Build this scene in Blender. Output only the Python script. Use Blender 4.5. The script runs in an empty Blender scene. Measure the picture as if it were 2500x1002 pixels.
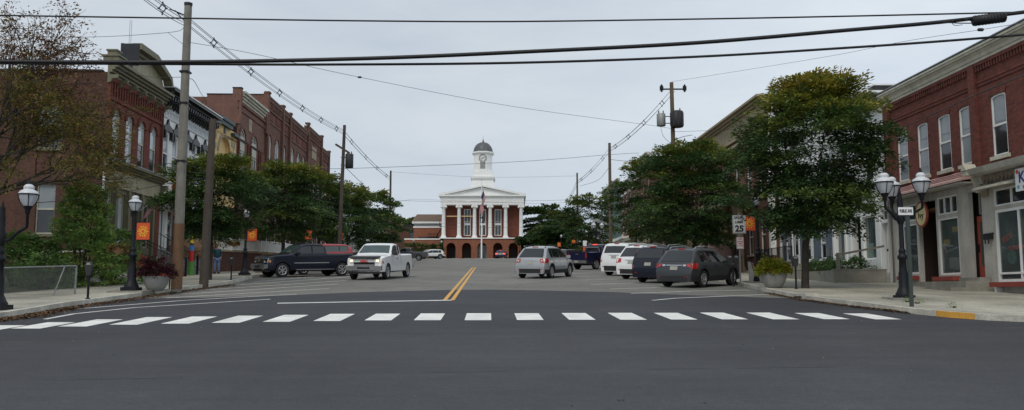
import bpy, bmesh, math, random
import numpy as np
from mathutils import Vector, Matrix
SC = bpy.context.scene
COL = SC.collection
R = math.radians
SLOPE = .053

# ------------------------------------------------------------------ camera
FPX, CX, CY, EYE = 2060., 1250., 501., 1.6
PITCH = math.atan(217 / 2060)
cam_d = bpy.data.cameras.new('camera'); cam = bpy.data.objects.new('camera', cam_d); COL.objects.link(cam)
cam_d.sensor_width = 36; cam_d.lens = 36 * FPX / 2500; cam_d.clip_end = 3000; cam_d.clip_start = .05
cam.location = (0, 0, EYE); cam.rotation_euler = (math.pi / 2 + PITCH, 0, 0)
SC.camera = cam

def ray(px, py):
    x = px - CX; u = CY - py
    return Vector((x, FPX * math.cos(PITCH) - u * math.sin(PITCH), FPX * math.sin(PITCH) + u * math.cos(PITCH)))
def P(px, py, Y):
    r = ray(px, py); t = Y / r.y
    return Vector((r.x * t, Y, EYE + r.z * t))
def G(px, py, dz=0.):
    r = ray(px, py); t = (EYE - dz) / (SLOPE * r.y - r.z)
    return Vector((r.x * t, r.y * t, EYE + r.z * t))
def H(y):
    if y < 140: return SLOPE * y
    if y < 172: d = y - 140; return SLOPE * 140 + SLOPE * d - SLOPE / 64 * d * d
    return SLOPE * 140 + SLOPE * 16
KERB = .13

# ------------------------------------------------------------------ materials
MATS = {}
def nm(name):
    m = bpy.data.materials.new(name); m.use_nodes = True
    nt = m.node_tree; return m, nt, nt.nodes['Principled BSDF']
def N(nt, t, **kw):
    n = nt.nodes.new(t)
    for k, v in kw.items():
        if k in n.inputs: n.inputs[k].default_value = v
        else: setattr(n, k, v)
    return n
def L(nt, a, b): nt.links.new(a, b)
def noise_mul(nt, vec, scale, lo, hi, detail=4, rough=.6):
    n = N(nt, 'ShaderNodeTexNoise', Scale=scale, Detail=detail, Roughness=rough)
    if vec is not None: L(nt, vec, n.inputs['Vector'])
    r = N(nt, 'ShaderNodeMapRange'); r.inputs['From Min'].default_value = .3; r.inputs['From Max'].default_value = .7
    r.inputs['To Min'].default_value = lo; r.inputs['To Max'].default_value = hi
    L(nt, n.outputs['Fac'], r.inputs['Value']); return r.outputs['Result'], n.outputs['Fac']
def mul(nt, c, f):
    v = N(nt, 'ShaderNodeVectorMath', operation='MULTIPLY'); L(nt, c, v.inputs[0]); L(nt, f, v.inputs[1]); return v.outputs[0]
def pm(name, col, rough=.7, var=.12, scale=2., fine=30., metal=0., spec=.5, bump=0., coat=0., world=False, streak=0.):
    if name in MATS: return MATS[name]
    m, nt, b = nm(name)
    tc = N(nt, 'ShaderNodeTexCoord').outputs['Object']
    if world: tc = N(nt, 'ShaderNodeNewGeometry').outputs['Position']
    c = N(nt, 'ShaderNodeRGB'); c.outputs[0].default_value = (*col, 1)
    f1, _ = noise_mul(nt, tc, scale, 1 - var, 1 + var)
    f2, nf = noise_mul(nt, tc, fine, 1 - var * .6, 1 + var * .6, 3)
    o = mul(nt, mul(nt, c.outputs[0], f1), f2)
    if streak:
        mp = N(nt, 'ShaderNodeMapping'); mp.inputs['Scale'].default_value = (3, 3, .35); L(nt, tc, mp.inputs['Vector'])
        f3, _ = noise_mul(nt, mp.outputs[0], 1.2, 1 - streak, 1.03, 5); o = mul(nt, o, f3)
    L(nt, o, b.inputs['Base Color'])
    b.inputs['Roughness'].default_value = rough; b.inputs['Metallic'].default_value = metal
    b.inputs['Specular IOR Level'].default_value = spec; b.inputs['Coat Weight'].default_value = coat
    b.inputs['Coat Roughness'].default_value = .05
    if bump:
        bp = N(nt, 'ShaderNodeBump', Strength=bump, Distance=.02); L(nt, nf, bp.inputs['Height']); L(nt, bp.outputs[0], b.inputs['Normal'])
    MATS[name] = m; return m
def brick(name, c1, c2, mortar, stain=.25):
    m, nt, b = nm(name)
    tc = N(nt, 'ShaderNodeTexCoord').outputs['Object']
    s = N(nt, 'ShaderNodeSeparateXYZ'); L(nt, tc, s.inputs[0])
    a = N(nt, 'ShaderNodeMath', operation='ADD'); L(nt, s.outputs[0], a.inputs[0]); L(nt, s.outputs[1], a.inputs[1])
    cb = N(nt, 'ShaderNodeCombineXYZ'); L(nt, a.outputs[0], cb.inputs[0]); L(nt, s.outputs[2], cb.inputs[1])
    t = N(nt, 'ShaderNodeTexBrick'); t.inputs['Scale'].default_value = 1
    t.inputs['Color1'].default_value = (*c1, 1); t.inputs['Color2'].default_value = (*c2, 1); t.inputs['Mortar'].default_value = (*mortar, 1)
    t.inputs['Brick Width'].default_value = .22; t.inputs['Row Height'].default_value = .078; t.inputs['Mortar Size'].default_value = .009
    t.inputs['Bias'].default_value = -.2
    L(nt, cb.outputs[0], t.inputs['Vector'])
    f1, _ = noise_mul(nt, tc, .5, 1 - stain, 1 + stain * .7, 5, .65)
    mp = N(nt, 'ShaderNodeMapping'); mp.inputs['Scale'].default_value = (2.5, 2.5, .4); L(nt, tc, mp.inputs['Vector'])
    f2, _ = noise_mul(nt, mp.outputs[0], 1.3, 1 - stain * .7, 1.08, 5)
    f3, _ = noise_mul(nt, tc, 7, .85, 1.18, 3)
    L(nt, mul(nt, mul(nt, mul(nt, t.outputs['Color'], f1), f2), f3), b.inputs['Base Color'])
    bp = N(nt, 'ShaderNodeBump', Strength=.5, Distance=.01); bp.invert = True
    L(nt, t.outputs['Fac'], bp.inputs['Height']); L(nt, bp.outputs[0], b.inputs['Normal'])
    b.inputs['Roughness'].default_value = .88
    MATS[name] = m; return m
def glass(name, col, rough=.04, spec=.6, var=.3, alpha=1.):
    if name in MATS: return MATS[name]
    m, nt, b = nm(name)
    tc = N(nt, 'ShaderNodeTexCoord').outputs['Object']
    c = N(nt, 'ShaderNodeRGB'); c.outputs[0].default_value = (*col, 1)
    f1, nf = noise_mul(nt, tc, .9, 1 - var, 1 + var, 2)
    L(nt, mul(nt, c.outputs[0], f1), b.inputs['Base Color'])
    b.inputs['Roughness'].default_value = rough; b.inputs['Specular IOR Level'].default_value = spec
    b.inputs['IOR'].default_value = 1.5; b.inputs['Coat Weight'].default_value = .3; b.inputs['Coat Roughness'].default_value = .02
    b.inputs['Alpha'].default_value = alpha
    bp = N(nt, 'ShaderNodeBump', Strength=.03, Distance=.05); L(nt, nf, bp.inputs['Height']); L(nt, bp.outputs[0], b.inputs['Normal'])
    MATS[name] = m; return m
def emis(name, col, st):
    m, nt, b = nm(name); b.inputs['Base Color'].default_value = (*col, 1)
    b.inputs['Emission Color'].default_value = (*col, 1); b.inputs['Emission Strength'].default_value = st; MATS[name] = m; return m

def road_mat(name, col, patches, cracks):
    m, nt, b = nm(name)
    pos = N(nt, 'ShaderNodeNewGeometry').outputs['Position']
    c = N(nt, 'ShaderNodeRGB'); c.outputs[0].default_value = (*col, 1)
    f1, _ = noise_mul(nt, pos, .12, 1 - patches, 1 + patches, 6, .6)
    mp = N(nt, 'ShaderNodeMapping'); mp.inputs['Scale'].default_value = (.12, 1.4, 1); L(nt, pos, mp.inputs['Vector'])
    f2, _ = noise_mul(nt, mp.outputs[0], 1.0, 1 - patches * .7, 1 + patches * .7, 5)
    f3, nf = noise_mul(nt, pos, 45, .72, 1.3, 2, .7)
    f4, _ = noise_mul(nt, pos, 2.2, 1 - patches * .5, 1 + patches * .5, 4)
    f5, _ = noise_mul(nt, pos, 11, .86, 1.14, 3, .8)
    f6, _ = noise_mul(nt, pos, .38, 1 - patches * .9, 1 + patches * .7, 3, .5)
    o = mul(nt, mul(nt, mul(nt, mul(nt, mul(nt, mul(nt, c.outputs[0], f1), f2), f3), f4), f5), f6)
    if cracks:
        v = N(nt, 'ShaderNodeTexVoronoi', Scale=.35); v.feature = 'DISTANCE_TO_EDGE'
        dn = N(nt, 'ShaderNodeTexNoise', Scale=1.5, Detail=5.); L(nt, pos, dn.inputs['Vector'])
        ad = N(nt, 'ShaderNodeMixRGB', blend_type='ADD'); ad.inputs[0].default_value = .9; L(nt, pos, ad.inputs[1]); L(nt, dn.outputs['Color'], ad.inputs[2])
        L(nt, ad.outputs[0], v.inputs['Vector'])
        r = N(nt, 'ShaderNodeMapRange'); r.inputs['From Max'].default_value = .012; r.inputs['To Min'].default_value = 1 - cracks; r.inputs['To Max'].default_value = 1
        L(nt, v.outputs['Distance'], r.inputs['Value']); o = mul(nt, o, r.outputs[0])
    L(nt, o, b.inputs['Base Color']); b.inputs['Roughness'].default_value = .82; b.inputs['Specular IOR Level'].default_value = .35
    bp = N(nt, 'ShaderNodeBump', Strength=.35, Distance=.006); L(nt, nf, bp.inputs['Height']); L(nt, bp.outputs[0], b.inputs['Normal'])
    return m
M_ASPH = road_mat('new_asphalt', (.040, .0405, .0465), .17, 0)
M_OLD = road_mat('old_asphalt', (.172, .166, .148), .16, .5)
M_GROUND = pm('dirt', (.07, .075, .05), .95, .3, .5, world=True)
M_WALK = pm('sidewalk_concrete', (.36, .34, .28), .9, .34, .5, 9, bump=.2, world=True)
M_KERB = pm('kerb_concrete', (.50, .48, .41), .9, .3, 1.5, 20, bump=.2, world=True)
M_PAINT = pm('road_paint', (.76, .76, .72), .6, .17, 1.8, 22, world=True)
M_PAINT2 = pm('worn_road_paint', (.62, .62, .58), .7, .2, 3, 25, world=True)
M_YEL = pm('yellow_paint', (.66, .34, .05), .6, .2, 1.8, 22, world=True)
M_BRICK_L = brick('brown_brick', (.115, .044, .030), (.078, .030, .022), (.10, .065, .05), .35)
M_BRICK_LF = brick('red_painted_brick', (.18, .042, .024), (.135, .032, .02), (.11, .045, .035), .2)
M_BRICK_A = brick('salmon_brick', (.20, .084, .058), (.15, .06, .043), (.2, .14, .115), .25)
M_BRICK_B = brick('dull_red_brick', (.185, .076, .045), (.13, .052, .033), (.15, .1, .085), .25)
M_BRICK_R = brick('dark_red_brick', (.185, .050, .032), (.10, .028, .019), (.09, .035, .03), .2)
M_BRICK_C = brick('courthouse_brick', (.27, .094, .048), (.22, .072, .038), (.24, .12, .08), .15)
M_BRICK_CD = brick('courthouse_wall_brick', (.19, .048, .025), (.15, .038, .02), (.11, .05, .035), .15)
M_WHITE = pm('white_paint', (.82, .83, .81), .55, .04, 1.5, streak=.07)
M_CREAM = pm('cream_paint', (.36, .33, .22), .6, .08, 1.5, streak=.2)
M_CREAMD = pm('olive_cream_paint', (.17, .16, .10), .6, .1, 1.5, streak=.2)
M_IVORY = pm('ivory_paint', (.55, .53, .43), .6, .08, 1.2, streak=.25)
M_TAN = pm('tan_stone', (.36, .30, .2), .8, .15, 1.5, streak=.2)
M_YELLOW = pm('yellow_wall_paint', (.74, .52, .22), .7, .08, 1, streak=.15)
M_BLACKP = pm('black_paint', (.015, .016, .018), .4, .1, 3)
M_TEAL = pm('dark_teal_paint', (.03, .055, .06), .5, .1, 3)
M_STUCCO = pm('grey_stucco', (.52, .50, .45), .9, .15, 1, 20, streak=.25, bump=.2)
M_PINK = pm('pink_metal_roof', (.62, .41, .37), .5, .06, 2, streak=.1)
M_REDP = pm('red_paint', (.27, .05, .035), .55, .12, 3)
M_DOORRED = pm('red_door_paint', (.36, .075, .045), .5, .1, 3)
M_LEAD = pm('lead_grey', (.12, .13, .135), .5, .2, 1, streak=.4)
M_CONC = pm('concrete', (.27, .26, .22), .9, .2, 1.5, 15, bump=.3, streak=.2)
M_CONC2 = pm('planter_concrete', (.3, .3, .28), .85, .15, 4, 30, bump=.2)
M_WOOD = pm('weathered_pole_wood', (.23, .215, .185), .9, .18, 3, 30, streak=.3, bump=.4)
M_WOODB = pm('brown_pole_wood', (.17, .095, .05), .9, .2, 3, 30, streak=.3, bump=.4)
M_WOODM = pm('mid_brown_pole_wood', (.14, .10, .065), .9, .2, 3, 30, streak=.3, bump=.4)
M_WOODD = pm('dark_pole_wood', (.085, .068, .055), .9, .2, 3, 30, streak=.3, bump=.4)
M_METAL = pm('black_cast_iron', (.008, .009, .013), .5, .15, 5, spec=.25)
M_GREYM = pm('grey_metal', (.25, .26, .27), .45, .12, 5, metal=.4)
M_GALV = pm('galvanised_steel', (.27, .28, .28), .55, .15, 5, metal=.4)
M_CABLE = pm('black_cable', (.012, .011, .013), .55, .2, 8)
M_CABLE2 = pm('grey_cable', (.07, .08, .1), .5, .2, 8)
M_ROOF = pm('dark_roofing', (.03, .03, .033), .9, .2, 1)
M_ROOFB = pm('brown_shingle', (.14, .095, .07), .9, .2, 2)
M_SHINGLE = pm('slate_black_shingle', (.025, .028, .035), .8, .25, 3)
M_BROWNW = pm('brown_stained_boards', (.33, .19, .10), .75, .2, 3, 18, streak=.25)
M_ORW = pm('orange_wood', (.24, .11, .045), .7, .15, 3, streak=.2)
M_BLUEW = pm('blue_grey_clapboard', (.13, .16, .2), .7, .1, 1.5, streak=.1)
M_GREENW = pm('green_clapboard', (.06, .13, .11), .7, .1, 1.5, streak=.1)
M_INT = pm('dark_interior', (.03, .028, .026), .9, .3, 2)
M_GLASS = glass('window_glass', (.03, .035, .04))
M_GLASSC = glass('curtained_glass', (.26, .29, .31), .08, .5, .2)
M_GLASSB = glass('pale_blind_glass', (.42, .47, .5), .1, .5, .12)
M_SHOP = glass('shop_glass', (.14, .19, .185), .02, .8, .35, alpha=.5)
M_GLASSR = glass('sky_painted_glass', (.17, .19, .2), .05, .7, .35)  # paler base colour stands in for sky reflected in the panes
M_SIGNW = pm('sign_white', (.75, .76, .76), .45, .03, 3)
M_INK = pm('sign_black', (.012, .012, .015), .5, .03, 3)
M_SIGNR = pm('sign_red', (.6, .05, .03), .5, .03, 3)
M_BANR = pm('banner_orange_red', (.62, .085, .02), .75, .1, 5)
M_BANY = pm('banner_yellow', (.8, .42, .03), .75, .08, 5)
M_LAMPG = glass('lamp_globe_acrylic', (.62, .65, .69), .12, .5, .06, alpha=.6)
M_LAMPC = pm('lamp_cap_white', (.6, .62, .65), .3, .06, 5)
M_BULB = pm('lamp_inner_reflector', (.75, .77, .8), .3, .03, 3)
M_DARKBR = pm('dark_brown_paint', (.04, .025, .018), .6, .15, 3)

# ------------------------------------------------------------------ mesh builder
class MB:
    def __init__(s): s.v = []; s.f = []; s.mi = []; s.cur = 0; s.sm = []
    def m(s, i): s.cur = i; return s
    def add(s, vs, fs, smooth=False):
        o = len(s.v); s.v += [tuple(v) for v in vs]
        for f in fs: s.f.append([i + o for i in f]); s.mi.append(s.cur); s.sm.append(smooth)
        return s
    def box(s, x0, x1, y0, y1, z0, z1):
        if x0 > x1: x0, x1 = x1, x0
        if y0 > y1: y0, y1 = y1, y0
        if z0 > z1: z0, z1 = z1, z0
        v = [(x, y, z) for z in (z0, z1) for y in (y0, y1) for x in (x0, x1)]
        return s.add(v, [(0, 2, 3, 1), (4, 5, 7, 6), (0, 1, 5, 4), (2, 6, 7, 3), (0, 4, 6, 2), (1, 3, 7, 5)])
    def prism(s, pts, d0, d1, ax='y'):
        """closed outline pts (a,b) extruded along ax; ax y: (x,z); ax x: (y,z); ax z: (x,y)"""
        def w(a, b, d): return {'y': (a, d, b), 'x': (d, a, b), 'z': (a, b, d)}[ax]
        n = len(pts); v = [w(a, b, d0) for a, b in pts] + [w(a, b, d1) for a, b in pts]
        f = [list(range(n)), list(range(2 * n - 1, n - 1, -1))] + [(i, i + n, (i + 1) % n + n, (i + 1) % n) for i in range(n)]
        return s.add(v, f)
    def tube(s, pts, r, n=6, caps=True, smooth=True):
        pts = [Vector(p) for p in pts]; k = len(pts)
        rs = r if isinstance(r, (list, tuple)) else [r] * k
        vs = []; ref = None
        for i, p in enumerate(pts):
            d = (pts[min(i + 1, k - 1)] - pts[max(i - 1, 0)])
            if d.length < 1e-9: d = Vector((0, 0, 1))
            d.normalize()
            if ref is None: ref = Vector((0, 0, 1)) if abs(d.z) < .9 else Vector((1, 0, 0))
            a = d.cross(ref); 
            if a.length < 1e-4: a = d.cross(Vector((0, 1, 0)))
            a.normalize(); b = d.cross(a)
            for j in range(n):
                t = 2 * math.pi * j / n; vs.append(p + (a * math.cos(t) + b * math.sin(t)) * rs[i])
        fs = [(i * n + j, i * n + (j + 1) % n, (i + 1) * n + (j + 1) % n, (i + 1) * n + j) for i in range(k - 1) for j in range(n)]
        s.add(vs, fs, smooth)
        if caps: s.add(vs[:n], [list(range(n))]); s.add(vs[-n:], [list(range(n - 1, -1, -1))])
        return s
    def lathe(s, prof, n=16, c=(0, 0, 0), smooth=True, ax='z', cap=True):
        vs = []
        for r, z in prof:
            for j in range(n):
                t = 2 * math.pi * j / n; x, y = r * math.cos(t), r * math.sin(t)
                vs.append({'z': (c[0] + x, c[1] + y, c[2] + z), 'y': (c[0] + x, c[1] + z, c[2] + y), 'x': (c[0] + z, c[1] + x, c[2] + y)}[ax])
        k = len(prof)
        fs = [(i * n + j, i * n + (j + 1) % n, (i + 1) * n + (j + 1) % n, (i + 1) * n + j) for i in range(k - 1) for j in range(n)]
        s.add(vs, fs, smooth)
        if cap and prof[0][0] > 1e-4: s.add(vs[:n], [list(range(n - 1, -1, -1))])
        if cap and prof[-1][0] > 1e-4: s.add(vs[-n:], [list(range(n))])
        return s
    def merge(s, o, M=None):
        off = len(s.v); s.v += [tuple(M @ Vector(v)) for v in o.v] if M else o.v
        s.f += [[i + off for i in f] for f in o.f]; s.mi += o.mi; s.sm += o.sm; return s
    def mesh(s, name):
        me = bpy.data.meshes.new(name); me.from_pydata(s.v, [], s.f)
        me.polygons.foreach_set('material_index', s.mi); me.polygons.foreach_set('use_smooth', s.sm); me.update(); return me
    def build(s, name, mats, parent=None, off=None, fix=True):
        if off is not None: s.v = [(x - off[0], y - off[1], z - off[2]) for x, y, z in s.v]
        me = s.mesh(name)
        if fix:
            bm = bmesh.new(); bm.from_mesh(me); bmesh.ops.recalc_face_normals(bm, faces=bm.faces); bm.to_mesh(me); bm.free()
        for m in (mats if isinstance(mats, (list, tuple)) else [mats]): me.materials.append(m)
        o = bpy.data.objects.new(name, me); COL.objects.link(o)
        if parent: o.parent = parent
        return o
def tag(o, label=None, cat=None, group=None, kind=None):
    if label: o['label'] = label
    if cat: o['category'] = cat
    if group: o['group'] = group
    if kind: o['kind'] = kind
    return o
def thing(name, label, cat, loc=(0, 0, 0), rz=0, group=None):
    o = bpy.data.objects.new(name, None); o.empty_display_size = .3; COL.objects.link(o)
    o.location = loc; o.rotation_euler = (0, 0, rz); return tag(o, label, cat, group)
def copy_tree(o, parent=None):
    c = o.copy(); COL.objects.link(c); c.parent = parent
    for ch in list(o.children): copy_tree(ch, c)
    return c
def text_mesh(txt, size, depth=.004, bold=0., align='CENTER'):
    cu = bpy.data.curves.new('lettering', 'FONT'); cu.body = txt; cu.size = size; cu.extrude = depth; cu.align_x = align; cu.align_y = 'CENTER'; cu.offset = bold
    cu.resolution_u = 3
    o = bpy.data.objects.new('lettering', cu); COL.objects.link(o)
    dg = bpy.context.evaluated_depsgraph_get(); me = bpy.data.meshes.new_from_object(o.evaluated_get(dg))
    bpy.data.objects.remove(o); bpy.data.curves.remove(cu); return me
def lettering(txt, size, mat, parent, M, bold=0., sx=1., name='lettering', depth=.004):
    """text lies in local XY of M; M maps to the parent's space"""
    me = text_mesh(txt, size, depth, bold); me.transform(M @ Matrix.Diagonal((sx, 1, 1, 1))); me.materials.append(mat)
    o = bpy.data.objects.new(name, me); COL.objects.link(o); o.parent = parent; return o
def FACE(x, y, z, rz=0, tilt=0):  # text facing -y
    return Matrix.Translation((x, y, z)) @ Matrix.Rotation(rz, 4, 'Z') @ Matrix.Rotation(math.pi / 2, 4, 'X') @ Matrix.Rotation(tilt, 4, 'Z')

# ------------------------------------------------------------------ world & sun
w = bpy.data.worlds.new('World'); SC.world = w; w.use_nodes = True
nt = w.node_tree; bg = nt.nodes['Background']
SUN_EL, SUN_AZ = R(50), R(200)
sky = N(nt, 'ShaderNodeTexSky', sky_type='NISHITA', sun_disc=False); sky.sun_elevation = SUN_EL; sky.sun_rotation = SUN_AZ
tcw = N(nt, 'ShaderNodeTexCoord'); 
mp = N(nt, 'ShaderNodeMapping'); mp.inputs['Scale'].default_value = (1, 1, 3.5); L(nt, tcw.outputs['Generated'], mp.inputs['Vector'])
cn = N(nt, 'ShaderNodeTexNoise', Scale=2.4, Detail=7., Roughness=.58); L(nt, mp.outputs[0], cn.inputs['Vector'])
rp = N(nt, 'ShaderNodeValToRGB'); L(nt, cn.outputs['Fac'], rp.inputs[0])
rp.color_ramp.elements[0].position = .36; rp.color_ramp.elements[0].color = (.54, .61, .70, 1)
rp.color_ramp.elements[1].position = .64; rp.color_ramp.elements[1].color = (.66, .72, .775, 1)
sc_ = N(nt, 'ShaderNodeVectorMath', operation='SCALE'); sc_.inputs['Scale'].default_value = 10.; L(nt, rp.outputs[0], sc_.inputs[0])
sx_ = N(nt, 'ShaderNodeSeparateXYZ'); L(nt, tcw.outputs['Generated'], sx_.inputs[0])
mr_ = N(nt, 'ShaderNodeMapRange', interpolation_type='SMOOTHSTEP'); mr_.inputs['From Min'].default_value = -.1; mr_.inputs['From Max'].default_value = .6; mr_.inputs['To Min'].default_value = 1; mr_.inputs['To Max'].default_value = 1.2; L(nt, sx_.outputs[0], mr_.inputs['Value'])
s2_ = N(nt, 'ShaderNodeVectorMath', operation='SCALE'); L(nt, sc_.outputs[0], s2_.inputs[0]); L(nt, mr_.outputs[0], s2_.inputs['Scale']); sc_ = s2_
mx = N(nt, 'ShaderNodeMixRGB'); mx.inputs[0].default_value = .95; L(nt, sky.outputs[0], mx.inputs[1]); L(nt, sc_.outputs[0], mx.inputs[2])
L(nt, mx.outputs[0], bg.inputs['Color']); bg.inputs['Strength'].default_value = .1
sd = bpy.data.lights.new('sun', 'SUN'); sd.energy = 1.3; sd.angle = R(25); sd.color = (1, .92, .80)
so = bpy.data.objects.new('sun', sd); COL.objects.link(so); so.location = (0, -20, 60)
# sky rotation: direction to sun = (sin az, cos az) seen from above, azimuth from +Y
dv = Vector((math.sin(SUN_AZ) * math.cos(SUN_EL), math.cos(SUN_AZ) * math.cos(SUN_EL), math.sin(SUN_EL)))
so.rotation_euler = dv.to_track_quat('Z', 'Y').to_euler()
SC.view_settings.view_transform = 'Standard'; SC.view_settings.look = 'None'; SC.view_settings.exposure = 0; SC.view_settings.gamma = 1

# ------------------------------------------------------------------ ground and road
def sheet(name, x0, x1, ys, dz, mat, kind='structure'):
    b = MB(); vs = [(x, y, H(y) + dz) for y in ys for x in (x0, x1)]
    b.add(vs, [(2 * i, 2 * i + 1, 2 * i + 3, 2 * i + 2) for i in range(len(ys) - 1)])
    return tag(b.build(name, mat, fix=False), kind=kind)
CREST = list(range(140, 176, 4))
sheet('ground', -900, 900, [-60, 0, 60] + CREST + [600, 1800], -.03, M_GROUND)
sheet('cross_street', -70, 70, [-40, 0, 24.5], 0, M_ASPH)
sheet('avenue_road', -60, 60, [24.5, 60, 100] + CREST + [200], -.001, M_OLD)

_ed = [G(px, py) for px, py in ((250, 731), (500, 727), (700, 721.5), (800, 717), (900, 713), (1000, 710.5), (1100, 708), (1200, 707.5), (1300, 709), (1400, 711.5), (1500, 714), (1620, 719), (1750, 723), (1900, 728), (2050, 731))]
_b = MB(); _b.add([(-60, 24.5, H(24.5) + .001), (60, 24.5, H(24.5) + .001), (60, 25, H(25) + .001)] + [(g_.x, g_.y, H(g_.y) + .001) for g_ in _ed[::-1]] + [(-60, 25, H(25) + .001)], [list(range(len(_ed) + 4))])
tag(_b.build('new_asphalt_edge', M_ASPH, fix=False), kind='structure')
def drape(pts, dz): return [(x, y, H(y) + dz) for x, y in pts]
def ribbon(pts, w, dz, b):
    """flat stripe of width w along pts (x,y) draped on the road"""
    n = len(pts); l = []; r = []
    for i, p in enumerate(pts):
        a = Vector(pts[max(i - 1, 0)][:2]); c = Vector(pts[min(i + 1, n - 1)][:2]); d = (c - a).normalized(); q = Vector((-d.y, d.x)) * w / 2
        l.append((p[0] + q.x, p[1] + q.y)); r.append((p[0] - q.x, p[1] - q.y))
    b.add(drape(l + r, dz), [(i, i + 1, n + i + 1, n + i) for i in range(n - 1)])
def kerb_l(y): return -12.75 - .028 * y
def kerb_r(y): return 11.2 - .028 * y
KL = [(-70, 13.2), (-30, 14.8), (-17, 16.4), (-13.4, 17.4), (-11.9, 18.6), (-11.75, 19.8), (-11.9, 21), (-12.25, 23.2), (-12.35, 26.8), (-12.7, 31.9), (-12.75, 37.3), (-13.3, 41.5), (kerb_l(45), 45), (kerb_l(70), 70), (kerb_l(100), 100), (kerb_l(139), 139)]
KR = [(70, 16.5), (30, 17.6), (14, 18.15), (12.2, 18.35), (11.1, 18.7), (10.65, 19.05), (10.2, 19.8), (9.85, 21), (9.6, 23.4), (9.2, 26.5), (9.35, 30.5), (9.75, 34.5), (10.0, 38), (kerb_r(44), 44), (kerb_r(70), 70), (kerb_r(100), 100), (kerb_r(139), 139)]
for nm_, K, xo in (('sidewalk_left', KL, -70), ('sidewalk_right', KR, 70)):
    b = MB(); n = len(K)
    # concrete paving inside the kerb
    sgn = -1 if xo < 0 else 1
    inner = []
    for i, p in enumerate(K):
        a = Vector(K[max(i - 1, 0)]); c = Vector(K[min(i + 1, n - 1)]); d = (c - a).normalized(); q = Vector((d.y, -d.x)) * (-sgn if False else 1)
        if q.x * sgn < 0 and abs(q.x) > .2: q = -q
        if abs(q.x) <= .2 and q.y < 0: q = -q
        inner.append((p[0] + q.x * .16, p[1] + q.y * .16))
    poly = inner + [(xo, 139)]
    b.add(drape(poly, KERB), [list(range(len(poly)))])
    me = b.mesh('t'); bm = bmesh.new(); bm.from_mesh(me); bmesh.ops.triangulate(bm, faces=bm.faces); bmesh.ops.recalc_face_normals(bm, faces=bm.faces)
    if sum(f.normal.z for f in bm.faces) < 0: bmesh.ops.reverse_faces(bm, faces=bm.faces)
    bm.to_mesh(me); bm.free(); me.materials.append(M_WALK); me.name = nm_
    tag(bpy.data.objects.new(nm_, me), kind='structure'); COL.objects.link(bpy.data.objects[nm_])
    k = MB()
    k.add(drape(K, -.02) + drape(K, KERB + .006) + drape(inner, KERB + .006), [(i, i + 1, n + i + 1, n + i) for i in range(n - 1)] + [(n + i, n + i + 1, 2 * n + i + 1, 2 * n + i) for i in range(n - 1)])
    tag(k.build('kerb', M_KERB), kind='structure')
    # far end beyond the crest
    fb = MB(); ys = [139] + CREST[1:] + [200]; kf = kerb_l if xo < 0 else kerb_r
    fb.add([(x, y, H(y) + KERB) for y in ys for x in (kf(y), xo)], [(2 * i, 2 * i + 1, 2 * i + 3, 2 * i + 2) for i in range(len(ys) - 1)])
    tag(fb.build(nm_ + '_far', M_WALK), kind='structure')
    # joints in the paving
    j = MB(); rnd = random.Random(3)
    for y in np.arange(20, 110, 1.5):
        k0 = kerb_l(y) if xo < 0 else kerb_r(y)
        xa = k0 + sgn * (1.2 if y < 40 else .9); xb = -19.5 - .03 * y * 0 if xo < 0 else 17.2 - .028 * y
        if abs(xa) > abs(xb): continue
        ribbon([(xa, y), (xb, y)], .018, KERB + .004, j)
    for off in (1.6, 3.2):
        ribbon([((kerb_l(y) if xo < 0 else kerb_r(y)) + sgn * off, y) for y in (24, 60, 138)], .018, KERB + .004, j)
    tag(j.build('paving_joints', pm('joint_dirt', (.12, .11, .09), .95, .2)), kind='structure')

# crosswalk bars: one object of paint (markings of the road)
def gg(px, py): g = G(px, py); return (g.x, g.y)
cw = MB()
bars = [(1168, 765.5, 782.5), (1290, 765.5, 782), (1411, 765, 781.5), (1530, 764.5, 781.5), (1648, 764.5, 781), (1766, 764, 780.5), (1885, 764, 780.5), (2006, 765, 780), (2128, 766, 780.5),
        (1050, 766, 782.5), (935, 766.5, 783), (817, 767, 784.5), (699, 769.5, 786.5), (581, 771.5, 789), (463, 773.5, 791), (345, 775, 793.5), (222, 780.5, 798), (106, 787.5, 803), (-14, 795, 809)]
for xc, yt, yb in bars:
    c0 = G(xc, (yt + yb) / 2); yN, yF = G(xc, yb).y, G(xc, yt).y
    d = -.028; hw = .3
    cw.add(drape([(c0.x - hw + d * (yN - c0.y), yN), (c0.x + hw + d * (yN - c0.y), yN), (c0.x + hw + d * (yF - c0.y), yF), (c0.x - hw + d * (yF - c0.y), yF)], .004), [(0, 1, 2, 3)])
tag(cw.build('crosswalk', M_PAINT, fix=False), kind='structure')
st = MB(); ribbon([gg(677, 741), gg(1102, 733.5)], .3, .004, st)
tag(st.build('stop_line', M_PAINT, fix=False), kind='structure')
yl = MB()
for o in (-.12, .12):
    ribbon([(-1.98 + o, 26.5), (-3.28 + o, 73)], .125, .004, yl)
tag(yl.build('centre_line', M_YEL, fix=False), kind='structure')
pk = MB(); pk2 = MB()
for (a, c, mid) in [((110, 780), (660, 731), [(180, 767), (330, 751.5)]), ((186, 755), (723, 718.8), [(450, 734)])]:
    ribbon([gg(*a)] + [gg(*m_) for m_ in mid] + [gg(*c)], .12, .004, pk)
ribbon([gg(1592, 734), gg(1651, 728.6), gg(1886, 719)], .12, .004, pk)
ribbon([gg(1540, 717), gg(1700, 711), gg(1830, 709)], .12, .004, pk)
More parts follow.
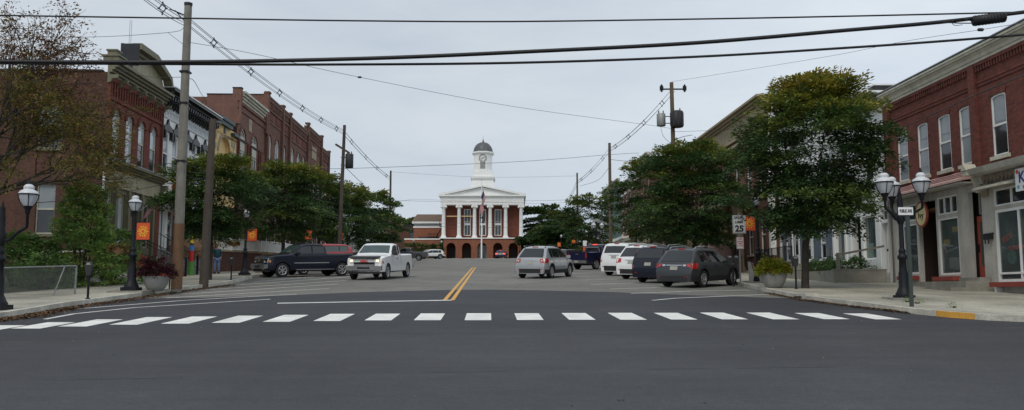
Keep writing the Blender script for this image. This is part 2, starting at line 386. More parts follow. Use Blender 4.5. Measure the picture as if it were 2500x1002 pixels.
for (a, c) in [((405, 728), (804, 705)), ((440, 719), (826, 694)), ((500, 708), (845, 685.5)), ((560, 698), (900, 673)), ((618, 689), (860, 668)),
               ((1488, 706), (1800, 697)), ((1443, 695), (1640, 688)), ((1419, 684), (1560, 680)), ((1396, 676), (1530, 672.5)), ((1371, 669), (1500, 665)), ((1398, 661), (1490, 658))]:
    ribbon([gg(*a), gg(*c)], .14, .003, pk2)
tag(pk.build('parking_lines', M_PAINT, fix=False), kind='structure')
tag(pk2.build('worn_parking_lines', M_PAINT2, fix=False), kind='structure')
fc = MB()
for i in range(10):
    x = -11.6 + i * 2.0
    fc.add(drape([(x - .55, 141.5), (x + .55, 141.5), (x + .55, 144.5), (x - .55, 144.5)], .006), [(0, 1, 2, 3)])
tag(fc.build('far_crosswalk', M_PAINT, fix=False), kind='structure')
ky = [(10.08, 20.2), (10.2, 19.8), (10.32, 19.6), (10.42, 19.43), (10.5, 19.3)]
yk = MB(); vs = [(x - .008, y - .006, H(y) + z) for z in (.0, KERB + .008) for x, y in ky] + [(x + .07, y + .06, H(y) + KERB + .0085) for x, y in ky]
yk.add(vs, [(r * 5 + i, r * 5 + i + 1, r * 5 + i + 6, r * 5 + i + 5) for r in (0, 1) for i in range(4)])
tag(yk.build('yellow_kerb_paint', M_YEL, fix=False), kind='structure')
sm = MB(); rnd = random.Random(7)
s_up = [gg(-300, 842), gg(0, 836), gg(600, 826), gg(1250, 816), gg(1900, 807), gg(2700, 798)]; s_lo = [gg(-300, 938), gg(0, 932), gg(600, 920), gg(1250, 907), gg(1900, 899), gg(2700, 893)]
def dense(pts):
    o = []
    for (xa, ya), (xb, yb) in zip(pts, pts[1:]):
        for k in range(12): u = k / 12; o.append((xa + (xb - xa) * u, ya + (yb - ya) * u + rnd.uniform(-.012, .012)))
    return o + [pts[-1]]
ribbon(dense(s_up), .035, .0045, sm); tag(sm.build('asphalt_seam_far', pm('seam_pale', (.085, .082, .078), .8, .35, 1.5, world=True), fix=False), kind='structure')
sm = MB(); _d = dense(s_lo); _i = 0
while _i < len(_d) - 6:
    _n = rnd.randint(3, 9); ribbon(_d[_i:_i + _n], rnd.choice([.008, .012, .018]), .0045, sm); _i += _n + rnd.randint(0, 2)
tag(sm.build('asphalt_seam_near', pm('seam_tar', (.02, .02, .022), .6, .2), fix=False), kind='structure')
ln = MB(); ln.add(drape(s_up + s_lo[::-1], .002), [list(range(12))]); tag(ln.build('middle_lane', road_mat('lane_asphalt', (.0475, .0480, .0520), .15, 0), fix=False), kind='structure')
ln = MB(); ln.add(drape([(-60, -38), (60, -38)] + s_lo[::-1], .002), [list(range(8))]); tag(ln.build('near_lane', road_mat('near_lane_asphalt', (.051, .0522, .0575), .15, 0), fix=False), kind='structure')
# small litter, a crack or two and wheel-darkened bands keep the asphalt from being clean
vg = MB(); vg.add(drape([(-70, 20), (-16.9, 24.5), (-16.6, 31.5), (-16.4, 37), (-19.9, 40.8), (-70, 40.8)], KERB + .012), [(0, 1, 2, 3, 4, 5)])
tag(vg.build('verge', pm('weedy_soil', (.035, .045, .02), .95, .4, 1.5, world=True), fix=False), kind='structure')
# leaf litter
def litter(name, spine, n, spread, seed, cols):
    rs = np.random.RandomState(seed); m_ = []
    sp = np.array(spine); seg = rs.randint(0, len(sp) - 1, n); t = rs.rand(n)[:, None]
    p = sp[seg] * (1 - t) + sp[seg + 1] * t
    p = p + np.stack([np.abs(rs.normal(0, spread, n)) * (1 if sp[0][0] < 0 else -1), rs.normal(0, spread * .5, n)], 1)
    b = MB()
    for x, y in p:
        s = rs.uniform(.02, .05); a = rs.rand() * 6.28; z = rs.uniform(.006, .04)
        c, d = math.cos(a) * s, math.sin(a) * s
        b.m(rs.randint(len(cols))).add([(x - c, y - d, H(y) + z), (x + d * .6, y - c * .6, H(y) + z + rs.uniform(-.004, .02)), (x + c, y + d, H(y) + z), (x - d * .6, y + c * .6, H(y) + z + rs.uniform(-.004, .02))], [(0, 1, 2, 3)])
    return tag(b.build(name, cols, fix=False), 'dry brown leaves gathered in the gutter', 'leaves', kind='stuff')
_rs = np.random.RandomState(4); _g = MB()
for _ in range(150):
    x, y, s, t = _rs.uniform(-14, 14), 7.5 + 22 * _rs.rand() ** 1.3, _rs.uniform(.012, .035), _rs.rand() * 6.28; c_, d_ = math.cos(t) * s, math.sin(t) * s
    _g.m(_rs.randint(3)).add([(x - c_, y - d_, H(y) + .008), (x + d_ * .5, y - c_ * .5, H(y) + .012), (x + c_, y + d_, H(y) + .009), (x - d_ * .5, y + c_ * .5, H(y) + .014)], [(0, 1, 2, 3)])
tag(_g.build('road_grit', [pm('pale_grit', (.4, .39, .36), .9, .2), pm('brown_grit', (.12, .08, .05), .9, .2), pm('dark_grit', (.02, .02, .02), .9, .2)], fix=False), 'scattered pale grit and leaf scraps on the dark asphalt', 'road grit', kind='stuff')
LC = [pm('dead_leaf_brown', (.13, .065, .03), .9, .3), pm('dead_leaf_tan', (.22, .13, .06), .9, .3), pm('dead_leaf_dark', (.06, .035, .02), .9, .3)]
litter('leaf_litter', [(-12.9, 17.7), (-11.75, 18.7), (-11.6, 19.8), (-11.75, 21), (-12.1, 23.2), (-12.2, 26.8), (-12.5, 32), (-12.5, 37.3)], 6500, .28, 1, LC)
litter('leaf_litter', [(9.9, 21), (9.5, 23.4), (9.1, 26.5), (9.25, 30.5)], 1500, .12, 2, LC)
# ------------------------------------------------------------------ buildings
def XL(y): return -18.85 - .028 * y
def XR(y): return 17.63 - .028 * y
ANG = math.atan2(1, -.028)
def rects_minus(x0, x1, z0, z1, holes):
    xs = sorted({x0, x1, *[min(max(v, x0), x1) for h in holes for v in h[:2]]}); zs = sorted({z0, z1, *[min(max(v, z0), z1) for h in holes for v in h[2:4]]})
    for a, b in zip(xs, xs[1:]):
        for c, d in zip(zs, zs[1:]):
            mx_, mz = (a + b) / 2, (c + d) / 2
            if not any(h[0] < mx_ < h[1] and h[2] < mz < h[3] for h in holes): yield a, b, c, d
def arch_pts(x0, x1, z1, rise, n=10):
    cx = (x0 + x1) / 2; hw = (x1 - x0) / 2
    return [(cx - hw * math.cos(math.pi * i / n), z1 - rise + rise * math.sin(math.pi * i / n)) for i in range(n + 1)]
class Bld:
    def __init__(s, name, label, side, ya, yb, zb, cat='building', setback=0., group=None, loc=None, rz=None):
        s.side = side; s.ya, s.yb, s.zb = ya, yb, zb
        if side == 'L': s.loc = (XL(ya) - setback, ya, zb); s.rz = ANG
        elif side == 'R': s.loc = (XR(yb) + setback, yb, zb); s.rz = ANG - math.pi
        else: s.loc = loc; s.rz = rz
        s.W = yb - ya
        s.o = thing(name, label, cat, s.loc, s.rz, group)
    def u(s, y): return y - s.ya if s.side == 'L' else s.yb - y
    def put(s, mb, name, mat, parent=None, fix=True):
        return mb.build(name, mat, parent or s.o, off=(0, 0, s.zb), fix=fix)
    def w(s, plane, a, d, z):
        """plane 'f': front wall, 'n': wall at local x=0, 'x': wall at local x=W"""
        if plane == 'f': return (a, d, z)
        if plane == 'n': return (d, a, z)
        return (s.W - d, a, z)
    def wall(s, x0, x1, z0, z1, holes, mat, plane='f', d=0., th=.22, name='wall', mb=None):
        b = mb or MB(); W = lambda a, dd, z: s.w(plane, a, d + dd, z)
        for a, c, e, f in rects_minus(x0, x1, z0, z1, holes):
            b.add([W(a, 0, e), W(c, 0, e), W(c, 0, f), W(a, 0, f)], [(0, 1, 2, 3)])
        for h in holes:
            hx0, hx1, hz0, hz1 = h[:4]; rise = h[4] if len(h) > 4 else 0
            top = hz1 - rise
            b.add([W(hx0, 0, hz0), W(hx0, th, hz0), W(hx0, th, top), W(hx0, 0, top)], [(0, 1, 2, 3)])
            b.add([W(hx1, 0, hz0), W(hx1, th, hz0), W(hx1, th, top), W(hx1, 0, top)], [(0, 1, 2, 3)])
            b.add([W(hx0, 0, hz0), W(hx1, 0, hz0), W(hx1, th, hz0), W(hx0, th, hz0)], [(0, 1, 2, 3)])
            if not rise: b.add([W(hx0, 0, hz1), W(hx1, 0, hz1), W(hx1, th, hz1), W(hx0, th, hz1)], [(0, 1, 2, 3)])
            else:
                p = arch_pts(hx0, hx1, hz1, rise)
                for (pa, pz), (qa, qz) in zip(p, p[1:]):
                    b.add([W(pa, 0, pz), W(qa, 0, qz), W(qa, 0, hz1), W(pa, 0, hz1)], [(0, 1, 2, 3)])
                    b.add([W(pa, 0, pz), W(qa, 0, qz), W(qa, th, qz), W(pa, th, pz)], [(0, 1, 2, 3)])
        if mb is None: return s.put(b, name, mat, fix=False)
        return b
    def win(s, x0, x1, z0, z1, rise=0, plane='f', d=0., frame=None, pane=None, fw=.06, rail=True, sill=None, mull=0, inset=.1, name='window', trans=0, hood=None, low=None):
        frame = frame or M_WHITE; pane = pane or M_GLASS
        out = [(x0, z0), (x1, z0)] + ([(x1, z1), (x0, z1)] if not rise else arch_pts(x0, x1, z1, rise)[::-1])
        cx, cz = (x0 + x1) / 2, (z0 + z1) / 2; kx, kz = 1 - 2 * fw / (x1 - x0), 1 - 2 * fw / (z1 - z0)
        inn = [(cx + (a - cx) * kx, cz + (z - cz) * kz) for a, z in out]; n = len(out)
        b = MB(); W = lambda a, dd, z: s.w(plane, a, d + dd, z)
        vs = [W(a, inset, z) for a, z in out] + [W(a, inset, z) for a, z in inn] + [W(a, inset + .05, z) for a, z in inn]
        b.add(vs, [(i, (i + 1) % n, n + (i + 1) % n, n + i) for i in range(n)] + [(n + i, n + (i + 1) % n, 2 * n + (i + 1) % n, 2 * n + i) for i in range(n)])
        def bar(a0, a1, e0, e1, dd=.0):
            p = [W(a, q, z) for z in (e0, e1) for q in (inset + dd, inset + .06) for a in (a0, a1)]
            b.add(p, [(0, 2, 3, 1), (4, 5, 7, 6), (0, 1, 5, 4), (2, 6, 7, 3), (0, 4, 6, 2), (1, 3, 7, 5)])
        if rail: zm = z0 + (z1 - z0) * (.5 if rail is True else rail); bar(x0 + fw, x1 - fw, zm - .035, zm + .035, -.012)
        for k in range(mull): a = x0 + (x1 - x0) * (k + 1) / (mull + 1); bar(a - .03, a + .03, z0 + fw, z1 - fw - rise * .3, -.006)
        fo = s.put(b, name, frame, fix=False)
        pb = MB(); pb.add([W(a, inset + .045, z) for a, z in inn], [list(range(n))])
        pm_ = [pane]
        s.put(pb, 'pane', pane, fo, fix=False)
        if low:  # lower sash shows something else (a real lower pane)
            q = MB(); zm = z0 + (z1 - z0) * .5; q.add([W(x0 + fw, inset + .035, z0 + fw), W(x1 - fw, inset + .035, z0 + fw), W(x1 - fw, inset + .035, zm), W(x0 + fw, inset + .035, zm)], [(0, 1, 2, 3)])
            s.put(q, 'pane', low, fo, fix=False)
        if sill:
            q = MB(); p = [W(a, dd, z) for z in (z0 - .13, z0 - .002) for dd in (-.09, inset) for a in (x0 - .1, x1 + .1)]
            q.add(p, [(0, 2, 3, 1), (4, 5, 7, 6), (0, 1, 5, 4), (2, 6, 7, 3), (0, 4, 6, 2), (1, 3, 7, 5)]); s.put(q, 'sill', sill, fo)
        if hood:
            q = MB(); 
            if rise:
                a0 = arch_pts(x0 - .22, x1 + .22, z1 + .22, rise + .22, 12); a1 = arch_pts(x0, x1, z1, rise, 12); m_ = len(a0)
                vs = [W(a, -.07, z) for a, z in a0] + [W(a, -.07, z) for a, z in a1] + [W(a, .0, z) for a, z in a0] + [W(a, .0, z) for a, z in a1]
                q.add(vs, [(i, i + 1, m_ + i + 1, m_ + i) for i in range(m_ - 1)] + [(i, i + 1, 2 * m_ + i + 1, 2 * m_ + i) for i in range(m_ - 1)] + [(m_ + i, m_ + i + 1, 3 * m_ + i + 1, 3 * m_ + i) for i in range(m_ - 1)])
            else:
                p = [W(a, dd, z) for z in (z1 + .002, z1 + .28) for dd in (-.14, 0) for a in (x0 - .12, x1 + .12)]
                q.add(p, [(0, 2, 3, 1), (4, 5, 7, 6), (0, 1, 5, 4), (2, 6, 7, 3), (0, 4, 6, 2), (1, 3, 7, 5)])
            s.put(q, 'lintel', hood, fo)
        return fo
    def box(s, name, mat, *dims, parent=None):
        b = MB(); 
        for k in range(0, len(dims), 6): b.box(*dims[k:k + 6])
        return s.put(b, name, mat, parent)
    def mass(s, x0, x1, y0, y1, z0, z1, mat, rmat=None, top=0.):
        """solid block behind the facade: sides and back of wall material, plus a roof"""
        b = MB(); b.add([(x0, y0, z0), (x0, y1, z0), (x0, y1, z1), (x0, y0, z1)], [(0, 1, 2, 3)]); b.add([(x1, y0, z0), (x1, y1, z0), (x1, y1, z1), (x1, y0, z1)], [(0, 1, 2, 3)])
        b.add([(x0, y1, z0), (x1, y1, z0), (x1, y1, z1), (x0, y1, z1)], [(0, 1, 2, 3)]); s.put(b, 'side_wall', mat, fix=False)
        s.box('roof', rmat or M_ROOF, x0 + .002, x1 - .002, y0, y1 - .002, z1 - .25, z1 - .05 + top)
    def dark(s, x0, x1, y0, y1, z0, z1): s.box('interior', M_INT, x0, x1, y0, y1, z0, z1)
    def siding(s, x0, x1, z0, z1, holes, mat, plane='f', step=.13, d=0., name='siding'):
        b = MB(); z = z0
        while z < z1 - .01:
            zt = min(z + step, z1); spans = [(x0, x1)]
            for h in holes:
                if h[2] < (z + zt) / 2 < h[3]:
                    spans = [q for a, c in spans for q in ((a, min(c, h[0])), (max(a, h[1]), c)) if q[1] - q[0] > .01]
            for a, c in spans:
                W = lambda aa, dd, zz: s.w(plane, aa, d + dd, zz)
                b.add([W(a, -.022, z), W(c, -.022, z), W(c, 0, zt), W(a, 0, zt), W(a, 0, z), W(c, 0, z)], [(0, 1, 2, 3), (0, 1, 5, 4)])
            z = zt
        return s.put(b, name, mat, fix=False)
    def cornice(s, x0, x1, z0, z1, proj, mat, steps=4, name='cornice', y=0., brackets=0, bmat=None, bw=.12, bh=.35, dent=0):
        b = MB(); 
        for k in range(steps):
            p = proj * ((k + 1) / steps) ** 1.2; b.box(x0 - (p * .3 if x0 == 0 else 0), x1 + .0, y - p, y, z0 + (z1 - z0) * k / steps + (.0015 if k else 0), z0 + (z1 - z0) * (k + 1) / steps)
        o = s.put(b, name, mat)
        if brackets:
            n = int((x1 - x0) / brackets); z_ = z0 - s.zb; q = MB()
            q.prism([(y - .005, z_ - bh), (y - proj * .25, z_ - bh * .85), (y - proj * .35, z_ - bh * .5), (y - proj * .75, z_ - bh * .4), (y - proj * .78, z_ - .004), (y - .005, z_ - .004)], 0, bw, 'x')
            fb = q.build('bracket', bmat or mat, o)
            for i in range(n + 1):
                c = fb if i == 0 else copy_tree(fb, o)
                c.location.x = x0 + (x1 - x0 - bw) * i / n
        if dent:
            q = MB(); n = int((x1 - x0) / dent)
            for i in range(n): a = x0 + i * dent; q.box(a, a + dent * .5, y - .1, y, z0 - bh, z0 - .002)
            s.put(q, 'dentils', bmat or mat, o)
        return o

def build_left():
    # 1 brick corner building ------------------------------------------------
    B = Bld('brick_building', 'tall brown brick corner building with cream bracketed parapet, nearest on the left', 'L', 40.9, 47.9, 2.1)
    W = 7.0; uw = [(.72, 1.57), (2.3, 3.12), (3.85, 4.67), (5.45, 6.3)]
    up = [(a, b, 8.35, 10.95, .42) for a, b in uw]
    B.wall(0, W, 8.0, 12.5, up, M_BRICK_LF, name='front_wall')
    for i, (a, b) in enumerate(uw): B.win(a, b, 8.35, 10.95, .42, inset=.05, pane=M_GLASSB, frame=M_IVORY, sill=M_CREAMD, hood=M_BRICK_LF, low=M_GLASS if i > 1 else None)
    sh = [(2.26, 3.18, 4.5, 6.92), (2.1, 3.3, 8.7, 10.9, .3), (9.2, 10.2, 4.5, 6.92), (9.2, 10.2, 8.7, 10.9, .3)]
    B.wall(0, 17, 3.68, 12.55, sh, M_BRICK_L, plane='n', name='side_wall')
    for h in sh: B.win(*h[:4], rise=h[4] if len(h) > 4 else 0, plane='n', frame=M_IVORY, pane=M_GLASSC, low=M_GLASS, sill=M_CREAMD)
    B.box('foundation', M_BRICK_A, -.06, W, .0, 17, 1.4, 3.6); B.box('ledge', M_WHITE, -.1, .0, -.02, 17, 3.6, 3.68)
    B.box('back_wall', M_BRICK_L, .0, W, 16.8, 17, 3.7, 12.5); B.box('far_wall', M_BRICK_L, W - .2, W, .25, 16.8, 3.7, 12.5)
    B.box('roof', M_ROOF, .01, W - .01, .2, 16.8, 12.2, 12.4); B.box('coping', M_ROOF, -.05, .25, .3, 17, 12.56, 12.66)
    # corbel table
    b = MB()
    for i in range(22): a = .25 + i * .305; b.box(a, a + .13, -.09, 0, 11.45, 12.15)
    b.box(.1, W - .1, -.11, 0, 12.152, 12.38); b.box(.1, W - .1, -.07, 0, 11.25, 11.45); b.box(0, .12, -.12, 0, 8, 12.4); b.box(W - .12, W, -.12, 0, 8, 12.4)
    B.put(b, 'corbel_table', M_BRICK_LF)
    B.cornice(-.1, W + .05, 12.4, 13.05, .65, M_CREAMD, 5, brackets=1.1, bh=.42, bw=.12, bmat=M_CREAMD)
    b = MB(); b.box(-.1, .7, -.5, .25, 13.052, 13.32); b.box(-.16, .78, -.57, .32, 13.321, 13.4); b.box(.0, .5, -.35, .1, 13.401, 13.62); b.box(-.05, .56, -.4, .15, 13.621, 13.7); B.put(b, 'pedestal', M_CREAMD)
    ped = [(2.5, 13.05), (2.5, 14.55), (4.5, 14.55), (6.45, 13.95), (6.8, 13.35), (6.8, 13.05)]
    b = MB(); b.prism(ped, -.1, .35); o = B.put(b, 'pediment', M_CREAM)
    b = MB(); rim = [(2.35, 14.4), (4.55, 14.4), (6.6, 13.8), (7.0, 13.2), (7.15, 13.25), (6.75, 14.0), (4.6, 14.72), (2.35, 14.72)]
    b.prism(rim, -.6, -.101); B.put(b, 'moulding', M_CREAMD, o); b = MB(); b.prism(rim, .351, .5)
    b.add([(2.345, -.5, 13.5), (2.345, .5, 13.5), (2.345, .5, 14.7), (2.345, -.5, 14.7)], [(0, 1, 2, 3)]); b.box(2.35, 2.5, -.1, .5, 13.06, 14.4); B.put(b, 'flashing', M_SHINGLE, o)
    b = MB()
    b.box(2.55, 4.5, -.3, -.102, 14.2, 14.38); B.put(b, 'dentil_band', M_CREAMD, o)
    B.box('roof_crest', M_CREAMD, .8, 2.4, -.45, .2, 13.051, 13.2)
    # shopfront
    B.cornice(-.05, W + .2, 7.75, 8.15, .6, M_CREAMD, 4, name='shopfront_cornice', brackets=6.8, bh=.7, bw=.3)
    B.box('shopfront_roof', M_GREYM, -.05, W + .2, -.62, 0, 8.152, 8.22)
    B.box('frieze', M_CREAM, 0, W, -.12, 0, 6.95, 7.748)
    hs = [(.15, 1.15, 4.1, 6.7), (1.6, 2.65, 4.1, 6.7), (3.1, 4.3, 3.7, 6.75), (4.8, 5.85, 4.1, 6.7)]
    B.wall(0, W, 3.68, 6.95, hs, M_CREAMD, name='shopfront', th=.3)
    for h, p in zip(hs, [M_GLASSB, M_GLASSB, None, M_GLASS]):
        if p: B.win(*h, frame=M_CREAM, pane=p, rail=False, fw=.09)
    d = B.box('door', M_DARKBR, 3.15, 4.25, .28, .34, 3.72, 6.1); [B.box('panel', M_BROWNW, x_, x_ + .37, .25, .279, 4.0, 5.7, parent=d) for x_ in (3.25, 3.78)]
    B.box('transom', M_GLASS, 3.15, 4.25, .28, .32, 6.15, 6.7)
    for a in (0, 1.25, 2.75, 4.42, 5.98): B.box('pilaster', M_CREAMD, a, a + .26, -.14, 0, 3.7, 6.94, a - .04, a + .3, -.18, -.141, 6.4, 6.7)
    B.box('brick_pier', M_BRICK_LF, 6.4, W, -.1, 0, 3.7, 6.94)
    b = MB(); b.tube([(-.1, -.08, 7.6), (-.1, -.08, 6.5)], .06, 8); B.put(b, 'downspout', M_WHITE); b = MB(); b.tube([(-.1, -.08, 6.498), (-.1, -.08, 2.4)], .055, 8); B.put(b, 'downspout', M_TEAL)
    # 2 white building ---------------------------------------------------------
    B = Bld('white_building', 'white building with black bracketed cornice and lattice frieze, between brick and yellow buildings', 'L', 47.9, 56.4, 2.4); W = 8.5
    wn = [(.35, 1.15), (1.75, 2.55), (3.7, 4.5), (5.1, 5.9), (6.9, 7.7)]
    up = [(a, b, 8.5, 11.0) for a, b in wn]
    B.wall(0, W, 7.3, 13.3, up, M_WHITE, name='front_wall')
    for a, b in wn:
        f = B.win(a, b, 8.5, 11.0, inset=.03, pane=M_GLASSC, low=M_GLASS, frame=M_WHITE, sill=M_WHITE)
        q = MB(); q.prism([(a - .2, 11.05), (b + .2, 11.05), (b + .25, 11.3), ((a + b) / 2 + .15, 11.45), ((a + b) / 2, 11.75), ((a + b) / 2 - .15, 11.45), (a - .25, 11.3)], -.13, 0); q.box(a - .2, a - .05, -.2, 0, 10.6, 11.05); q.box(b + .05, b + .2, -.2, 0, 10.6, 11.05); B.put(q, 'hood', M_BLACKP, f)
    b = MB()
    for i in range(34):
        a = .2 + i * .24
        b.box(a, a + .06, -.04, 0, 11.95, 12.55); b.box(a - .04, a + .1, -.055, -.041, 12.2, 12.3)
    b.box(.1, W - .1, -.06, 0, 12.56, 12.68); b.box(.1, W - .1, -.06, 0, 11.82, 11.94); B.put(b, 'lattice_frieze', pm('pale_grey_trim', (.55, .58, .6), .6, .05))
    B.cornice(0, W, 12.98, 13.45, .75, M_BLACKP, 3, brackets=.38, bh=.55, bw=.14); B.box('gutter', M_WHITE, -.2, W, -.8, .1, 13.452, 13.52)
    hs = [(.3, 1.1, 3.9, 6.5), (1.5, 3.2, 3.6, 6.5), (3.6, 5.4, 3.6, 6.5), (5.8, 8.1, 3.6, 6.5)]
    B.wall(0, W, 2.0, 7.3, hs, M_WHITE, name='shopfront', th=.3)
    for h in hs: B.win(*h, frame=M_WHITE, pane=M_GLASS, rail=False, mull=1)
    b = MB(); b.prism([(0, 6.95), (-1.1, 6.55), (-1.1, 6.45), (0, 6.6)], .1, 7.6, 'x'); B.put(b, 'awning', pm('pale_awning', (.55, .56, .56), .8, .08))
    B.mass(0.002, W, .0, 14, 2.0, 13.0, M_WHITE)
    # 3 yellow building ----------------------------------------------------------
    B = Bld('yellow_building', 'narrow yellow building with a blind arch and dark stepped cornice', 'L', 56.4, 62.2, 2.7); W = 5.8
    hs = [(1.7, 4.1, 9.2, 12.7, 1.2), (.35, 1.2, 8.6, 10.6), (4.6, 5.4, 8.6, 10.6)]
    B.wall(0, W, 2.2, 13.5, hs, M_YELLOW, name='front_wall')
    q = MB(); ar = arch_pts(1.7, 4.1, 12.7, 1.2); q.add([(1.7, .2, 9.2), (4.1, .2, 9.2)] + [(a, .2, z) for a, z in ar[::-1]], [list(range(2 + len(ar)))]); B.put(q, 'arch_panel', M_YELLOW, fix=False)
    for h in hs[1:]: B.win(*h, frame=M_IVORY, pane=M_GLASS, sill=M_IVORY)
    q = MB()
    for r, t in ((.25, .0), (.12, .0)):
        a0 = arch_pts(1.7 - r, 4.1 + r, 12.7 + r, 1.2 + r, 14); a1 = arch_pts(1.7 - r + .1, 4.1 + r - .1, 12.6 + r, 1.1 + r, 14); n = len(a0)
        q.add([(a, -.06, z) for a, z in a0] + [(a, -.06, z) for a, z in a1] + [(a, 0, z) for a, z in a0] + [(a, 0, z) for a, z in a1], [(i, i + 1, n + i + 1, n + i) for i in range(n - 1)] + [(i, i + 1, 2 * n + i + 1, 2 * n + i) for i in range(n - 1)])
    B.put(q, 'arch_moulding', M_TAN)
    q = MB(); q.box(-.1, 1.3, -.3, .4, 13.3, 13.5); q.box(1.4, 4.3, -.35, .4, 13.75, 13.98); q.box(1.6, 4.1, -.25, .3, 13.45, 13.749); q.box(4.4, W, -.3, .4, 13.1, 13.3); B.put(q, 'cornice', M_TEAL)
    B.box('parapet', M_YELLOW, 1.7, 4.0, -.02, .3, 13.3, 13.7)
    for a_, z_ in ((.3, 11.6), (.3, 12.3), (4.6, 11.6), (4.6, 12.3)): B.box('panel', M_TAN, a_, a_ + .9, -.03, 0, z_, z_ + .4)
    B.box('tablet', M_TEAL, 2.7, 3.1, -.07, 0, 13.0, 13.4)
    B.mass(.002, W, .0, 14, 2.2, 13.0, M_YELLOW)
    # 4 salmon brick building ----------------------------------------------------
    B = Bld('brick_building', 'salmon brick building with two tall arched windows and a cream cornice', 'L', 62.2, 70.2, 3.0); W = 8.0
    wn = [(.8, 2.3), (3.95, 5.6)]; hs = [(a, b, 9.3, 14.2, .75) for a, b in wn]
    B.wall(0, W, 2.5, 16.4, hs, M_BRICK_A, name='front_wall', th=.35)
    for h in hs: B.win(*h[:4], rise=.75, frame=M_IVORY, pane=M_GLASSR, fw=.14, hood=M_BRICK_A, mull=1, inset=.04, rail=.62); 
    for h in hs: B.box('fanlight_panel', M_IVORY, h[0] + .15, h[1] - .15, .03, .085, 12.5, 13.6)
    for a in (.3, 2.75, 3.45, 5.9, 6.4): B.box('pilaster', M_BRICK_LF, a, a + .22, -.14, 0, 3.0, 13.2)
    B.box('date_stone', M_TAN, 3.0, 3.8, -.05, 0, 14.3, 15.3)
    B.box('corbel_band', M_BRICK_A, .0, W, -.08, 0, 15.4, 15.6, .0, W, -.12, 0, 15.9, 16.1)
    B.cornice(.35, W - .9, 16.15, 16.85, .5, M_IVORY, 4); B.box('rear_parapet', M_BRICK_A, .35, W - .01, .05, .4, 16.35, 16.8)
    B.box('end_pier', M_BRICK_A, 0, .35, -.25, .4, 14.3, 17.0); B.box('end_pier', M_BRICK_A, W - .4, W, -.2, .4, 15.0, 16.9)
    B.box('side_parapet', M_BRICK_A, .002, .35, .402, 2.3, 13.4, 16.5); B.box('coping', M_ROOF, -.03, .38, .41, 2.33, 16.5, 16.58, -.03, .38, -.28, .43, 17.0, 17.08)
    B.mass(.004, W, .0, 14, 2.5, 13.4, M_BRICK_A); B.box('upper_wall', M_BRICK_A, W - .3, W - .004, .0, 2.3, 13.3, 16.3, .35, W - .3, 2.05, 2.3, 13.3, 16.3)
    # 5..7 long brick row ---------------------------------------------------------
    def row(lab, ya, yb, top, wins, zw, pilas, extra=None):
        B = Bld('brick_building', lab, 'L', ya, yb, 3.4); W = yb - ya
        hs = [(a - ya, b - ya, zw[0], zw[1], .6) for a, b in wins]; hs2 = [(a - ya, b - ya, 5.2, 8.4, 0) for a, b in wins]
        B.wall(0, W, 3.0, top - .3, hs + hs2, M_BRICK_B, name='front_wall', th=.3)
        for h in hs: B.win(*h[:4], rise=.6, frame=M_WHITE, pane=M_GLASSR, fw=.14, hood=M_BRICK_B, mull=1, rail=.4, inset=.04)
        for h in hs2: B.win(*h[:4], frame=M_WHITE, pane=M_GLASS, fw=.1, rail=False)
        q = MB()
        for i in range(int(W / .3)): q.box(i * .3, i * .3 + .14, -.12, 0, top - 1.25, top - .75)
        q.box(0, W, -.16, 0, top - .748, top - .45); q.box(0, W, -.1, 0, top - 1.5, top - 1.3); q.box(.0, W, -.06, 0, top - 2.5, top - 2.35); B.put(q, 'corbel_table', M_BRICK_B)
        for a in pilas: B.box('pilaster', M_BRICK_B, a - ya, a - ya + .45, -.22, 0, 3.2, top - .15, a - ya - .06, a - ya + .51, -.28, .2, top - .149, top)
        B.box('coping', M_ROOFB, 0, W, -.2, .3, top - .45, top - .3)
        for k in range(max(1, int(W / 2.5))): B.box('brick_panel', M_BRICK_LF, .8 + k * 2.5, 2.2 + k * 2.5, -.04, 0, top - 2.2, top - 1.6)
        B.mass(.004, W, .0, 14, 3.0, top - .5, M_BRICK_B); return B
    B = row('red brick block with round arched windows, next to the cream cornice', 70.2, 78.2, 18.7, [(70.9, 72.1), (73.5, 74.8), (76.0, 77.2)], (11.3, 15.2), (70.2, 75.4))
    B.box('side_parapet', M_BRICK_A, .0, .3, .25, 1.8, 15.0, 18.4); B.box('coping', M_ROOF, -.03, .33, .25, 1.85, 18.4, 18.48); B.box('end_pier', M_BRICK_A, -.02, .36, -.2, .25, 15, 18.6)
    row('red brick block with three arched windows in the middle of the row', 78.2, 86.2, 18.6, [(79.1, 80.6), (81.9, 83.2), (84.2, 85.4)], (11.5, 15.5), (78.2,))
    B = row('red brick tower section with taller stepped parapet near the row end', 86.2, 93.8, 19.3, [(87.3, 88.5), (89.8, 90.9), (92.2, 93.2)], (11.5, 15.3), (86.2, 93.3)); B.box('date_stone', M_TAN, 2.6, 4.8, -.05, 0, 16.0, 17.3)
    row('last red brick section at the far end of the brick row', 93.8, 98.2, 18.3, [(94.6, 95.6), (96.4, 97.4)], (11.5, 15.0), (97.7,))
    # pale buildings farther up the street
    def plain(lab, side, ya, yb, zb, top, mat, trim=M_WHITE, n=3, floors=2, cat='building', roofc=M_TEAL, setback=0., name='clapboard_building', sid=False, depth=12):
        B = Bld(name, lab, side, ya, yb, zb, cat=cat, setback=setback); W = yb - ya; fh = (top - zb - .8) / floors; hs = []
        for f in range(floors):
            for k in range(n):
                c = W * (k + .5) / n; z = zb + fh * f + (1.0 if f else .5); hs.append((c - .5, c + .5, z, z + min(1.9, fh - 1.3)))
        B.wall(0, W, zb - .5, top - .02, hs, mat, name='front_wall')
        for h in hs: B.win(*h, frame=trim, pane=M_GLASS, sill=trim, hood=trim)
        B.cornice(0, W, top, top + .45, .5, trim, 3, brackets=.8, bh=.35); B.mass(.004, W, 0, depth, zb - .5, top, mat)
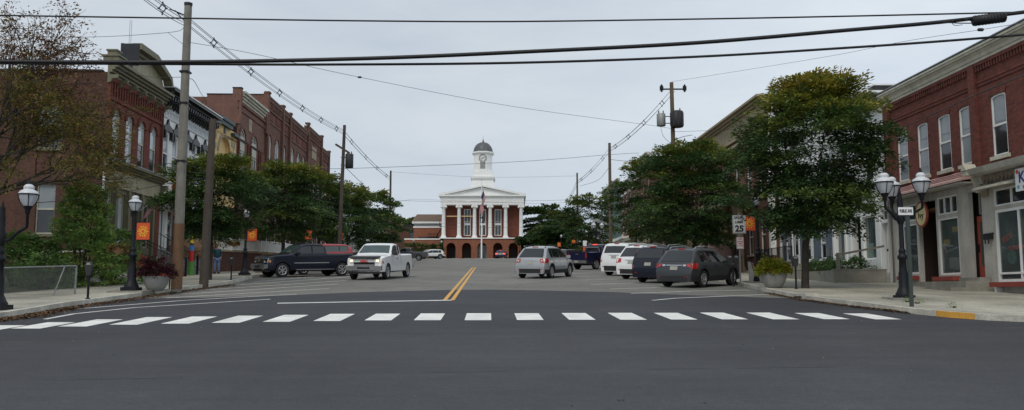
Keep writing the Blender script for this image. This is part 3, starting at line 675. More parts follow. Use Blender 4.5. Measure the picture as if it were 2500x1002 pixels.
        if sid: B.siding(0, W, zb, top, [(h[0] - .1, h[1] + .1, h[2] - .13, h[3] + .3) for h in hs], mat); B.siding(0, depth, zb, top, [], mat, plane='n' if side == 'L' else 'x')
        q = MB()
        for k in range(4): a = .3 + (W - .8) * k / 3; q.box(a, a + .2, -1.5, -1.3, zb - .5, zb + 3)
        q.box(.1, W - .1, -1.7, -.0, zb + 3.001, zb + 3.3); B.put(q, 'porch', trim)
        return B
    plain('pale grey house with white porch just beyond the brick row, left side', 'L', 98.6, 107, 5.0, 14.9, pm('pale_grey_boards', (.4, .42, .42), .7, .08), sid=True)
    plain('white house with porch columns behind the last left trees', 'L', 109, 119, 5.5, 14.0, M_WHITE)
    plain('cream house farthest up the left side of the avenue', 'L', 122, 133, 6.2, 15.5, M_IVORY)
    # right side far
    plain('green clapboard house with cream gable cornice, right side behind the trees', 'R', 112, 128, 5.6, 16.6, M_GREENW, trim=M_IVORY, n=4, floors=3, sid=True)
    plain('white and grey house on the right beyond the green one', 'R', 130, 140, 6.5, 13.5, pm('grey_white_boards', (.45, .46, .45), .7, .08))
    plain('red brick house between green house and the ornate cornice building', 'R', 100.5, 111.5, 5.2, 15.4, M_BRICK_B, trim=M_WHITE, n=4, floors=3, name='brick_building')
    plain('tall building with ornate bracketed white cornice rising behind right trees', 'R', 91, 100.2, 4.7, 16.6, M_BRICK_R, trim=M_IVORY, n=3, floors=3, name='brick_building')
    plain('low brick shop row behind the parked white cars', 'R', 71.5, 90.6, 3.8, 9.6, M_BRICK_A, trim=M_TAN, n=6, floors=2, name='brick_building')

def build_right():
    # corner brick building -------------------------------------------------------
    B = Bld('brick_shop_building', 'dark red brick corner building with ivory cornice above grey shopfronts on the right', 'R', 20.5, 36.9, 1.7); W = 16.4
    wn = [(1.0, 1.85), (2.7, 3.5), (4.3, 5.15), (5.78, 6.55), (7.8, 8.65), (9.7, 10.5), (11.6, 12.4), (13.5, 14.3)]
    up = [(a, b, 6.35, 8.5, .06) for a, b in wn]
    B.wall(0, W, 5.6, 10.0, up, M_BRICK_R, name='upper_wall', th=.2)
    for i, (a, b) in enumerate(wn): B.win(a, b, 6.35, 8.5, .06, pane=M_GLASSR, low=[M_GLASS, M_GLASSR, M_GLASS, M_GLASSC, M_GLASS, None, None, None][i], sill=M_IVORY, fw=.06, inset=.02)
    for a, b in wn:
        q = MB(); p0 = arch_pts(a - .08, b + .08, 8.8, .17, 8); p1 = arch_pts(a, b, 8.502, .06, 8); n = len(p0)
        q.add([(x, -.025, z) for x, z in p0] + [(x, -.025, z) for x, z in p1], [(i, i + 1, n + i + 1, n + i) for i in range(n - 1)]); q.add([(x, -.025, z) for x, z in p1] + [(x, 0, z) for x, z in p1], [(i, i + 1, n + i + 1, n + i) for i in range(n - 1)]); B.put(q, 'lintel', M_BRICK_R)
    for a, b in ((0, .45), (6.68, 7.05), (11.0, 11.35), (15.9, 16.4)): B.box('pilaster', M_BRICK_R, a, b, -.13, 0, 5.9, 9.87)
    q = MB()
    for a, b in ((.46, 6.67), (7.06, 10.99), (11.36, 15.89)):
        q.box(a, b, -.06, 0, 9.12, 9.18); q.box(a, b, -.035, 0, 9.0, 9.118)
        q.box(a, b, -.1, 0, 9.75, 9.875)
        x = a + .05
        while x < b - .1: q.box(x, x + .07, -.085, 0, 9.55, 9.748); x += .16
    B.put(q, 'corbel_table', M_BRICK_R)
    b = MB(); pr = [(0, 9.88), (-.1, 9.88), (-.1, 9.97), (-.14, 9.99), (-.17, 10.1), (-.25, 10.2), (-.3, 10.22), (-.3, 10.29), (-.34, 10.3), (-.34, 10.38), (0, 10.42)]
    b.prism(pr, -.05, W + .1, 'x'); o = B.put(b, 'cornice', M_IVORY); B.box('roof_edge', M_GREYM, -.06, W + .1, -.36, .5, 10.421, 10.46, parent=o)
    # shopfront openings
    hs = [(1.0, 2.25, 2.42, 4.5), (1.0, 2.25, 4.62, 5.3), (2.4, 3.75, 2.0, 5.3), (3.87, 5.3, 2.33, 4.52), (3.87, 5.3, 4.66, 5.35), (6.05, 6.85, 2.1, 5.3), (7.6, 11.4, 2.0, 4.5), (7.6, 11.4, 4.62, 5.22), (12.2, 15.6, 1.9, 5.2)]
    B.wall(0, W, 1.0, 5.6, hs, M_STUCCO, name='shopfront_wall', th=.16, d=.02)
    for i in (0, 3): B.win(*hs[i], frame=M_WHITE, pane=M_SHOP, rail=False, fw=.07, inset=.04, name='shop_window')
    B.win(*hs[1], frame=M_WHITE, pane=M_GLASS, rail=False, mull=1, fw=.06, inset=.04, name='transom'); B.win(*hs[4], frame=M_WHITE, pane=M_GLASS, rail=False, mull=2, fw=.06, inset=.04, name='transom')
    B.win(*hs[6], frame=M_WHITE, pane=M_SHOP, rail=.12, mull=2, fw=.1, inset=.04, name='shop_window'); B.win(*hs[7], frame=M_WHITE, pane=M_GLASS, rail=False, mull=3, fw=.06, inset=.04, name='transom')
    B.win(*hs[8], frame=M_WHITE, pane=M_SHOP, rail=False, mull=1, fw=.1, name='shop_window')
    # recessed dark shop entrance and its door
    d = B.box('door', M_BLACKP, 2.55, 3.6, 1.3, 1.36, 2.05, 4.3); B.box('pane', M_GLASS, 2.7, 3.45, 1.28, 1.299, 2.5, 4.15, parent=d)
    B.box('entrance_ceiling', M_ORW, 2.4, 3.75, .03, 1.3, 4.9, 5.0); B.win(2.4, 3.75, 4.35, 4.9, d=1.1, frame=M_IVORY, pane=M_GLASS, rail=False, name='transom')
    d = B.box('door', M_DOORRED, 6.08, 6.82, .28, .34, 2.1, 4.42, ); B.box('pane', M_GLASS, 6.28, 6.6, .26, .279, 2.6, 4.2, parent=d); B.box('handle', M_METAL, 6.12, 6.17, .23, .279, 3.1, 3.4, parent=d)
    B.win(6.05, 6.85, 4.5, 5.3, d=.3, frame=M_STUCCO, pane=M_GLASS, rail=False, name='transom')
    B.box('interior_floor', M_INT, .8, 15.8, .2, 6, 1.6, 1.95); B.box('interior_wall', M_DARKBR, .6, 15.8, 6, 6.1, 1.9, 5.5, .6, .7, .2, 6, 1.9, 5.5, 2.3, 2.36, .2, 2.2, 1.9, 5.5, 3.8, 3.86, .2, 2.2, 1.9, 5.5, 5.4, 5.9, .55, 6, 1.9, 5.5, 7.0, 7.4, .55, 6, 1.9, 5.5, 15.7, 15.8, .55, 6, 1.9, 5.5)
    B.box('interior_ceiling', M_INT, .6, 15.8, .55, 6, 5.5, 5.56)
    for nm2, (a, b2, zt) in (('window_board', (1.0, 2.25, 2.2)), ('window_board', (3.85, 5.3, 2.12)), ('window_board', (7.62, 9.9, 1.86))):
        B.box(nm2, M_REDP, a - .05, b2, -.3, -.0, zt - .02, zt + .14)
    B.box('white_sill', M_WHITE, 7.5, 11.5, -.12, .02, 1.86, 1.99)
    B.box('bracket', M_WHITE, 7.8, 7.86, -.25, -.002, 1.5, 1.83); B.box('bracket', M_WHITE, 9.6, 9.66, -.25, -.002, 1.5, 1.83)
    # pink metal pent roof
    b = MB()
    b.prism([(0, 6.12), (-.55, 5.76), (-.55, 5.68), (0, 5.78)], .2, 6.55, 'x'); o = B.put(b, 'pent_roof', M_PINK)
    b = MB(); 
    for t in (.3, .55, .8): y, z = -.55 * t, 6.12 - .36 * t; b.box(.2, 6.55, y - .02, y + .02, z - .0, z + .03)
    B.put(b, 'seams', pm('dark_pink_metal', (.3, .14, .13), .5, .05), o); B.box('soffit', M_STUCCO, .25, 6.5, -.5, -.02, 5.6, 5.66)
    # grey moulded fascia over the near shop
    b = MB(); b.prism([(0, 5.5), (-.1, 5.5), (-.12, 5.75), (-.5, 5.82), (-.56, 5.92), (-.6, 6.0), (0, 6.08)], 6.95, W, 'x'); o = B.put(b, 'shop_cornice', M_STUCCO)
    b = MB()
    for i in range(int((W - 7.3) / .22)):
        a = 7.3 + i * .22; b.prism([(a, 5.72), (a + .2, 5.72), (a + .2, 5.6), (a + .1, 5.46), (a, 5.6)], -.2, -.14)
    B.put(b, 'scalloped_trim', pm('brown_trim', (.2, .15, .11), .7, .1), o)
    b = MB(); b.prism([(0, 5.45), (-.55, 5.28), (-.55, 5.22), (0, 5.3)], 7.3, 9.15, 'x'); B.put(b, 'small_awning', M_IVORY)
    b = MB(); b.box(6.82, 7.1, -.6, -.25, 5.8, 5.98); b.add([(6.78, -.64, 5.98), (7.14, -.64, 5.98), (7.14, -.2, 5.98), (6.78, -.2, 5.98), (6.96, -.64, 6.22), (6.96, -.2, 6.22)], [(0, 1, 4), (2, 3, 5), (0, 4, 5, 3), (1, 2, 5, 4), (0, 3, 2, 1)]); b.prism([(-.001, 5.2), (-.15, 5.2), (-.22, 5.5), (-.35, 5.749), (-.001, 5.749)], 6.84, 6.95, 'x'); B.put(b, 'gable_bracket', M_IVORY)
    b = MB(); [b.box(7.05 + i * .12, 7.12 + i * .12, -.1, 0, 5.02, 5.25) for i in range(3)]; B.put(b, 'fluted_block', M_TAN)
    B.mass(0, W, .55, 16, 1.0, 10.1, M_BRICK_R); B.box('end_wall', M_BRICK_R, 0, .2, .02, .55, 1, 10, W - .2, W, .02, .55, 1, 10)
    b = MB(); b.tube([(.1, -.12, 5.6), (.1, -.12, 2.0)], .05, 6); B.put(b, 'downspout', M_STUCCO)
    # things on and by this building
    T = lambda nm3, lab, cat, u, y, z, grp=None: thing(nm3, lab, cat, (Vector(B.loc) + Matrix.Rotation(B.rz, 3, 'Z') @ Vector((u, y, z - B.zb)))[:], B.rz, grp)
    s = T('shop_sign', 'white board sign with blue lettering Kids, hung on the shop cornice at right edge', 'shop sign', 9.35, -.25, 5.3)
    b = MB(); b.box(0, 2.1, -.04, 0, -.36, .38); b.build('board', M_SIGNW, s); lettering('Kids', .5, pm('sign_blue', (.03, .03, .2), .5, .03), s, FACE(.62, -.045, .07), .01)
    lettering('ST', .2, pm('sign_blue', (.03, .03, .2), .5, .03), s, FACE(.9, -.045, -.22), .006)
    for i, (x, z, c) in enumerate([(.12, .28, M_BANR), (.55, .3, M_BANY), (.15, -.22, pm('sign_cyan', (.1, .4, .5), .5)), (.45, -.25, pm('sign_pinkred', (.6, .12, .1), .5)), (1.3, .2, M_BANY), (1.7, -.2, M_BANR)]):
        q = MB(); q.lathe([(.07, 0), (.07, .008)], 8, (x, -.05, z), ax='y'); q.build('spot', c, s)
    s = T('oval_sign', 'oval hanging sign with red rim and yellow face lettered Ivy', 'shop sign', 3.1, -.2, 4.78)
    def oval(rx, rz, d0, d1): return MB().prism([(rx * math.cos(t), rz * math.sin(t)) for t in np.linspace(0, 2 * math.pi, 28, endpoint=False)], -d0, -d1, 'y')
    oval(.46, .53, -.035, .035).build('rim', M_REDP, s)
    oval(.38, .45, .036, .045).build('face', pm('sign_straw', (.62, .55, .28), .6, .08), s)
    lettering('Ivy', .38, M_INK, s, FACE(0, -.047, -.05), .006)
    b = MB(); b.tube([(-.2, .0, .4), (-.2, .2, .5)], .02, 5); b.tube([(.2, .0, .4), (.2, .2, .5)], .02, 5); b.build('bracket', M_METAL, s)
    s.rotation_euler.z = B.rz
    s = T('window_lettering', 'red KIDS and CONSIGNMENT lettering on the near shop window', 'window lettering', 7.8, .08, 3.3)
    lettering('KIDS', .27, M_SIGNR, s, FACE(.32, .02, .2, 0, .35), .006); lettering('CONSIGNMENT', .2, M_SIGNR, s, FACE(1.05, .02, -.14, 0, .04), .006)
    q = MB(); q.lathe([(.25, 0), (.25, .006)], 14, (.5, .03, -.45), ax='y'); q.build('green_picture', pm('decal_green', (.07, .16, .12), .6, .5, 6), s)
    s = T('window_poster', 'yellow paper signs taped inside the pale shop window', 'posters', 3.9, .14, 3.2)
    for x, z in ((.1, .3), (.75, .75)): q = MB(); q.box(x, x + .42, 0, .01, z, z + .2); q.build('poster', pm('poster_yellow', (.5, .33, .03), .7), s)
    for i, (lab, u, wd) in enumerate((('pale shelf unit of goods behind the near shop window', 8.0, 1.1), ('second shelf unit deeper in the near shop window', 9.8, 1.2), ('white display table inside the middle shop window', 4.0, 1.0))):
        s = T('display_shelf', lab, 'shelf', u, 1.0, 1.95); b = MB()
        for z in (.0, .45, .9): b.box(0, wd, 0, .4, z, z + .04)
        b.box(0, .04, 0, .4, 0, 1.3); b.box(wd - .04, wd, 0, .4, 0, 1.3); b.build('frame', M_WHITE, s)
        rr = random.Random(i)
        for z in (.04, .49, .94):
            q = MB(); x = .08
            while x < wd - .2: ww = rr.uniform(.08, .18); q.box(x, x + ww, .05, .3, z, z + rr.uniform(.12, .35)); x += ww + .04
            q.build('goods', [pm('goods_blue', (.1, .3, .45), .6), pm('goods_red', (.5, .1, .05), .6), pm('goods_green', (.1, .3, .15), .6)][rr.randint(0, 2)], s)
    s = T('mailbox', 'black wall mailbox on the grey pier beside the red door', 'mailbox', 7.1, -.14, 3.5); b = MB(); b.box(0, .4, 0, .13, 0, .18); b.box(.08, .1, 0, .04, -.15, 0); b.box(.28, .3, 0, .04, -.15, 0); b.build('box', M_BLACKP, s); b = MB(); b.prism([(-.02, .18), (.15, .18), (.15, .24), (-.02, .2)], -.01, .41, 'x'); b.build('lid', M_BLACKP, s)
    s = T('concrete_steps', 'long low concrete steps in front of the grey shopfront', 'steps', 2.9, -1.5, 1.5)
    b = MB(); b.box(0, 4.4, 0, 1.5, 0, .33); b.build('lower_step', M_CONC, s); b = MB(); b.box(.1, 4.35, .55, 1.5, .332, .56); b.build('upper_step', M_CONC, s); b = MB(); b.box(3.0, 4.3, 1.1, 1.5, .562, .68); b.build('threshold', M_CONC, s)
    # white clapboard building ------------------------------------------------------
    B = Bld('clapboard_building', 'white clapboard building with dark eaves beside the corner brick building', 'R', 36.95, 43.2, 2.0, setback=.05); W = 6.25
    hs2 = [(1.2, 2.1, 6.8, 8.9), (3.9, 4.8, 6.8, 8.9)]; hs = [(.25, 1.4, 3.2, 5.3), (2.25, 3.2, 2.6, 5.3), (3.4, 4.75, 3.2, 5.2), (5.35, 6.0, 2.55, 4.75), (5.35, 6.0, 4.85, 5.35), (3.4, 4.75, 5.28, 5.7)]
    B.wall(0, W, 1.5, 6.0, hs, M_WHITE, name='shopfront_wall', th=.3); B.wall(0, W, 6.0, 10.5, hs2, M_WHITE, name='upper_wall')
    B.siding(0, W, 6.0, 10.3, [(h[0] - .1, h[1] + .1, h[2] - .13, h[3] + .3) for h in hs2], M_WHITE)
    for h in hs2: B.win(*h, frame=M_WHITE, pane=M_GLASS, sill=M_WHITE, hood=M_WHITE, inset=.02)
    B.win(*hs[0], frame=M_WHITE, pane=M_SHOP, rail=False, name='shop_window'); B.win(*hs[2], frame=M_WHITE, pane=M_SHOP, rail=False, name='shop_window'); B.win(*hs[4], pane=M_TEAL, rail=False, name='transom'); B.win(*hs[5], pane=M_TEAL, rail=False, name='transom')
    B.dark(.1, 5.3, .9, 1.0, 2.2, 5.9); B.box('interior_floor', M_INT, .1, 5.3, .3, .9, 2.2, 2.5)
    d = B.box('door', M_WHITE, 5.38, 5.97, .2, .26, 2.55, 4.72); B.box('handle', M_METAL, 5.45, 5.49, .15, .199, 3.5, 3.6, parent=d); [B.box('panel', M_WHITE, 5.5, 5.87, .185, .199, z_, z_ + .7, parent=d) for z_ in (2.8, 3.75)]
    d = B.box('door', M_DARKBR, 2.3, 3.15, .6, .66, 2.6, 4.7); B.box('pane', M_GLASS, 2.45, 3.0, .58, .599, 3.2, 4.5, parent=d)
    B.box('trim', M_WHITE, 0, W, -.08, 0, 5.75, 5.95)
    for a_, b_ in ((0, .2), (1.45, 1.65), (2.05, 2.2), (4.85, 5.25), (6.05, 6.25)): B.box('pilaster', M_WHITE, a_, b_, -.05, 0, 2, 5.748)
    B.box('window_poster', pm('poster_pale_green', (.35, .5, .42), .7), 3.55, 4.1, .17, .18, 3.3, 3.95)
    B.cornice(0, W, 10.32, 10.55, .75, M_LEAD, 2, brackets=1.4, bh=.5, bw=.12, bmat=M_TEAL); B.box('gutter', M_WHITE, -.05, W, -.82, -.0, 10.551, 10.65)
    B.box('false_front', M_ROOF, 5.3, W - .3, -.3, 2, 10.651, 10.95); B.box('flashing', M_WHITE, 5.25, W - .28, -.35, 2.02, 10.951, 11.02)
    B.mass(0, W, .0, 14, 1.5, 10.5, M_WHITE)
    # blue grey house -----------------------------------------------------------------
    B = Bld('clapboard_building', 'blue-grey clapboard ground floor with white upper storey behind the big right tree', 'R', 43.25, 52.3, 2.3, setback=.5); W = 9.05
    hs = [(1.0, 1.6, 3.6, 5.0), (2.2, 3.1, 2.9, 5.2), (4.2, 4.9, 3.5, 5.2), (6.3, 7.0, 3.5, 5.2)]; hs2 = [(1.0, 1.9, 7, 9), (3.5, 4.4, 7, 9), (6.5, 7.4, 7, 9)]
    B.wall(0, W, 2.0, 6.0, hs, M_BLUEW, name='lower_wall'); B.siding(0, W, 2.6, 5.9, [(h[0] - .1, h[1] + .1, h[2] - .1, h[3] + .1) for h in hs], M_BLUEW)
    B.wall(0, W, 6.0, 12.3, hs2, M_WHITE, name='upper_wall'); B.siding(0, W, 6.1, 12.1, hs2, M_WHITE, step=.15)
    for h in (hs[0], hs[2], hs[3], *hs2): B.win(*h, frame=M_WHITE, pane=M_GLASS, sill=M_WHITE, inset=.02)
    d = B.box('door', M_WHITE, 2.25, 3.05, .05, .1, 2.9, 5.15); B.box('pane', M_GLASS, 2.45, 2.85, .03, .049, 3.9, 4.95, parent=d)
    for a_, b_, c_ in ((2.05, 2.19, 5.3), (3.11, 3.25, 5.3), (0, .3, 6), (W - .35, W, 6), (5.0, 5.3, 5.9)): B.box('corner_board', M_WHITE, a_, b_, -.055, 0, 2.5, c_)
    B.box('meter_box', M_GREYM, 7.4, 7.65, -.15, -.03, 3.6, 4.0, 7.9, 8.1, -.12, -.03, 3.55, 3.9)
    B.cornice(0, W, 12.1, 12.45, .6, M_LEAD, 3); B.mass(0, W, 0, 14, 2.0, 12.2, M_WHITE)
    # brick building with cream frieze ---------------------------------------------------
    B = Bld('brick_building', 'large red brick hall with wide cream entablature and tan columns, right side', 'R', 52.5, 71.2, 2.8); W = 18.7
    wn = [(1 + 2.6 * i, 2.1 + 2.6 * i) for i in range(7)]; hs = [(a, b, 8.0, 10.8) for a, b in wn] + [(a, b, 4.2, 6.6) for a, b in wn]
    B.wall(0, W, 2.0, 12.6, hs, M_BRICK_B, name='front_wall')
    for h in hs: B.win(*h, frame=M_WHITE, pane=M_GLASS, sill=M_TAN)
    B.box('frieze', M_TAN, -.05, W + .05, -.12, .1, 12.5, 13.6); B.cornice(-.05, W + .1, 13.6, 14.2, .7, M_TAN, 4); B.box('architrave', M_TAN, -.05, W + .05, -.25, .05, 11.9, 12.1, -.05, W + .05, -.3, .05, 12.3, 12.499)
    for a in (3.0, 6.2, 9.4, 12.6, 15.8):
        q = MB(); q.lathe([(.42, 0), (.42, .3), (.34, .4), (.32, 4.2), (.4, 4.35), (.45, 4.6)], 14, (a, -1.2, 3.0)); B.put(q, 'column', M_TAN)
    B.box('porch_roof', M_TAN, 2.2, 16.6, -1.8, 0, 7.62, 8.1); B.box('side_quoin', M_WHITE, W - .3, W + .03, -.04, .3, 4, 11.9)
    B.mass(0, W, 0, 16, 2.0, 12.6, M_BRICK_B)
    return
def build_far():
    # courthouse ---------------------------------------------------------------------------
    cx = P(1177, 630, 165).x
    B = Bld('courthouse', 'brick courthouse with six white columns, pediment and clock tower at the street end', 'C', 0, 16.4, 8.2, cat='courthouse', loc=(cx, 165, 8.2), rz=0)
    zt = 12.35
    hs = [(c - .9, c + .9, 7.5, 11.55, .9) for c in (-6.1, -3.05, 0, 3.05, 6.1)]
    B.wall(-8.15, 8.15, 7.5, zt, hs, M_BRICK_C, name='arcade', th=.6)
    q = MB()
    for h in hs:
        a0 = arch_pts(h[0] - .2, h[1] + .2, h[3] + .2, h[4] + .2, 12); a1 = arch_pts(h[0], h[1], h[3], h[4], 12); n = len(a0)
        q.add([(a, -.05, z) for a, z in a0] + [(a, -.05, z) for a, z in a1] + [(a, 0, z) for a, z in a0], [(i, i + 1, n + i + 1, n + i) for i in range(n - 1)] + [(i, i + 1, 2 * n + i + 1, 2 * n + i) for i in range(n - 1)])
    B.put(q, 'arch_moulding', M_BRICK_C)
    B.box('arcade_side', M_BRICK_C, -8.15, -7.6, .0, 22, 7.5, zt - .002, 7.6, 8.15, 0, 22, 7.5, zt - .002); B.box('arcade_back_wall', M_BRICK_CD, -7.6, 7.6, 3.0, 3.2, 7.5, zt)
    for c in (-6.1, -3.05, 3.05, 6.1): B.box('inner_door', M_DARKBR, c - .6, c + .6, 2.9, 2.99, 8.2, 10.8)
    d = B.box('entrance_door', M_WHITE, -.8, .8, 2.9, 2.99, 8.2, 11.2); B.box('pane', M_GLASS, -.6, .6, 2.85, 2.899, 8.6, 11.0, parent=d)
    B.box('floor_slab', M_WHITE, -8.4, 8.4, -.2, 3, zt, 12.55)
    for i, c in enumerate((-7.62, -4.58, -1.53, 1.53, 4.58, 7.62)):
        q = MB(); q.box(c - .55, c + .55, 0, 1.1, 12.551, 12.75)
        q.lathe([(.52, 12.75), (.5, 12.9), (.42, 12.98), (.42, 13.05), (.39, 13.2), (.375, 15), (.33, 18.4), (.36, 18.45)], 18, (c, .55, 0)); o = B.put(q, 'column', M_WHITE)
        q = MB(); q.box(c - .5, c + .5, .02, 1.1, 18.85, 19.05); q.box(c - .42, c + .42, .1, 1.0, 18.5, 18.849)
        for s_ in (-1, 1): q.lathe([(.06, -.02), (.24, 0), (.26, .05), (.26, 1.05)], 12, (c + s_ * .42, .03, 18.68), ax='y')
        B.put(q, 'capital', M_WHITE, o)
    hs = [(c - .68, c + .68, 13.1, 18.4) for c in (-3.05, 0, 3.05)]
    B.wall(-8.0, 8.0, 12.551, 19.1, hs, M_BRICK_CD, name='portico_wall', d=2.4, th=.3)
    for h in hs:
        B.win(*h, d=2.4, frame=M_WHITE, pane=M_GLASS, fw=.13, rail=.52, mull=1, inset=.05)
        B.box('spandrel', M_WHITE, h[0] + .1, h[1] - .1, 2.42, 2.49, 15.2, 15.6)
    for c in (-6.1, 6.1): B.box('brick_panel', M_BRICK_CD, c - .95, c + .95, 2.34, 2.4, 13.0, 18.5)
    B.box('scaffold_plank', pm('fresh_timber', (.62, .42, .2), .7), -7.1, -1.9, .9, 1.1, 16.75, 16.95)
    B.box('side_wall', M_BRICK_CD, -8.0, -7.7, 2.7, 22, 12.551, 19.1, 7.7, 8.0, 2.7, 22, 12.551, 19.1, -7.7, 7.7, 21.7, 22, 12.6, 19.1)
    q = MB(); q.box(-8.2, 8.2, .0, 22, 19.051, 20.55); q.box(-8.25, 8.25, -.06, 22.05, 19.55, 19.65); q.box(-8.35, 8.35, -.2, 22.2, 20.551, 20.7); q.box(-8.6, 8.6, -.45, 22.4, 20.701, 20.98); B.put(q, 'entablature', M_WHITE)
    q = MB(); q.prism([(-7.9, 20.981), (7.9, 20.981), (0, 22.35)], .1, 22); o = B.put(q, 'pediment', M_WHITE)
    q = MB()
    for s_ in (-1, 1):
        q.prism([(s_ * 8.6, 20.982), (s_ * 8.6, 21.2), (0, 22.85), (0, 22.6), (s_ * 7.5, 20.982)], -.45, .099); q.prism([(s_ * 7.4, 20.982), (0, 22.45), (0, 22.28), (s_ * 6.6, 20.982)], -.15, .098)
    B.put(q, 'raking_cornice', M_WHITE, o)
    q = MB(); q.prism([(-8.62, 20.99), (-8.62, 21.22), (0, 22.9), (8.62, 21.22), (8.62, 20.99)], .1005, 22.4); B.put(q, 'roof', M_GREYM)
    ty = 3.6
    def sq(q, w0, w1, z0, z1): q.add([(x * w, ty + y * w, z) for w, z in ((w0, z0), (w1, z1)) for x, y in ((-1, -1), (1, -1), (1, 1), (-1, 1))], [(0, 1, 5, 4), (1, 2, 6, 5), (2, 3, 7, 6), (3, 0, 4, 7), (0, 3, 2, 1), (4, 5, 6, 7)])
    q = MB(); sq(q, 2.6, 2.3, 21.5, 23.0); sq(q, 2.3, 2.12, 23.001, 24.25); sq(q, 2.3, 2.3, 24.251, 24.5); sq(q, 2.42, 2.42, 24.501, 24.85); sq(q, 1.98, 1.95, 24.851, 25.9); B.put(q, 'tower_base', M_WHITE)
    def octo(q, r0, r1, z0, z1):
        v = [(r * math.cos(math.pi / 8 + k * math.pi / 4) , ty + r * math.sin(math.pi / 8 + k * math.pi / 4), z) for r, z in ((r0, z0), (r1, z1)) for k in range(8)]
        q.add(v, [(k, (k + 1) % 8, 8 + (k + 1) % 8, 8 + k) for k in range(8)] + [list(range(7, -1, -1)), list(range(8, 16))])
    q = MB(); octo(q, 2.1, 2.1, 25.901, 26.15); octo(q, 1.98, 1.98, 26.151, 29.45); octo(q, 2.1, 2.25, 29.451, 29.7); octo(q, 2.35, 2.35, 29.701, 30.0); dr = B.put(q, 'tower_drum', M_WHITE)
    q = MB(); q.lathe([(1.95, 30.0), (1.95, 30.1), (1.9, 30.4), (1.78, 30.85), (1.5, 31.35), (1.1, 31.75), (.6, 32.0), (.25, 32.1), (.22, 32.3), (.1, 32.4), (.12, 32.55), (.03, 32.8), (.01, 33.4)], 24, (0, ty, 0)); dm = B.put(q, 'dome', M_LEAD)
    q = MB()
    for k in range(12):
        t = k * math.pi / 6 + .13; q.tube([(r * math.cos(t), ty + r * math.sin(t), z) for r, z in ((1.97, 30.05), (1.92, 30.4), (1.8, 30.85), (1.52, 31.37), (1.12, 31.77), (.6, 32.03))], .035, 4)
    B.put(q, 'ribs', pm('lead_rib', (.14, .15, .16), .5), dm)
    yf = ty - 1.98 * math.cos(math.pi / 8)
    q = MB(); q.lathe([(.8, 0), (.8, -.06), (.72, -.08), (.72, -.03)], 28, (0, yf, 28.6), ax='y', cap=False); ck = B.put(q, 'clock_rim', M_LEAD)
    q = MB(); q.lathe([(.72, 0), (.72, -.035)], 28, (0, yf, 28.6), ax='y'); B.put(q, 'clock_face', pm('clock_pale', (.62, .63, .62), .5, .04), ck)
    q = MB()
    for k in range(12):
        t = k * math.pi / 6; a, b_ = .5, .68; dx, dz = math.sin(t), math.cos(t); nx, nz = dz * .045, -dx * .045
        q.add([(dx * a - nx, yf - .045, 28.6 + dz * a - nz), (dx * a + nx, yf - .045, 28.6 + dz * a + nz), (dx * b_ + nx, yf - .045, 28.6 + dz * b_ + nz), (dx * b_ - nx, yf - .045, 28.6 + dz * b_ - nz)], [(0, 1, 2, 3)])
    for t, l_, w_ in ((R(66), .6, .045), (R(-115), .4, .06)):
        dx, dz = math.sin(t), math.cos(t); nx, nz = dz * w_, -dx * w_
        q.add([(-nx, yf - .05, 28.6 - nz), (nx, yf - .05, 28.6 + nz), (dx * l_ + nx * .5, yf - .05, 28.6 + dz * l_ + nz * .5), (dx * l_ - nx * .5, yf - .05, 28.6 + dz * l_ - nz * .5)], [(0, 1, 2, 3)])
    B.put(q, 'clock_hands', M_INK, ck, fix=False)
    q = MB(); q.box(-.5, .5, yf - .02, yf, 26.5, 27.95); lv = B.put(q, 'louvre', M_SHINGLE); q = MB()
    for k in range(6): q.box(-.48, .48, yf - .08, yf - .021, 26.62 + k * .23, 26.69 + k * .23)
    B.put(q, 'louvre_blades', M_WHITE, lv)
    # annex left of it
    B = Bld('annex_building', 'low brick annex with brown hipped roof left of the courthouse', 'C', 0, 10, 8.2, cat='building', loc=(-17.6, 178, 8.2), rz=0)
    hs = [(-2.2, 2.6, 10.6, 13.6)]
    B.wall(-3.2, 3.2, 7.8, 15.5, hs, M_BRICK_C, name='wall'); B.win(*hs[0], frame=M_TEAL, pane=M_GLASS, mull=3, rail=False)
    B.box('side_wall', M_BRICK_C, -3.2, -3.0, .2, 12, 7.8, 15.5, 3.0, 3.2, .2, 12, 7.8, 15.5); B.box('fascia', M_WHITE, -3.5, 3.5, -.3, 12, 16.4, 16.9, -3.3, 3.3, -.1, 12, 15.5, 15.8); B.box('upper_band', M_GREYM, -3.1, 3.1, 0, 12, 15.801, 16.4)
    q = MB(); q.add([(-3.6, -.4, 16.9), (3.6, -.4, 16.9), (3.6, 12, 16.9), (-3.6, 12, 16.9), (-2.8, 2.5, 18.6), (3.4, 2.5, 18.6), (3.4, 9, 18.6), (-2.8, 9, 18.6)], [(0, 1, 5, 4), (1, 2, 6, 5), (2, 3, 7, 6), (3, 0, 4, 7), (4, 5, 6, 7)]); B.put(q, 'roof', M_ROOFB)
    B = Bld('annex_building', 'flat brown brick wing partly behind the left trees beside the annex', 'C', 0, 10, 8.2, cat='building', loc=(-23.2, 180, 8.2), rz=0)
    hs = [(1.3, 2.2, 10.5, 15.4)]
    B.wall(-4, 2.4, 7.8, 15.9, hs, M_BRICK_L, name='wall'); B.win(*hs[0], frame=M_DARKBR, pane=M_GLASS); B.box('roof', M_ROOF, -4.1, 2.5, -.1, 10, 15.9, 16.1)
    f = thing('fire_escape', 'black iron fire escape zigzagging down the annex', 'fire escape', (-15.0, 176.2, 8.2)); q = MB()
    q.box(-2.6, -.4, 0, 1, 5.0, 5.1); q.box(-.2, 1.6, 0, 1, 7.4, 7.5); [q.tube([(-1.0, y, 5.1), (.4, y, 7.5)], .06, 4) for y in (0, .9)]; [q.tube([(-.6, y, 5.0), (1.2, y, .3)], .06, 4) for y in (0, .9)]
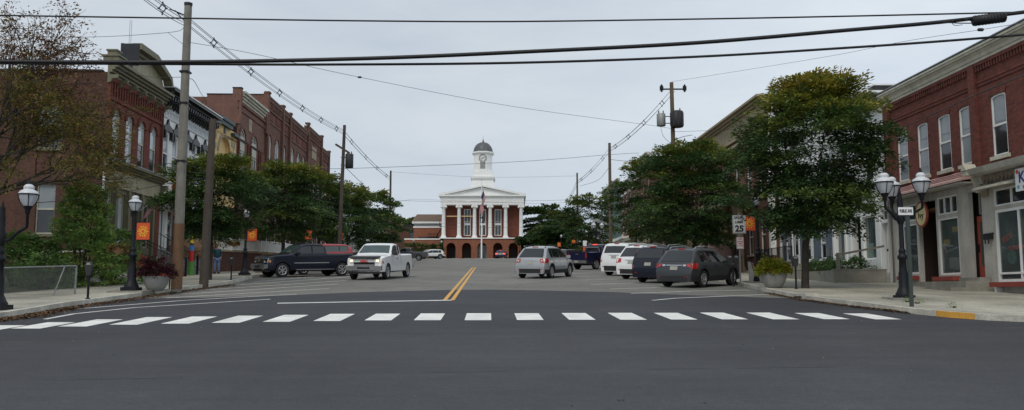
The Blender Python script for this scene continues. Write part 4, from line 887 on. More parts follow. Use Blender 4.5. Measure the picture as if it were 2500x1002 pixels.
    for z in (5.4, 5.7, 6.0): q.tube([(-2.6, 0, z), (-.4, 0, z)], .03, 4)
    for z in (7.8, 8.2): q.tube([(-.2, 0, z), (1.6, 0, z)], .03, 4)
    for x in (-2.6, -2.0, -1.4, -.5): q.tube([(x, 0, 5), (x, 0, 6.05)], .035, 4)
    for x in (-.2, .5, 1.5): q.tube([(x, 0, 7.4), (x, 0, 8.6)], .035, 4)
    q.tube([(1.5, 0, 0), (1.5, 0, 7.4)], .05, 4); q.tube([(-2.5, .9, 0), (-2.5, .9, 5)], .05, 4); q.build('frame', M_METAL, f)
    wv = thing('retaining_wall', 'brick boundary wall with white coping left of the courthouse', 'wall', (-17.3, 169, 8.2)); q = MB(); q.box(-4.2, 3.0, 0, .4, -.3, 4.2); q.build('wall', M_BRICK_C, wv); q = MB(); q.box(-4.3, 3.05, -.1, .5, 4.201, 4.45); q.build('coping', M_WHITE, wv)
build_left(); build_right(); build_far()
# ------------------------------------------------------------------ trees
def leaf_mat(name, stops, trans=.25):
    m = bpy.data.materials.new(name); m.use_nodes = True; nt = m.node_tree; b = nt.nodes['Principled BSDF']
    at = N(nt, 'ShaderNodeAttribute'); at.attribute_name = 'tint'
    rp = N(nt, 'ShaderNodeValToRGB'); L(nt, at.outputs['Fac'], rp.inputs[0]); e = rp.color_ramp.elements
    while len(e) < len(stops): e.new(.5)
    for i, (p, c) in enumerate(stops): e[i].position = p; e[i].color = (*c, 1)
    L(nt, rp.outputs[0], b.inputs['Base Color']); b.inputs['Roughness'].default_value = .55; b.inputs['Specular IOR Level'].default_value = .3
    tr = N(nt, 'ShaderNodeBsdfTranslucent'); L(nt, rp.outputs[0], tr.inputs[0]); mx = N(nt, 'ShaderNodeMixShader'); mx.inputs[0].default_value = trans
    L(nt, b.outputs[0], mx.inputs[1]); L(nt, tr.outputs[0], mx.inputs[2]); L(nt, mx.outputs[0], nt.nodes['Material Output'].inputs[0]); return m
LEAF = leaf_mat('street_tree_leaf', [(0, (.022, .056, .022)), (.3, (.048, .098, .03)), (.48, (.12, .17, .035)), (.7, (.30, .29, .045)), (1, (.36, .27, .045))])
LEAFB = leaf_mat('bush_leaf', [(0, (.055, .11, .035)), (.5, (.15, .27, .07)), (.8, (.26, .40, .10)), (1, (.35, .42, .12))])
LEAFR = leaf_mat('autumn_leaf', [(0, (.07, .085, .018)), (.4, (.19, .155, .03)), (.7, (.19, .10, .035)), (1, (.13, .05, .035))])
LEAFF = leaf_mat('far_leaf', [(0, (.035, .075, .028)), (.5, (.075, .125, .035)), (.85, (.17, .16, .04)), (1, (.28, .12, .04))])
M_BARK = pm('bark', (.06, .048, .04), .95, .25, 4, 30, bump=.6, streak=.3)
def leaf_mesh(name, pos, dirs, nrm, length, width, tint, mat, parent):
    """rhombus leaves: pos (n,3) base points, dirs, nrm unit vectors"""
    n = len(pos); side = np.cross(dirs, nrm); side /= np.linalg.norm(side, axis=1)[:, None] + 1e-9
    l = length[:, None]; w_ = width[:, None]; v = np.empty((n, 4, 3), np.float32)
    v[:, 0] = pos; v[:, 1] = pos + dirs * l * .45 + side * w_ * .5; v[:, 2] = pos + dirs * l - nrm * l * .15; v[:, 3] = pos + dirs * l * .45 - side * w_ * .5
    me = bpy.data.meshes.new(name); me.vertices.add(4 * n); me.vertices.foreach_set('co', v.reshape(-1)); me.loops.add(4 * n); me.loops.foreach_set('vertex_index', np.arange(4 * n, dtype=np.int32))
    me.polygons.add(n); me.polygons.foreach_set('loop_start', np.arange(0, 4 * n, 4, dtype=np.int32)); me.update(calc_edges=True)
    a = me.attributes.new('tint', 'FLOAT', 'FACE'); a.data.foreach_set('value', np.clip(tint, 0, 1).astype(np.float32)); me.materials.append(mat)
    o = bpy.data.objects.new(name, me); COL.objects.link(o); o.parent = parent; return o
def unit(v): return v / (np.linalg.norm(v, axis=1)[:, None] + 1e-9)
def sprays(rs, cen, outd, tint, per, L0, W0, leaf, lw=.45, droop=.15, thick=.06):
    """flat leafy sprays: cen (m,3) base, outd (m,3) unit direction"""
    m = len(cen); outd = unit(outd + rs.normal(0, .05, (m, 3)))
    up = np.array([[0, 0, 1.]]); side = unit(np.cross(outd, up)); nup = np.cross(side, outd)
    i = np.repeat(np.arange(m), per); n = len(i)
    s = rs.rand(n) ** .8; LL = (L0 * rs.uniform(.7, 1.3, m))[i]; fan = (1 - np.abs(s * 2 - .9) ** 1.5).clip(.12, 1) * (W0 * rs.uniform(.7, 1.3, m))[i]
    q = (rs.rand(n) * 2 - 1); q = np.round(q * 4) / 4 * .8 + q * .2
    pos = cen[i] + outd[i] * (s * LL)[:, None] + side[i] * (q * fan)[:, None] + nup[i] * rs.normal(0, thick, n)[:, None]
    pos[:, 2] -= droop * (s ** 2) * LL + np.abs(q) * fan * .12
    d = unit(outd[i] + side[i] * (np.sign(q) * rs.uniform(.2, 1.2, n))[:, None] + rs.normal(0, .35, (n, 3))); nr = unit(nup[i] + rs.normal(0, .45, (n, 3)))
    ln = leaf * rs.uniform(.6, 1.3, n); return pos, d, nr, ln, ln * lw, tint[i] + rs.normal(0, .06, n)
def limbs(rs, Ht, clear, Rr, r0, nl=7, vase=.5, lean=(0, 0)):
    b = MB(); tips = []
    top = Vector((lean[0], lean[1], clear)); b.tube([(0, 0, -.1), (0, 0, .05), (lean[0] * .4, lean[1] * .4, clear * .5), top], [r0 * 1.5, r0 * 1.12, r0, r0 * .88], 9)
    for k in range(nl):
        a = 2 * math.pi * (k + rs.rand() * .6) / nl; e = rs.uniform(.25, 1.) ; rr = Rr * (.35 + .5 * (1 - e)); hh = (Ht - clear) * (.3 + .45 * e)
        p0 = top - Vector((0, 0, rs.uniform(0, clear * .12))); p3 = top + Vector((math.cos(a) * rr, math.sin(a) * rr, hh)); p1 = top + Vector((math.cos(a) * rr * .45, math.sin(a) * rr * .45, hh * .35)); p2 = top + Vector((math.cos(a) * rr * .8, math.sin(a) * rr * .8, hh * .7))
        b.tube([p0, p1, p2, p3], [r0 * .42, r0 * .3, r0 * .17, r0 * .06], 6)
        for j in range(4):
            t = rs.uniform(.25, .95); q = p0.lerp(p3, t); a2 = a + rs.uniform(-1.2, 1.2); ln = Rr * rs.uniform(.3, .6)
            b.tube([q, q + Vector((math.cos(a2) * ln * .5, math.sin(a2) * ln * .5, ln * .15)), q + Vector((math.cos(a2) * ln, math.sin(a2) * ln, ln * .2))], [r0 * .2, r0 * .12, r0 * .04], 5)
    return b
def tree(label, loc, Ht, Rr, clear, nsp, per, leaf, seed, mat=None, yellow=.75, r0=.13, group=None, cat='tree', L0=1.0, W0=.5, name='tree', lean=(0, 0), flat=.62, lowdroop=.25, lw=.45):
    rs = np.random.RandomState(seed); t = thing(name, label, cat, loc, 0, group)
    limbs(rs, Ht, clear, Rr, r0, 8, lean=(lean[0] * .3, lean[1] * .3)).build('trunk', M_BARK, t)
    nb = max(16, nsp // 11); k = np.arange(nb)
    hb = np.clip((k + rs.rand(nb)) / nb, 0, 1) ** .85; tb = k * 2.39996 + rs.normal(0, .35, nb) + seed; fb = np.where(rs.rand(nb) < .7, rs.uniform(.62, 1.0, nb), rs.uniform(.0, .6, nb))
    lob = 1 + .16 * np.sin(3 * tb + seed) + .13 * np.sin(5 * tb + hb * 9 + seed * 2) + rs.normal(0, .09, nb)
    prof = np.where(hb < .36, .30 + .70 * (hb / .36) ** .8, np.sqrt(np.clip(1 - ((hb - .36) / .70) ** 2.0, .05, 1)))
    pr = Rr * rs.uniform(.28, .42, nb) * (1 - .35 * hb); rb = np.clip(Rr * prof * lob * fb - pr * .7, 0, None)
    bz = clear * .95 + (Ht - clear - .3) * hb
    n_ = np.maximum(3, rs.poisson(13, nb)); bi = np.repeat(k, n_); m = len(bi)
    a = rs.rand(m) * 6.283; q = np.sqrt(rs.rand(m)); px_ = rb[bi] * np.cos(tb[bi]) + pr[bi] * q * np.cos(a); py_ = rb[bi] * np.sin(tb[bi]) + pr[bi] * q * np.sin(a)
    r_out = np.hypot(px_, py_); pz_ = bz[bi] + rs.normal(0, .10, m) - (r_out - rb[bi]) * .16
    cen = np.stack([px_ + lean[0], py_ + lean[1], pz_], 1); ra = np.arctan2(py_, px_) + rs.normal(0, .5, m)
    el = -.16 + .75 * hb[bi] ** 2.2 + rs.normal(0, .12, m)
    out = unit(np.stack([np.cos(ra), np.sin(ra), el], 1))
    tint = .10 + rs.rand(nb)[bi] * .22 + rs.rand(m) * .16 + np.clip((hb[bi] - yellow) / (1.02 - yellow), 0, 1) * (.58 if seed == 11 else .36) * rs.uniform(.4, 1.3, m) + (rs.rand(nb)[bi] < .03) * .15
    P_ = sprays(rs, cen, out, tint, per, L0 * .85, W0, leaf, lw, .2, .075)
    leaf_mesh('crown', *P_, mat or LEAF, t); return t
GR = 'street trees along the avenue'
def base(px, py): g = G(px, py, KERB); return Vector((g.x, g.y, H(g.y) + KERB))
def at(X, Y, dz=KERB): return Vector((X, Y, H(Y) + dz))
tree('largest broad street tree, yellowing at the top, beside the round planter on the right pavement', base(1966, 704), 8.05, 2.85, 2.45, 1050, 58, .15, 11, yellow=.58, r0=.13, group=GR, lean=(.4, 0))
tree('broad dark street tree second along the right pavement, behind the grey parked SUV', at(11.3, 52), 8.1, 3.3, 2.3, 800, 58, .19, 12, yellow=.72, r0=.15, group=GR, L0=1.2, W0=.62)
tree('third street tree on the right with its crown in front of the wood pole', at(10.9, 66), 8.6, 2.9, 2.5, 420, 45, .22, 13, yellow=.75, r0=.14, group=GR, L0=1.2, W0=.65)
tree('round crowned tree on the far right behind the dark blue pickup', at(8.7, 98), 7.8, 3.2, 2.0, 360, 40, .26, 14, yellow=.75, r0=.14, group=GR, L0=1.2, W0=.7)
tree('street tree with low spreading crown directly behind the dark utility pole stub on the left', at(-14.4, 40.3), 6.1, 2.6, 2.4, 560, 58, .16, 21, yellow=.72, r0=.11, group=GR)
tree('second left street tree above the black parked pickup', at(-15.6, 57.5), 7.5, 2.7, 2.6, 520, 52, .19, 22, yellow=.68, r0=.13, group=GR, L0=1.15, W0=.6)
tree('third left street tree behind the orange banner, yellow green on top', at(-16.0, 70), 7.9, 2.7, 2.7, 400, 45, .22, 23, yellow=.6, r0=.13, group=GR, L0=1.2, W0=.65)
tree('wide dark tree above the white moving pickup on the left', at(-16.4, 84), 8.0, 3.4, 2.4, 460, 45, .25, 24, yellow=.68, r0=.14, group=GR, L0=1.3, W0=.7)
tree('last left street tree at the bend of the crest', at(-15.9, 97), 8.4, 3.6, 2.0, 340, 40, .28, 25, yellow=.7, r0=.14, group=GR, L0=1.3, W0=.75)
tree('small yellowing tree beyond the last left street tree', at(-17.4, 112), 6.4, 2.6, 1.6, 220, 34, .3, 26, yellow=.2, r0=.12, group=GR, L0=1.2, W0=.7)
# trees behind and right of the courthouse
FG = 'wooded trees right of the courthouse'
for i, (px, Y, top, Rr, lab) in enumerate([(1300, 178, 507, 4.6, 'dark green tree right against the courthouse side'), (1335, 190, 500, 5.4, 'rounded green tree with orange tips a little right of the courthouse'), (1318, 160, 560, 3.4, 'low light green tree in front of the woods by the courthouse'),
        (1362, 170, 520, 4.6, 'olive green tree between courthouse and far triple lamp'), (1345, 150, 555, 3.0, 'small bright green tree right of the silver car roof'), (1395, 150, 528, 4.6, 'dark tree mass left of the far right street tree')]):
    p = P(px, 630, Y); z0 = H(Y); zt_ = P(px, top, Y).z
    tree(lab, (p.x, Y, z0), zt_ - z0, Rr, 1.2, 260, 60, .5, 40 + i, mat=LEAFF, yellow=.75, r0=.2, group=FG, L0=1.7, W0=1.1, name='woodland_tree')
for i, (px, Y, top, Rr, lab) in enumerate([(985, 200, 532, 6, 'hazy green tree beyond the flat brick wing'), (940, 190, 520, 6, 'far tree just showing past the last left street tree'), (1003, 215, 535, 5, 'low tree line peak left of the brown annex roof')]):
    p = P(px, 630, Y); z0 = H(Y); zt_ = P(px, top, Y).z
    tree(lab, (p.x, Y, z0), zt_ - z0, Rr, 1.2, 200, 50, .55, 50 + i, mat=LEAFF, yellow=.6, r0=.2, group='far trees on the left', L0=1.9, W0=1.2, name='woodland_tree')
# hedges and bushes
def bush(label, loc, rx, ry, hz, nsp, per, leaf, seed, mat, cat='shrub', name='shrub', tlo=.2, thi=.8, L0=.35, W0=.22, stems=5, group=None, tower=0.):
    rs = np.random.RandomState(seed); t = thing(name, label, cat, loc, 0, group)
    b = MB()
    for k in range(stems):
        a = 2 * math.pi * k / stems + rs.rand(); q = rs.uniform(.3, .8); b.tube([(0, 0, -.05), (math.cos(a) * rx * q * .4, math.sin(a) * ry * q * .4, hz * .4), (math.cos(a) * rx * q, math.sin(a) * ry * q, hz * .8)], [.035, .025, .008], 5)
    b.build('stems', M_BARK, t)
    h = rs.rand(nsp) ** .9; th = rs.rand(nsp) * 6.283; fr = np.sqrt(rs.uniform(.15, 1, nsp)); pr = (1 - h ** 2) ** .5 * (1 - tower) + tower * (1 - h) * 1.0
    lob = 1 + .18 * np.sin(3 * th + seed) + .15 * np.sin(7 * h + 2 * th)
    cen = np.stack([rx * .85 * pr * lob * fr * np.cos(th), ry * .85 * pr * lob * fr * np.sin(th), h * hz * .93 + .02], 1)
    out = unit(np.stack([np.cos(th), np.sin(th), rs.uniform(-.1, .9, nsp)], 1)); tint = rs.uniform(tlo, thi, nsp)
    leaf_mesh('foliage', *sprays(rs, cen, out, tint, per, L0, W0, leaf, .55, .1, .05), mat, t); return t
bush('tall ragged green bush climbing beside the brick corner building', at(-17.1, 33.6, 0), 1.6, 1.3, 4.4, 420, 50, .12, 61, LEAFB, tlo=.4, thi=1, L0=.5, W0=.3, stems=8, tower=.45)
bush('low spreading dark bush behind the chain link fence', at(-19.2, 32.6, 0), 2.0, 1.4, 2.2, 320, 45, .12, 62, LEAFB, tlo=.1, thi=.7, L0=.45, W0=.3)
bush('reddish green shrub between the tall bush and the stairs', at(-16.7, 35.5, 0), 1.1, .9, 2.5, 180, 40, .11, 63, LEAFB, tlo=.2, thi=.9, L0=.4, W0=.25)
bush('weeds and brush growing at the foot of the chain link fence', at(-17.3, 31.2, 0), .9, 1.4, 1.4, 120, 40, .1, 64, LEAFB, tlo=0, thi=.6)
bush('pale dusty brush behind the left end of the chain link fence', at(-18.2, 28.2), 1.2, 1.4, 1.3, 150, 40, .1, 67, LEAFB, tlo=0, thi=.6)
bush('dark bramble mound at the far left behind the fence', at(-19.6, 26.4), 1.5, 1.5, 1.5, 170, 40, .1, 68, LEAFB, tlo=0, thi=.5)
JG = 'low junipers in the concrete beds'
bush('dark juniper at the left end of the concrete bed on the right', at(15.0, 41.0, .35), 1.0, .8, .7, 90, 40, .09, 65, LEAFB, tlo=0, thi=.35, group=JG); bush('dark juniper nearest the white shop door on the right', at(15.3, 38.6, .4), 1.1, .8, .75, 110, 40, .09, 66, LEAFB, tlo=0, thi=.4, group=JG)
HG = 'hedge bushes left of the courthouse'
for i, (px, lab) in enumerate([(998, 'leftmost hedge bush under the annex'), (1022, 'second hedge bush from the left under the annex'), (1046, 'third hedge bush from the left under the annex'), (1068, 'hedge bush touching the courthouse corner')]):
    p = P(px, 620, 162); bush(lab, (p.x, 162, H(162)), 1.5, 1.3, 3.1, 70, 35, .28, 70 + i, LEAFF, tlo=.2, thi=.7, L0=.7, W0=.5, group=HG, name='hedge_bush')
# autumn tree at the left edge, its trunk outside the frame
def autumn_tree():
    rs = np.random.RandomState(5); X0, Y0 = -20.9, 30.5
    t = thing('tree', 'thinning autumn tree with brown and olive leaves reaching in at the left edge', 'tree', at(X0, Y0, 0)); b = MB(); tw = []
    b.tube([(0, 0, -.1), (.1, 0, 1.5), (.3, .1, 3.6)], [.3, .24, .2], 10)
    def grow(p, d, ln, r, lv):
        q = p + d * ln * .5 + Vector(rs.normal(0, .05 * ln, 3)); e = p + d * ln; b.tube([p, q, e], [r, r * .8, r * .55], 6 if lv < 2 else 4, caps=False)
        if lv >= 2:
            for k in range(4): tw.append((p.lerp(e, .25 + .25 * k), (d + Vector(rs.normal(0, .5, 3))).normalized()))
        if lv == 4: return
        for k in range(3 if lv < 3 else 3):
            nd = (d + Vector(rs.normal(0, .42 if lv else .38, 3)) + Vector((0, 0, .16))).normalized(); grow(p.lerp(e, .55 + .45 * rs.rand()) if k else e, nd, ln * rs.uniform(.6, .82), r * .55, lv + 1)
    for d in [(.55, -.1, .85), (.2, .3, .95), (.85, 0, .55), (1.0, .25, .28), (.0, -.5, .9), (-.7, .2, .7), (.9, -.4, .8), (.5, .5, .7), (-.3, -.2, .95), (1, -.2, .12)]:
        grow(Vector((.3, .1, 3.4)), Vector(d).normalized(), rs.uniform(2.5, 3.3), .1, 0)
    b.build('trunk', M_BARK, t)
    tw = [q for q in tw if rs.rand() < (.8 if q[0].z < 7.4 else .42)]
    cen = np.array([q[0][:] for q in tw]); out = np.array([q[1][:] for q in tw]); out[:, 2] *= .4
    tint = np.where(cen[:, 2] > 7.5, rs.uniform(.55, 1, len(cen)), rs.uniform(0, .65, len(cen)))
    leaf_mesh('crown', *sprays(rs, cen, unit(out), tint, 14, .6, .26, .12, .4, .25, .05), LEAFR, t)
    # a lower clump of green-olive boughs
    n = 42; th = rs.rand(n) * 6.28; rr = np.sqrt(rs.rand(n)); c2 = np.stack([2.4 + 2.7 * rr * np.cos(th), .2 + 1.6 * rr * np.sin(th), 5.0 + rs.uniform(-.8, 2.4, n) - .1 * rr], 1)
    leaf_mesh('lower_foliage', *sprays(rs, c2, unit(np.stack([np.cos(th), np.sin(th), rs.uniform(-.3, .1, n)], 1)), rs.uniform(0, .45, n), 44, .9, .45, .13, .42, .3, .06), LEAFR, t)
autumn_tree()

# ------------------------------------------------------------------ vehicles
CP = {}
def paint(name, col, coat=.6, rough=.35, metal=0., spec=.5): return pm(name, col, rough, .04, 2, metal=metal, coat=coat, spec=spec)
M_TYRE = pm('tyre_rubber', (.018, .018, .019), .85, .2, 6); M_RIM = pm('alloy_rim', (.5, .5, .52), .3, .08, 5, metal=.7); M_PLAST = pm('black_plastic', (.02, .02, .022), .6, .12, 5)
M_CARGL = glass('car_glass', (.012, .015, .017), .03, .6, .2); M_CARGLT = glass('tinted_green_glass', (.05, .08, .08), .03, .6, .25)
M_TAIL = pm('tail_lamp_red', (.45, .015, .012), .2, .1, 4, coat=.8); M_HEAD = pm('headlamp_clear', (.5, .52, .52), .15, .1, 4, coat=.8); M_CHROME = pm('chrome', (.55, .56, .58), .18, .06, 5, metal=.9)
M_AMBER = pm('amber_lens', (.55, .2, .03), .25, .1, 4, coat=.6); M_PLATE = pm('licence_plate', (.36, .36, .31), .5, .1, 6); M_CUT = pm('wheel_well', (.008, .008, .009), .9, .1)
M_BRAKE = emis('lit_brake_lamp', (1, .06, .03), 2.2); M_LIT = emis('lit_headlamp', (1, .78, .5), 1.5)
def interp(pts, x):
    if x <= pts[0][0]: return pts[0][1]
    for (a, b), (c, d) in zip(pts, pts[1:]):
        if x <= c: return b + (d - b) * (x - a) / max(c - a, 1e-9)
    return pts[-1][1]
class Car:
    def __init__(s, name, label, cat, x, y, az, top, W, belt, mat, wheel=.36, ax=(1.4, -1.35), zb=.26, tumble=.22, clad=None, group=None, glassm=None, rim=None, bed=None):
        s.top, s.W, s.belt, s.zb, s.tum = top, W, belt, zb, tumble; s.x0, s.x1 = top[0][0], top[-1][0]; s.roof = max(p[1] for p in top); s.mat = mat; s.gl = glassm or M_CARGL
        f = Vector((math.sin(az), math.cos(az), SLOPE * math.cos(az) * (1 if y < 140 else .5))).normalized(); up = Vector((0, -SLOPE * (1 if y < 140 else .5), 1)).normalized(); lf = up.cross(f).normalized(); up = f.cross(lf)
        M = Matrix((f, lf, up)).transposed(); s.o = thing(name, label, cat, (x, y, H(y)), 0, group); s.o.rotation_euler = M.to_euler()
        xs = sorted(set([p[0] for p in top] + [s.x0 + .02, s.x1 - .02, s.x0 + .08, s.x1 - .08, s.x0 + .2, s.x1 - .2] + list(np.arange(s.x0 + .4, s.x1 - .3, .22))))
        rings = []
        for xx in xs:
            zt = interp(top, xx); sb = min(belt, zb + (zt - zb) * .8); zs = list(np.linspace(zb, sb, 6)) + list(np.linspace(sb, zt - .05 * min(1, (zt - sb) * 4 + .3), 4))[1:]
            half = [(0, zb)] + [(s.hw(xx, z), z) for z in zs]
            hw = s.hw(xx, zt); half += [(hw - .025, zt - .012), (hw - .07, zt + .004), (hw * .6, zt + .022), (0, zt + .03)]
            rings.append([(xx, y_, z) for y_, z in half] + [(xx, -y_, z) for y_, z in half[-2:0:-1]])
        k = len(rings[0]); b = MB()
        b.add([p for r in rings for p in r], [(i * k + j, i * k + (j + 1) % k, (i + 1) * k + (j + 1) % k, (i + 1) * k + j) for i in range(len(rings) - 1) for j in range(k)], True)
        n = len(b.v); b.add([], []); b.f.append(list(range(k))); b.f.append(list(range(n - k, n))); b.mi += [0, 0]; b.sm += [False, False]
        body = b.build('body', mat, s.o)
        c = MB(); 
        for a in ax:
            for sg in (-1, 1): c.lathe([(wheel + .065, 0), (wheel + .065, .42)], 24, (a, sg * (W / 2 + .1) - (.42 if sg > 0 else 0), wheel + .01), smooth=False, ax='y')
        if bed: c.box(bed[0], bed[1], -W / 2 + .12, W / 2 - .12, bed[2], 3)
        cut = c.build('cutter', M_CUT); cut.parent = s.o
        md = body.modifiers.new('b', 'BOOLEAN'); md.operation = 'DIFFERENCE'; md.object = cut; md.solver = 'EXACT'; md.material_mode = 'TRANSFER'
        dg = bpy.context.evaluated_depsgraph_get(); dg.update(); me = bpy.data.meshes.new_from_object(body.evaluated_get(dg)); body.modifiers.clear(); body.data = me; bpy.data.objects.remove(cut)
        me.set_sharp_from_angle(angle=R(32))
        if clad is not None:
            xa = [s.x0 + .06] + [v for a in sorted(ax) for v in (a - wheel - .06, a + wheel + .06)] + [s.x1 - .06]
            for i in (0, 2, 4):
                for sg in (-1, 1):
                    q = MB(); u = np.linspace(xa[i], xa[i + 1], 6); h_ = .5 if i == 2 else .55
                    vs = [(t, sg * (s.hw(t, z) + .012), z) for z in (zb + .0, zb + h_ * .25, zb + h_ * .42) for t in u]; q.add(vs, [(r * 6 + j, r * 6 + j + 1, r * 6 + j + 7, r * 6 + j + 6) for r in (0, 1) for j in range(5)])
                    q.build('cladding', clad, s.o, fix=False)
            for a in ax:   # dark lips round the wheel openings
                for sg in (-1, 1):
                    q = MB(); r0, r1 = wheel + .06, wheel + .115; n = 14; pts = []
                    for rr in (r0, r1): pts += [(a + rr * math.cos(t), sg * (s.hw(a + rr * math.cos(t), wheel + rr * math.sin(t)) + .013), wheel + .01 + rr * math.sin(t)) for t in np.linspace(-.1, math.pi + .1, n)]
                    q.add(pts, [(j, j + 1, n + j + 1, n + j) for j in range(n - 1)]); q.build('arch_trim', clad, s.o, fix=False)
        s.wheels(ax, wheel, rim or M_RIM); s.ax = ax; s.wr = wheel
    def hw(s, x, z):
        h = s.W / 2; e = .55; t = max(0, (s.x0 + e - x) / e, (x - s.x1 + e * 1.3) / (e * 1.3)); pl = 1 - .13 * t ** 2.6
        if z < .6: k = 1 - .07 * ((.6 - z) / .4) ** 1.6
        elif z <= s.belt: k = 1 - .035 * ((z - .6) / max(s.belt - .6, .1)) ** 2
        else: k = .965 - .012 - s.tum * (z - s.belt) / (s.roof - s.belt) * .9
        return h * pl * k
    def wheels(s, ax, r, rim):
        first = None
        for a in ax:
            for sg in (1, -1):
                if first is None:
                    w_ = MB(); w_.lathe([(r * .6, -.1), (r * .93, -.115), (r, -.09), (r, .09), (r * .93, .115), (r * .62, .1)], 26, ax='y', cap=False); w0 = w_.build('wheel', M_TYRE, s.o)
                    q = MB(); q.lathe([(r * .62, .07), (r * .66, .105), (r * .6, .108), (r * .56, .05)], 26, ax='y', cap=False); q.lathe([(.001, .085), (r * .14, .085), (r * .16, .05)], 10, ax='y')
                    for k in range(6):
                        t = 2 * math.pi * k / 6; d = Vector((math.cos(t), 0, math.sin(t))); p = Vector((-d.z, 0, d.x)); v = [d * r * .1 - p * r * .07, d * r * .1 + p * r * .07, d * r * .62 + p * r * .11, d * r * .62 - p * r * .11]
                        q.add([x + Vector((0, .09, 0)) for x in v] + [x + Vector((0, .04, 0)) for x in v], [(0, 1, 2, 3), (0, 1, 5, 4), (2, 3, 7, 6), (1, 2, 6, 5), (3, 0, 4, 7)])
                    q.build('rim', rim, w0); q = MB(); q.lathe([(.001, .02), (r * .6, .02), (r * .6, -.09)], 20, ax='y', cap=False); q.build('brake_disc', M_CUT, w0); first = w0; o = w0
                else: o = copy_tree(first, s.o)
                o.location = (a, sg * (s.W / 2 - .125), r); o.rotation_euler = (0, .3 * a, 0 if sg > 0 else math.pi)
    def part(s, mb, name, mat, parent=None, fix=True): return mb.build(name, mat, parent or s.o, fix=fix)
    def sidewin(s, a, b, zl=None, zh=None, name='side_window', trim=.09, mat=None, tr=True):
        zl = zl or s.belt + .03; zh = zh or s.roof - .13
        for sg in (1, -1):
            us = np.linspace(a, b, 9); tops = [min(zh, interp(s.top, u) - trim) for u in us]; q = MB(); cols = []
            for u, t in zip(us, tops):
                if t > zl + .02: cols.append([(u, sg * (s.hw(u, z) + .007), z) for z in (zl, (zl + t) / 2, t)])
            if tr and cols:
                lo = [(u, zl - .025) for u, *_ in [(c[0][0],) for c in cols]]; hi = [(c[2][0], c[2][2] + .03) for c in cols]; lo[0] = (lo[0][0] - .03, lo[0][1]); lo[-1] = (lo[-1][0] + .03, lo[-1][1]); hi[0] = (hi[0][0] - .03, hi[0][1]); hi[-1] = (hi[-1][0] + .03, hi[-1][1])
                k_ = MB(); m_ = len(lo); k_.add([(u, sg * (s.hw(u, z) + .0035), z) for u, z in lo + [(a_[0], (a_[1] + b_[1]) / 2) for a_, b_ in zip(lo, hi)] + hi], [(r * m_ + i, r * m_ + i + 1, (r + 1) * m_ + i + 1, (r + 1) * m_ + i) for r in (0, 1) for i in range(m_ - 1)]); s.part(k_, 'window_trim', M_CUT, fix=False)
            vs = [p for c in cols for p in c]; q.add(vs, [(3 * i + j, 3 * i + j + 1, 3 * i + j + 4, 3 * i + j + 3) for i in range(len(cols) - 1) for j in (0, 1)]); s.part(q, name, mat or s.gl, fix=False)
    def topglass(s, xa, xb, name, inset=.1, mat=None, off=.012, n=5, frac=None):
        q = MB(); xs = np.linspace(xa, xb, n) if frac is None else frac; xs = sorted(set(list(xs) + [p[0] for p in s.top if xa < p[0] < xb])); rows = []
        d = Vector((xb - xa, 0, interp(s.top, xb) - interp(s.top, xa))).normalized(); nr = Vector((-d.z, 0, d.x))
        for x in xs:
            zt = interp(s.top, x); h = s.hw(x, zt) - inset; rows.append([Vector((x, y, zt + .03 - .012 * abs(y) / h)) + nr * off for y in (-h, -h * .5, 0, h * .5, h)])
        q.add([p for r in rows for p in r], [(5 * i + j, 5 * i + j + 1, 5 * i + j + 6, 5 * i + j + 5) for i in range(len(rows) - 1) for j in range(4)]); return s.part(q, name, mat or s.gl, fix=False)
    def endx(s, z, rear):
        pts = s.top if rear else s.top[::-1]
        if z <= pts[0][1]: return pts[0][0]
        for (a, b), (c, d) in zip(pts, pts[1:]):
            if b <= z <= d: return a + (c - a) * (z - b) / max(d - b, 1e-9)
        return pts[-1][0]
    def end(s, rear, y0, y1, z0, z1, name, mat, off=.02, depth=.05, parent=None, poly=None, wrap=0.):
        """panel on the front or rear end; y as seen from behind the car for rear (mirror ok)"""
        sg = -1 if rear else 1; P_ = poly or [(y0, z0), (y1, z0), (y1, z1), (y0, z1)]; vs = []
        for o_ in (off, -depth):
            for y, z in P_:
                x = s.endx(z, rear) + sg * o_; lim = s.hw(s.endx(z, rear) - sg * .03, z)
                if abs(y) > lim - .05: y = math.copysign(lim + (.012 if abs(y) > lim else 0), y); x -= sg * .04
                vs.append((x, y, z))
        n = len(P_); q = MB(); q.add(vs, [list(range(n))] + [(i, (i + 1) % n, n + (i + 1) % n, n + i) for i in range(n)]); return s.part(q, name, mat, parent)
    def mirrors(s, x, z, mat):
        for sg in (1, -1):
            q = MB(); y = s.hw(x, z); q.prism([(x - .05, z), (x + .09, z + .01), (x + .1, z + .15), (x - .04, z + .17)], sg * (y + .06), sg * (y + .25)); q.box(x, x + .05, sg * (y - .03), sg * (y + .07), z + .03, z + .08); s.part(q, 'side_mirror', mat)
    def seams(s, xs, zl=.5, mat=None):
        for sg in (1, -1):
            q = MB()
            for x in xs: q.add([(x + d, sg * (s.hw(x, z) + .004), z) for z in (zl, (zl + s.belt) / 2, s.belt) for d in (-.008, .008)], [(0, 1, 3, 2), (2, 3, 5, 4)])
            s.part(q, 'door_seams', M_CUT, fix=False)
    def handles(s, xs, z, mat):
        for sg in (1, -1):
            for x in xs: q = MB(); y = s.hw(x, z); q.box(x, x + .16, sg * (y - .01), sg * (y + .035), z, z + .035); s.part(q, 'door_handle', mat)
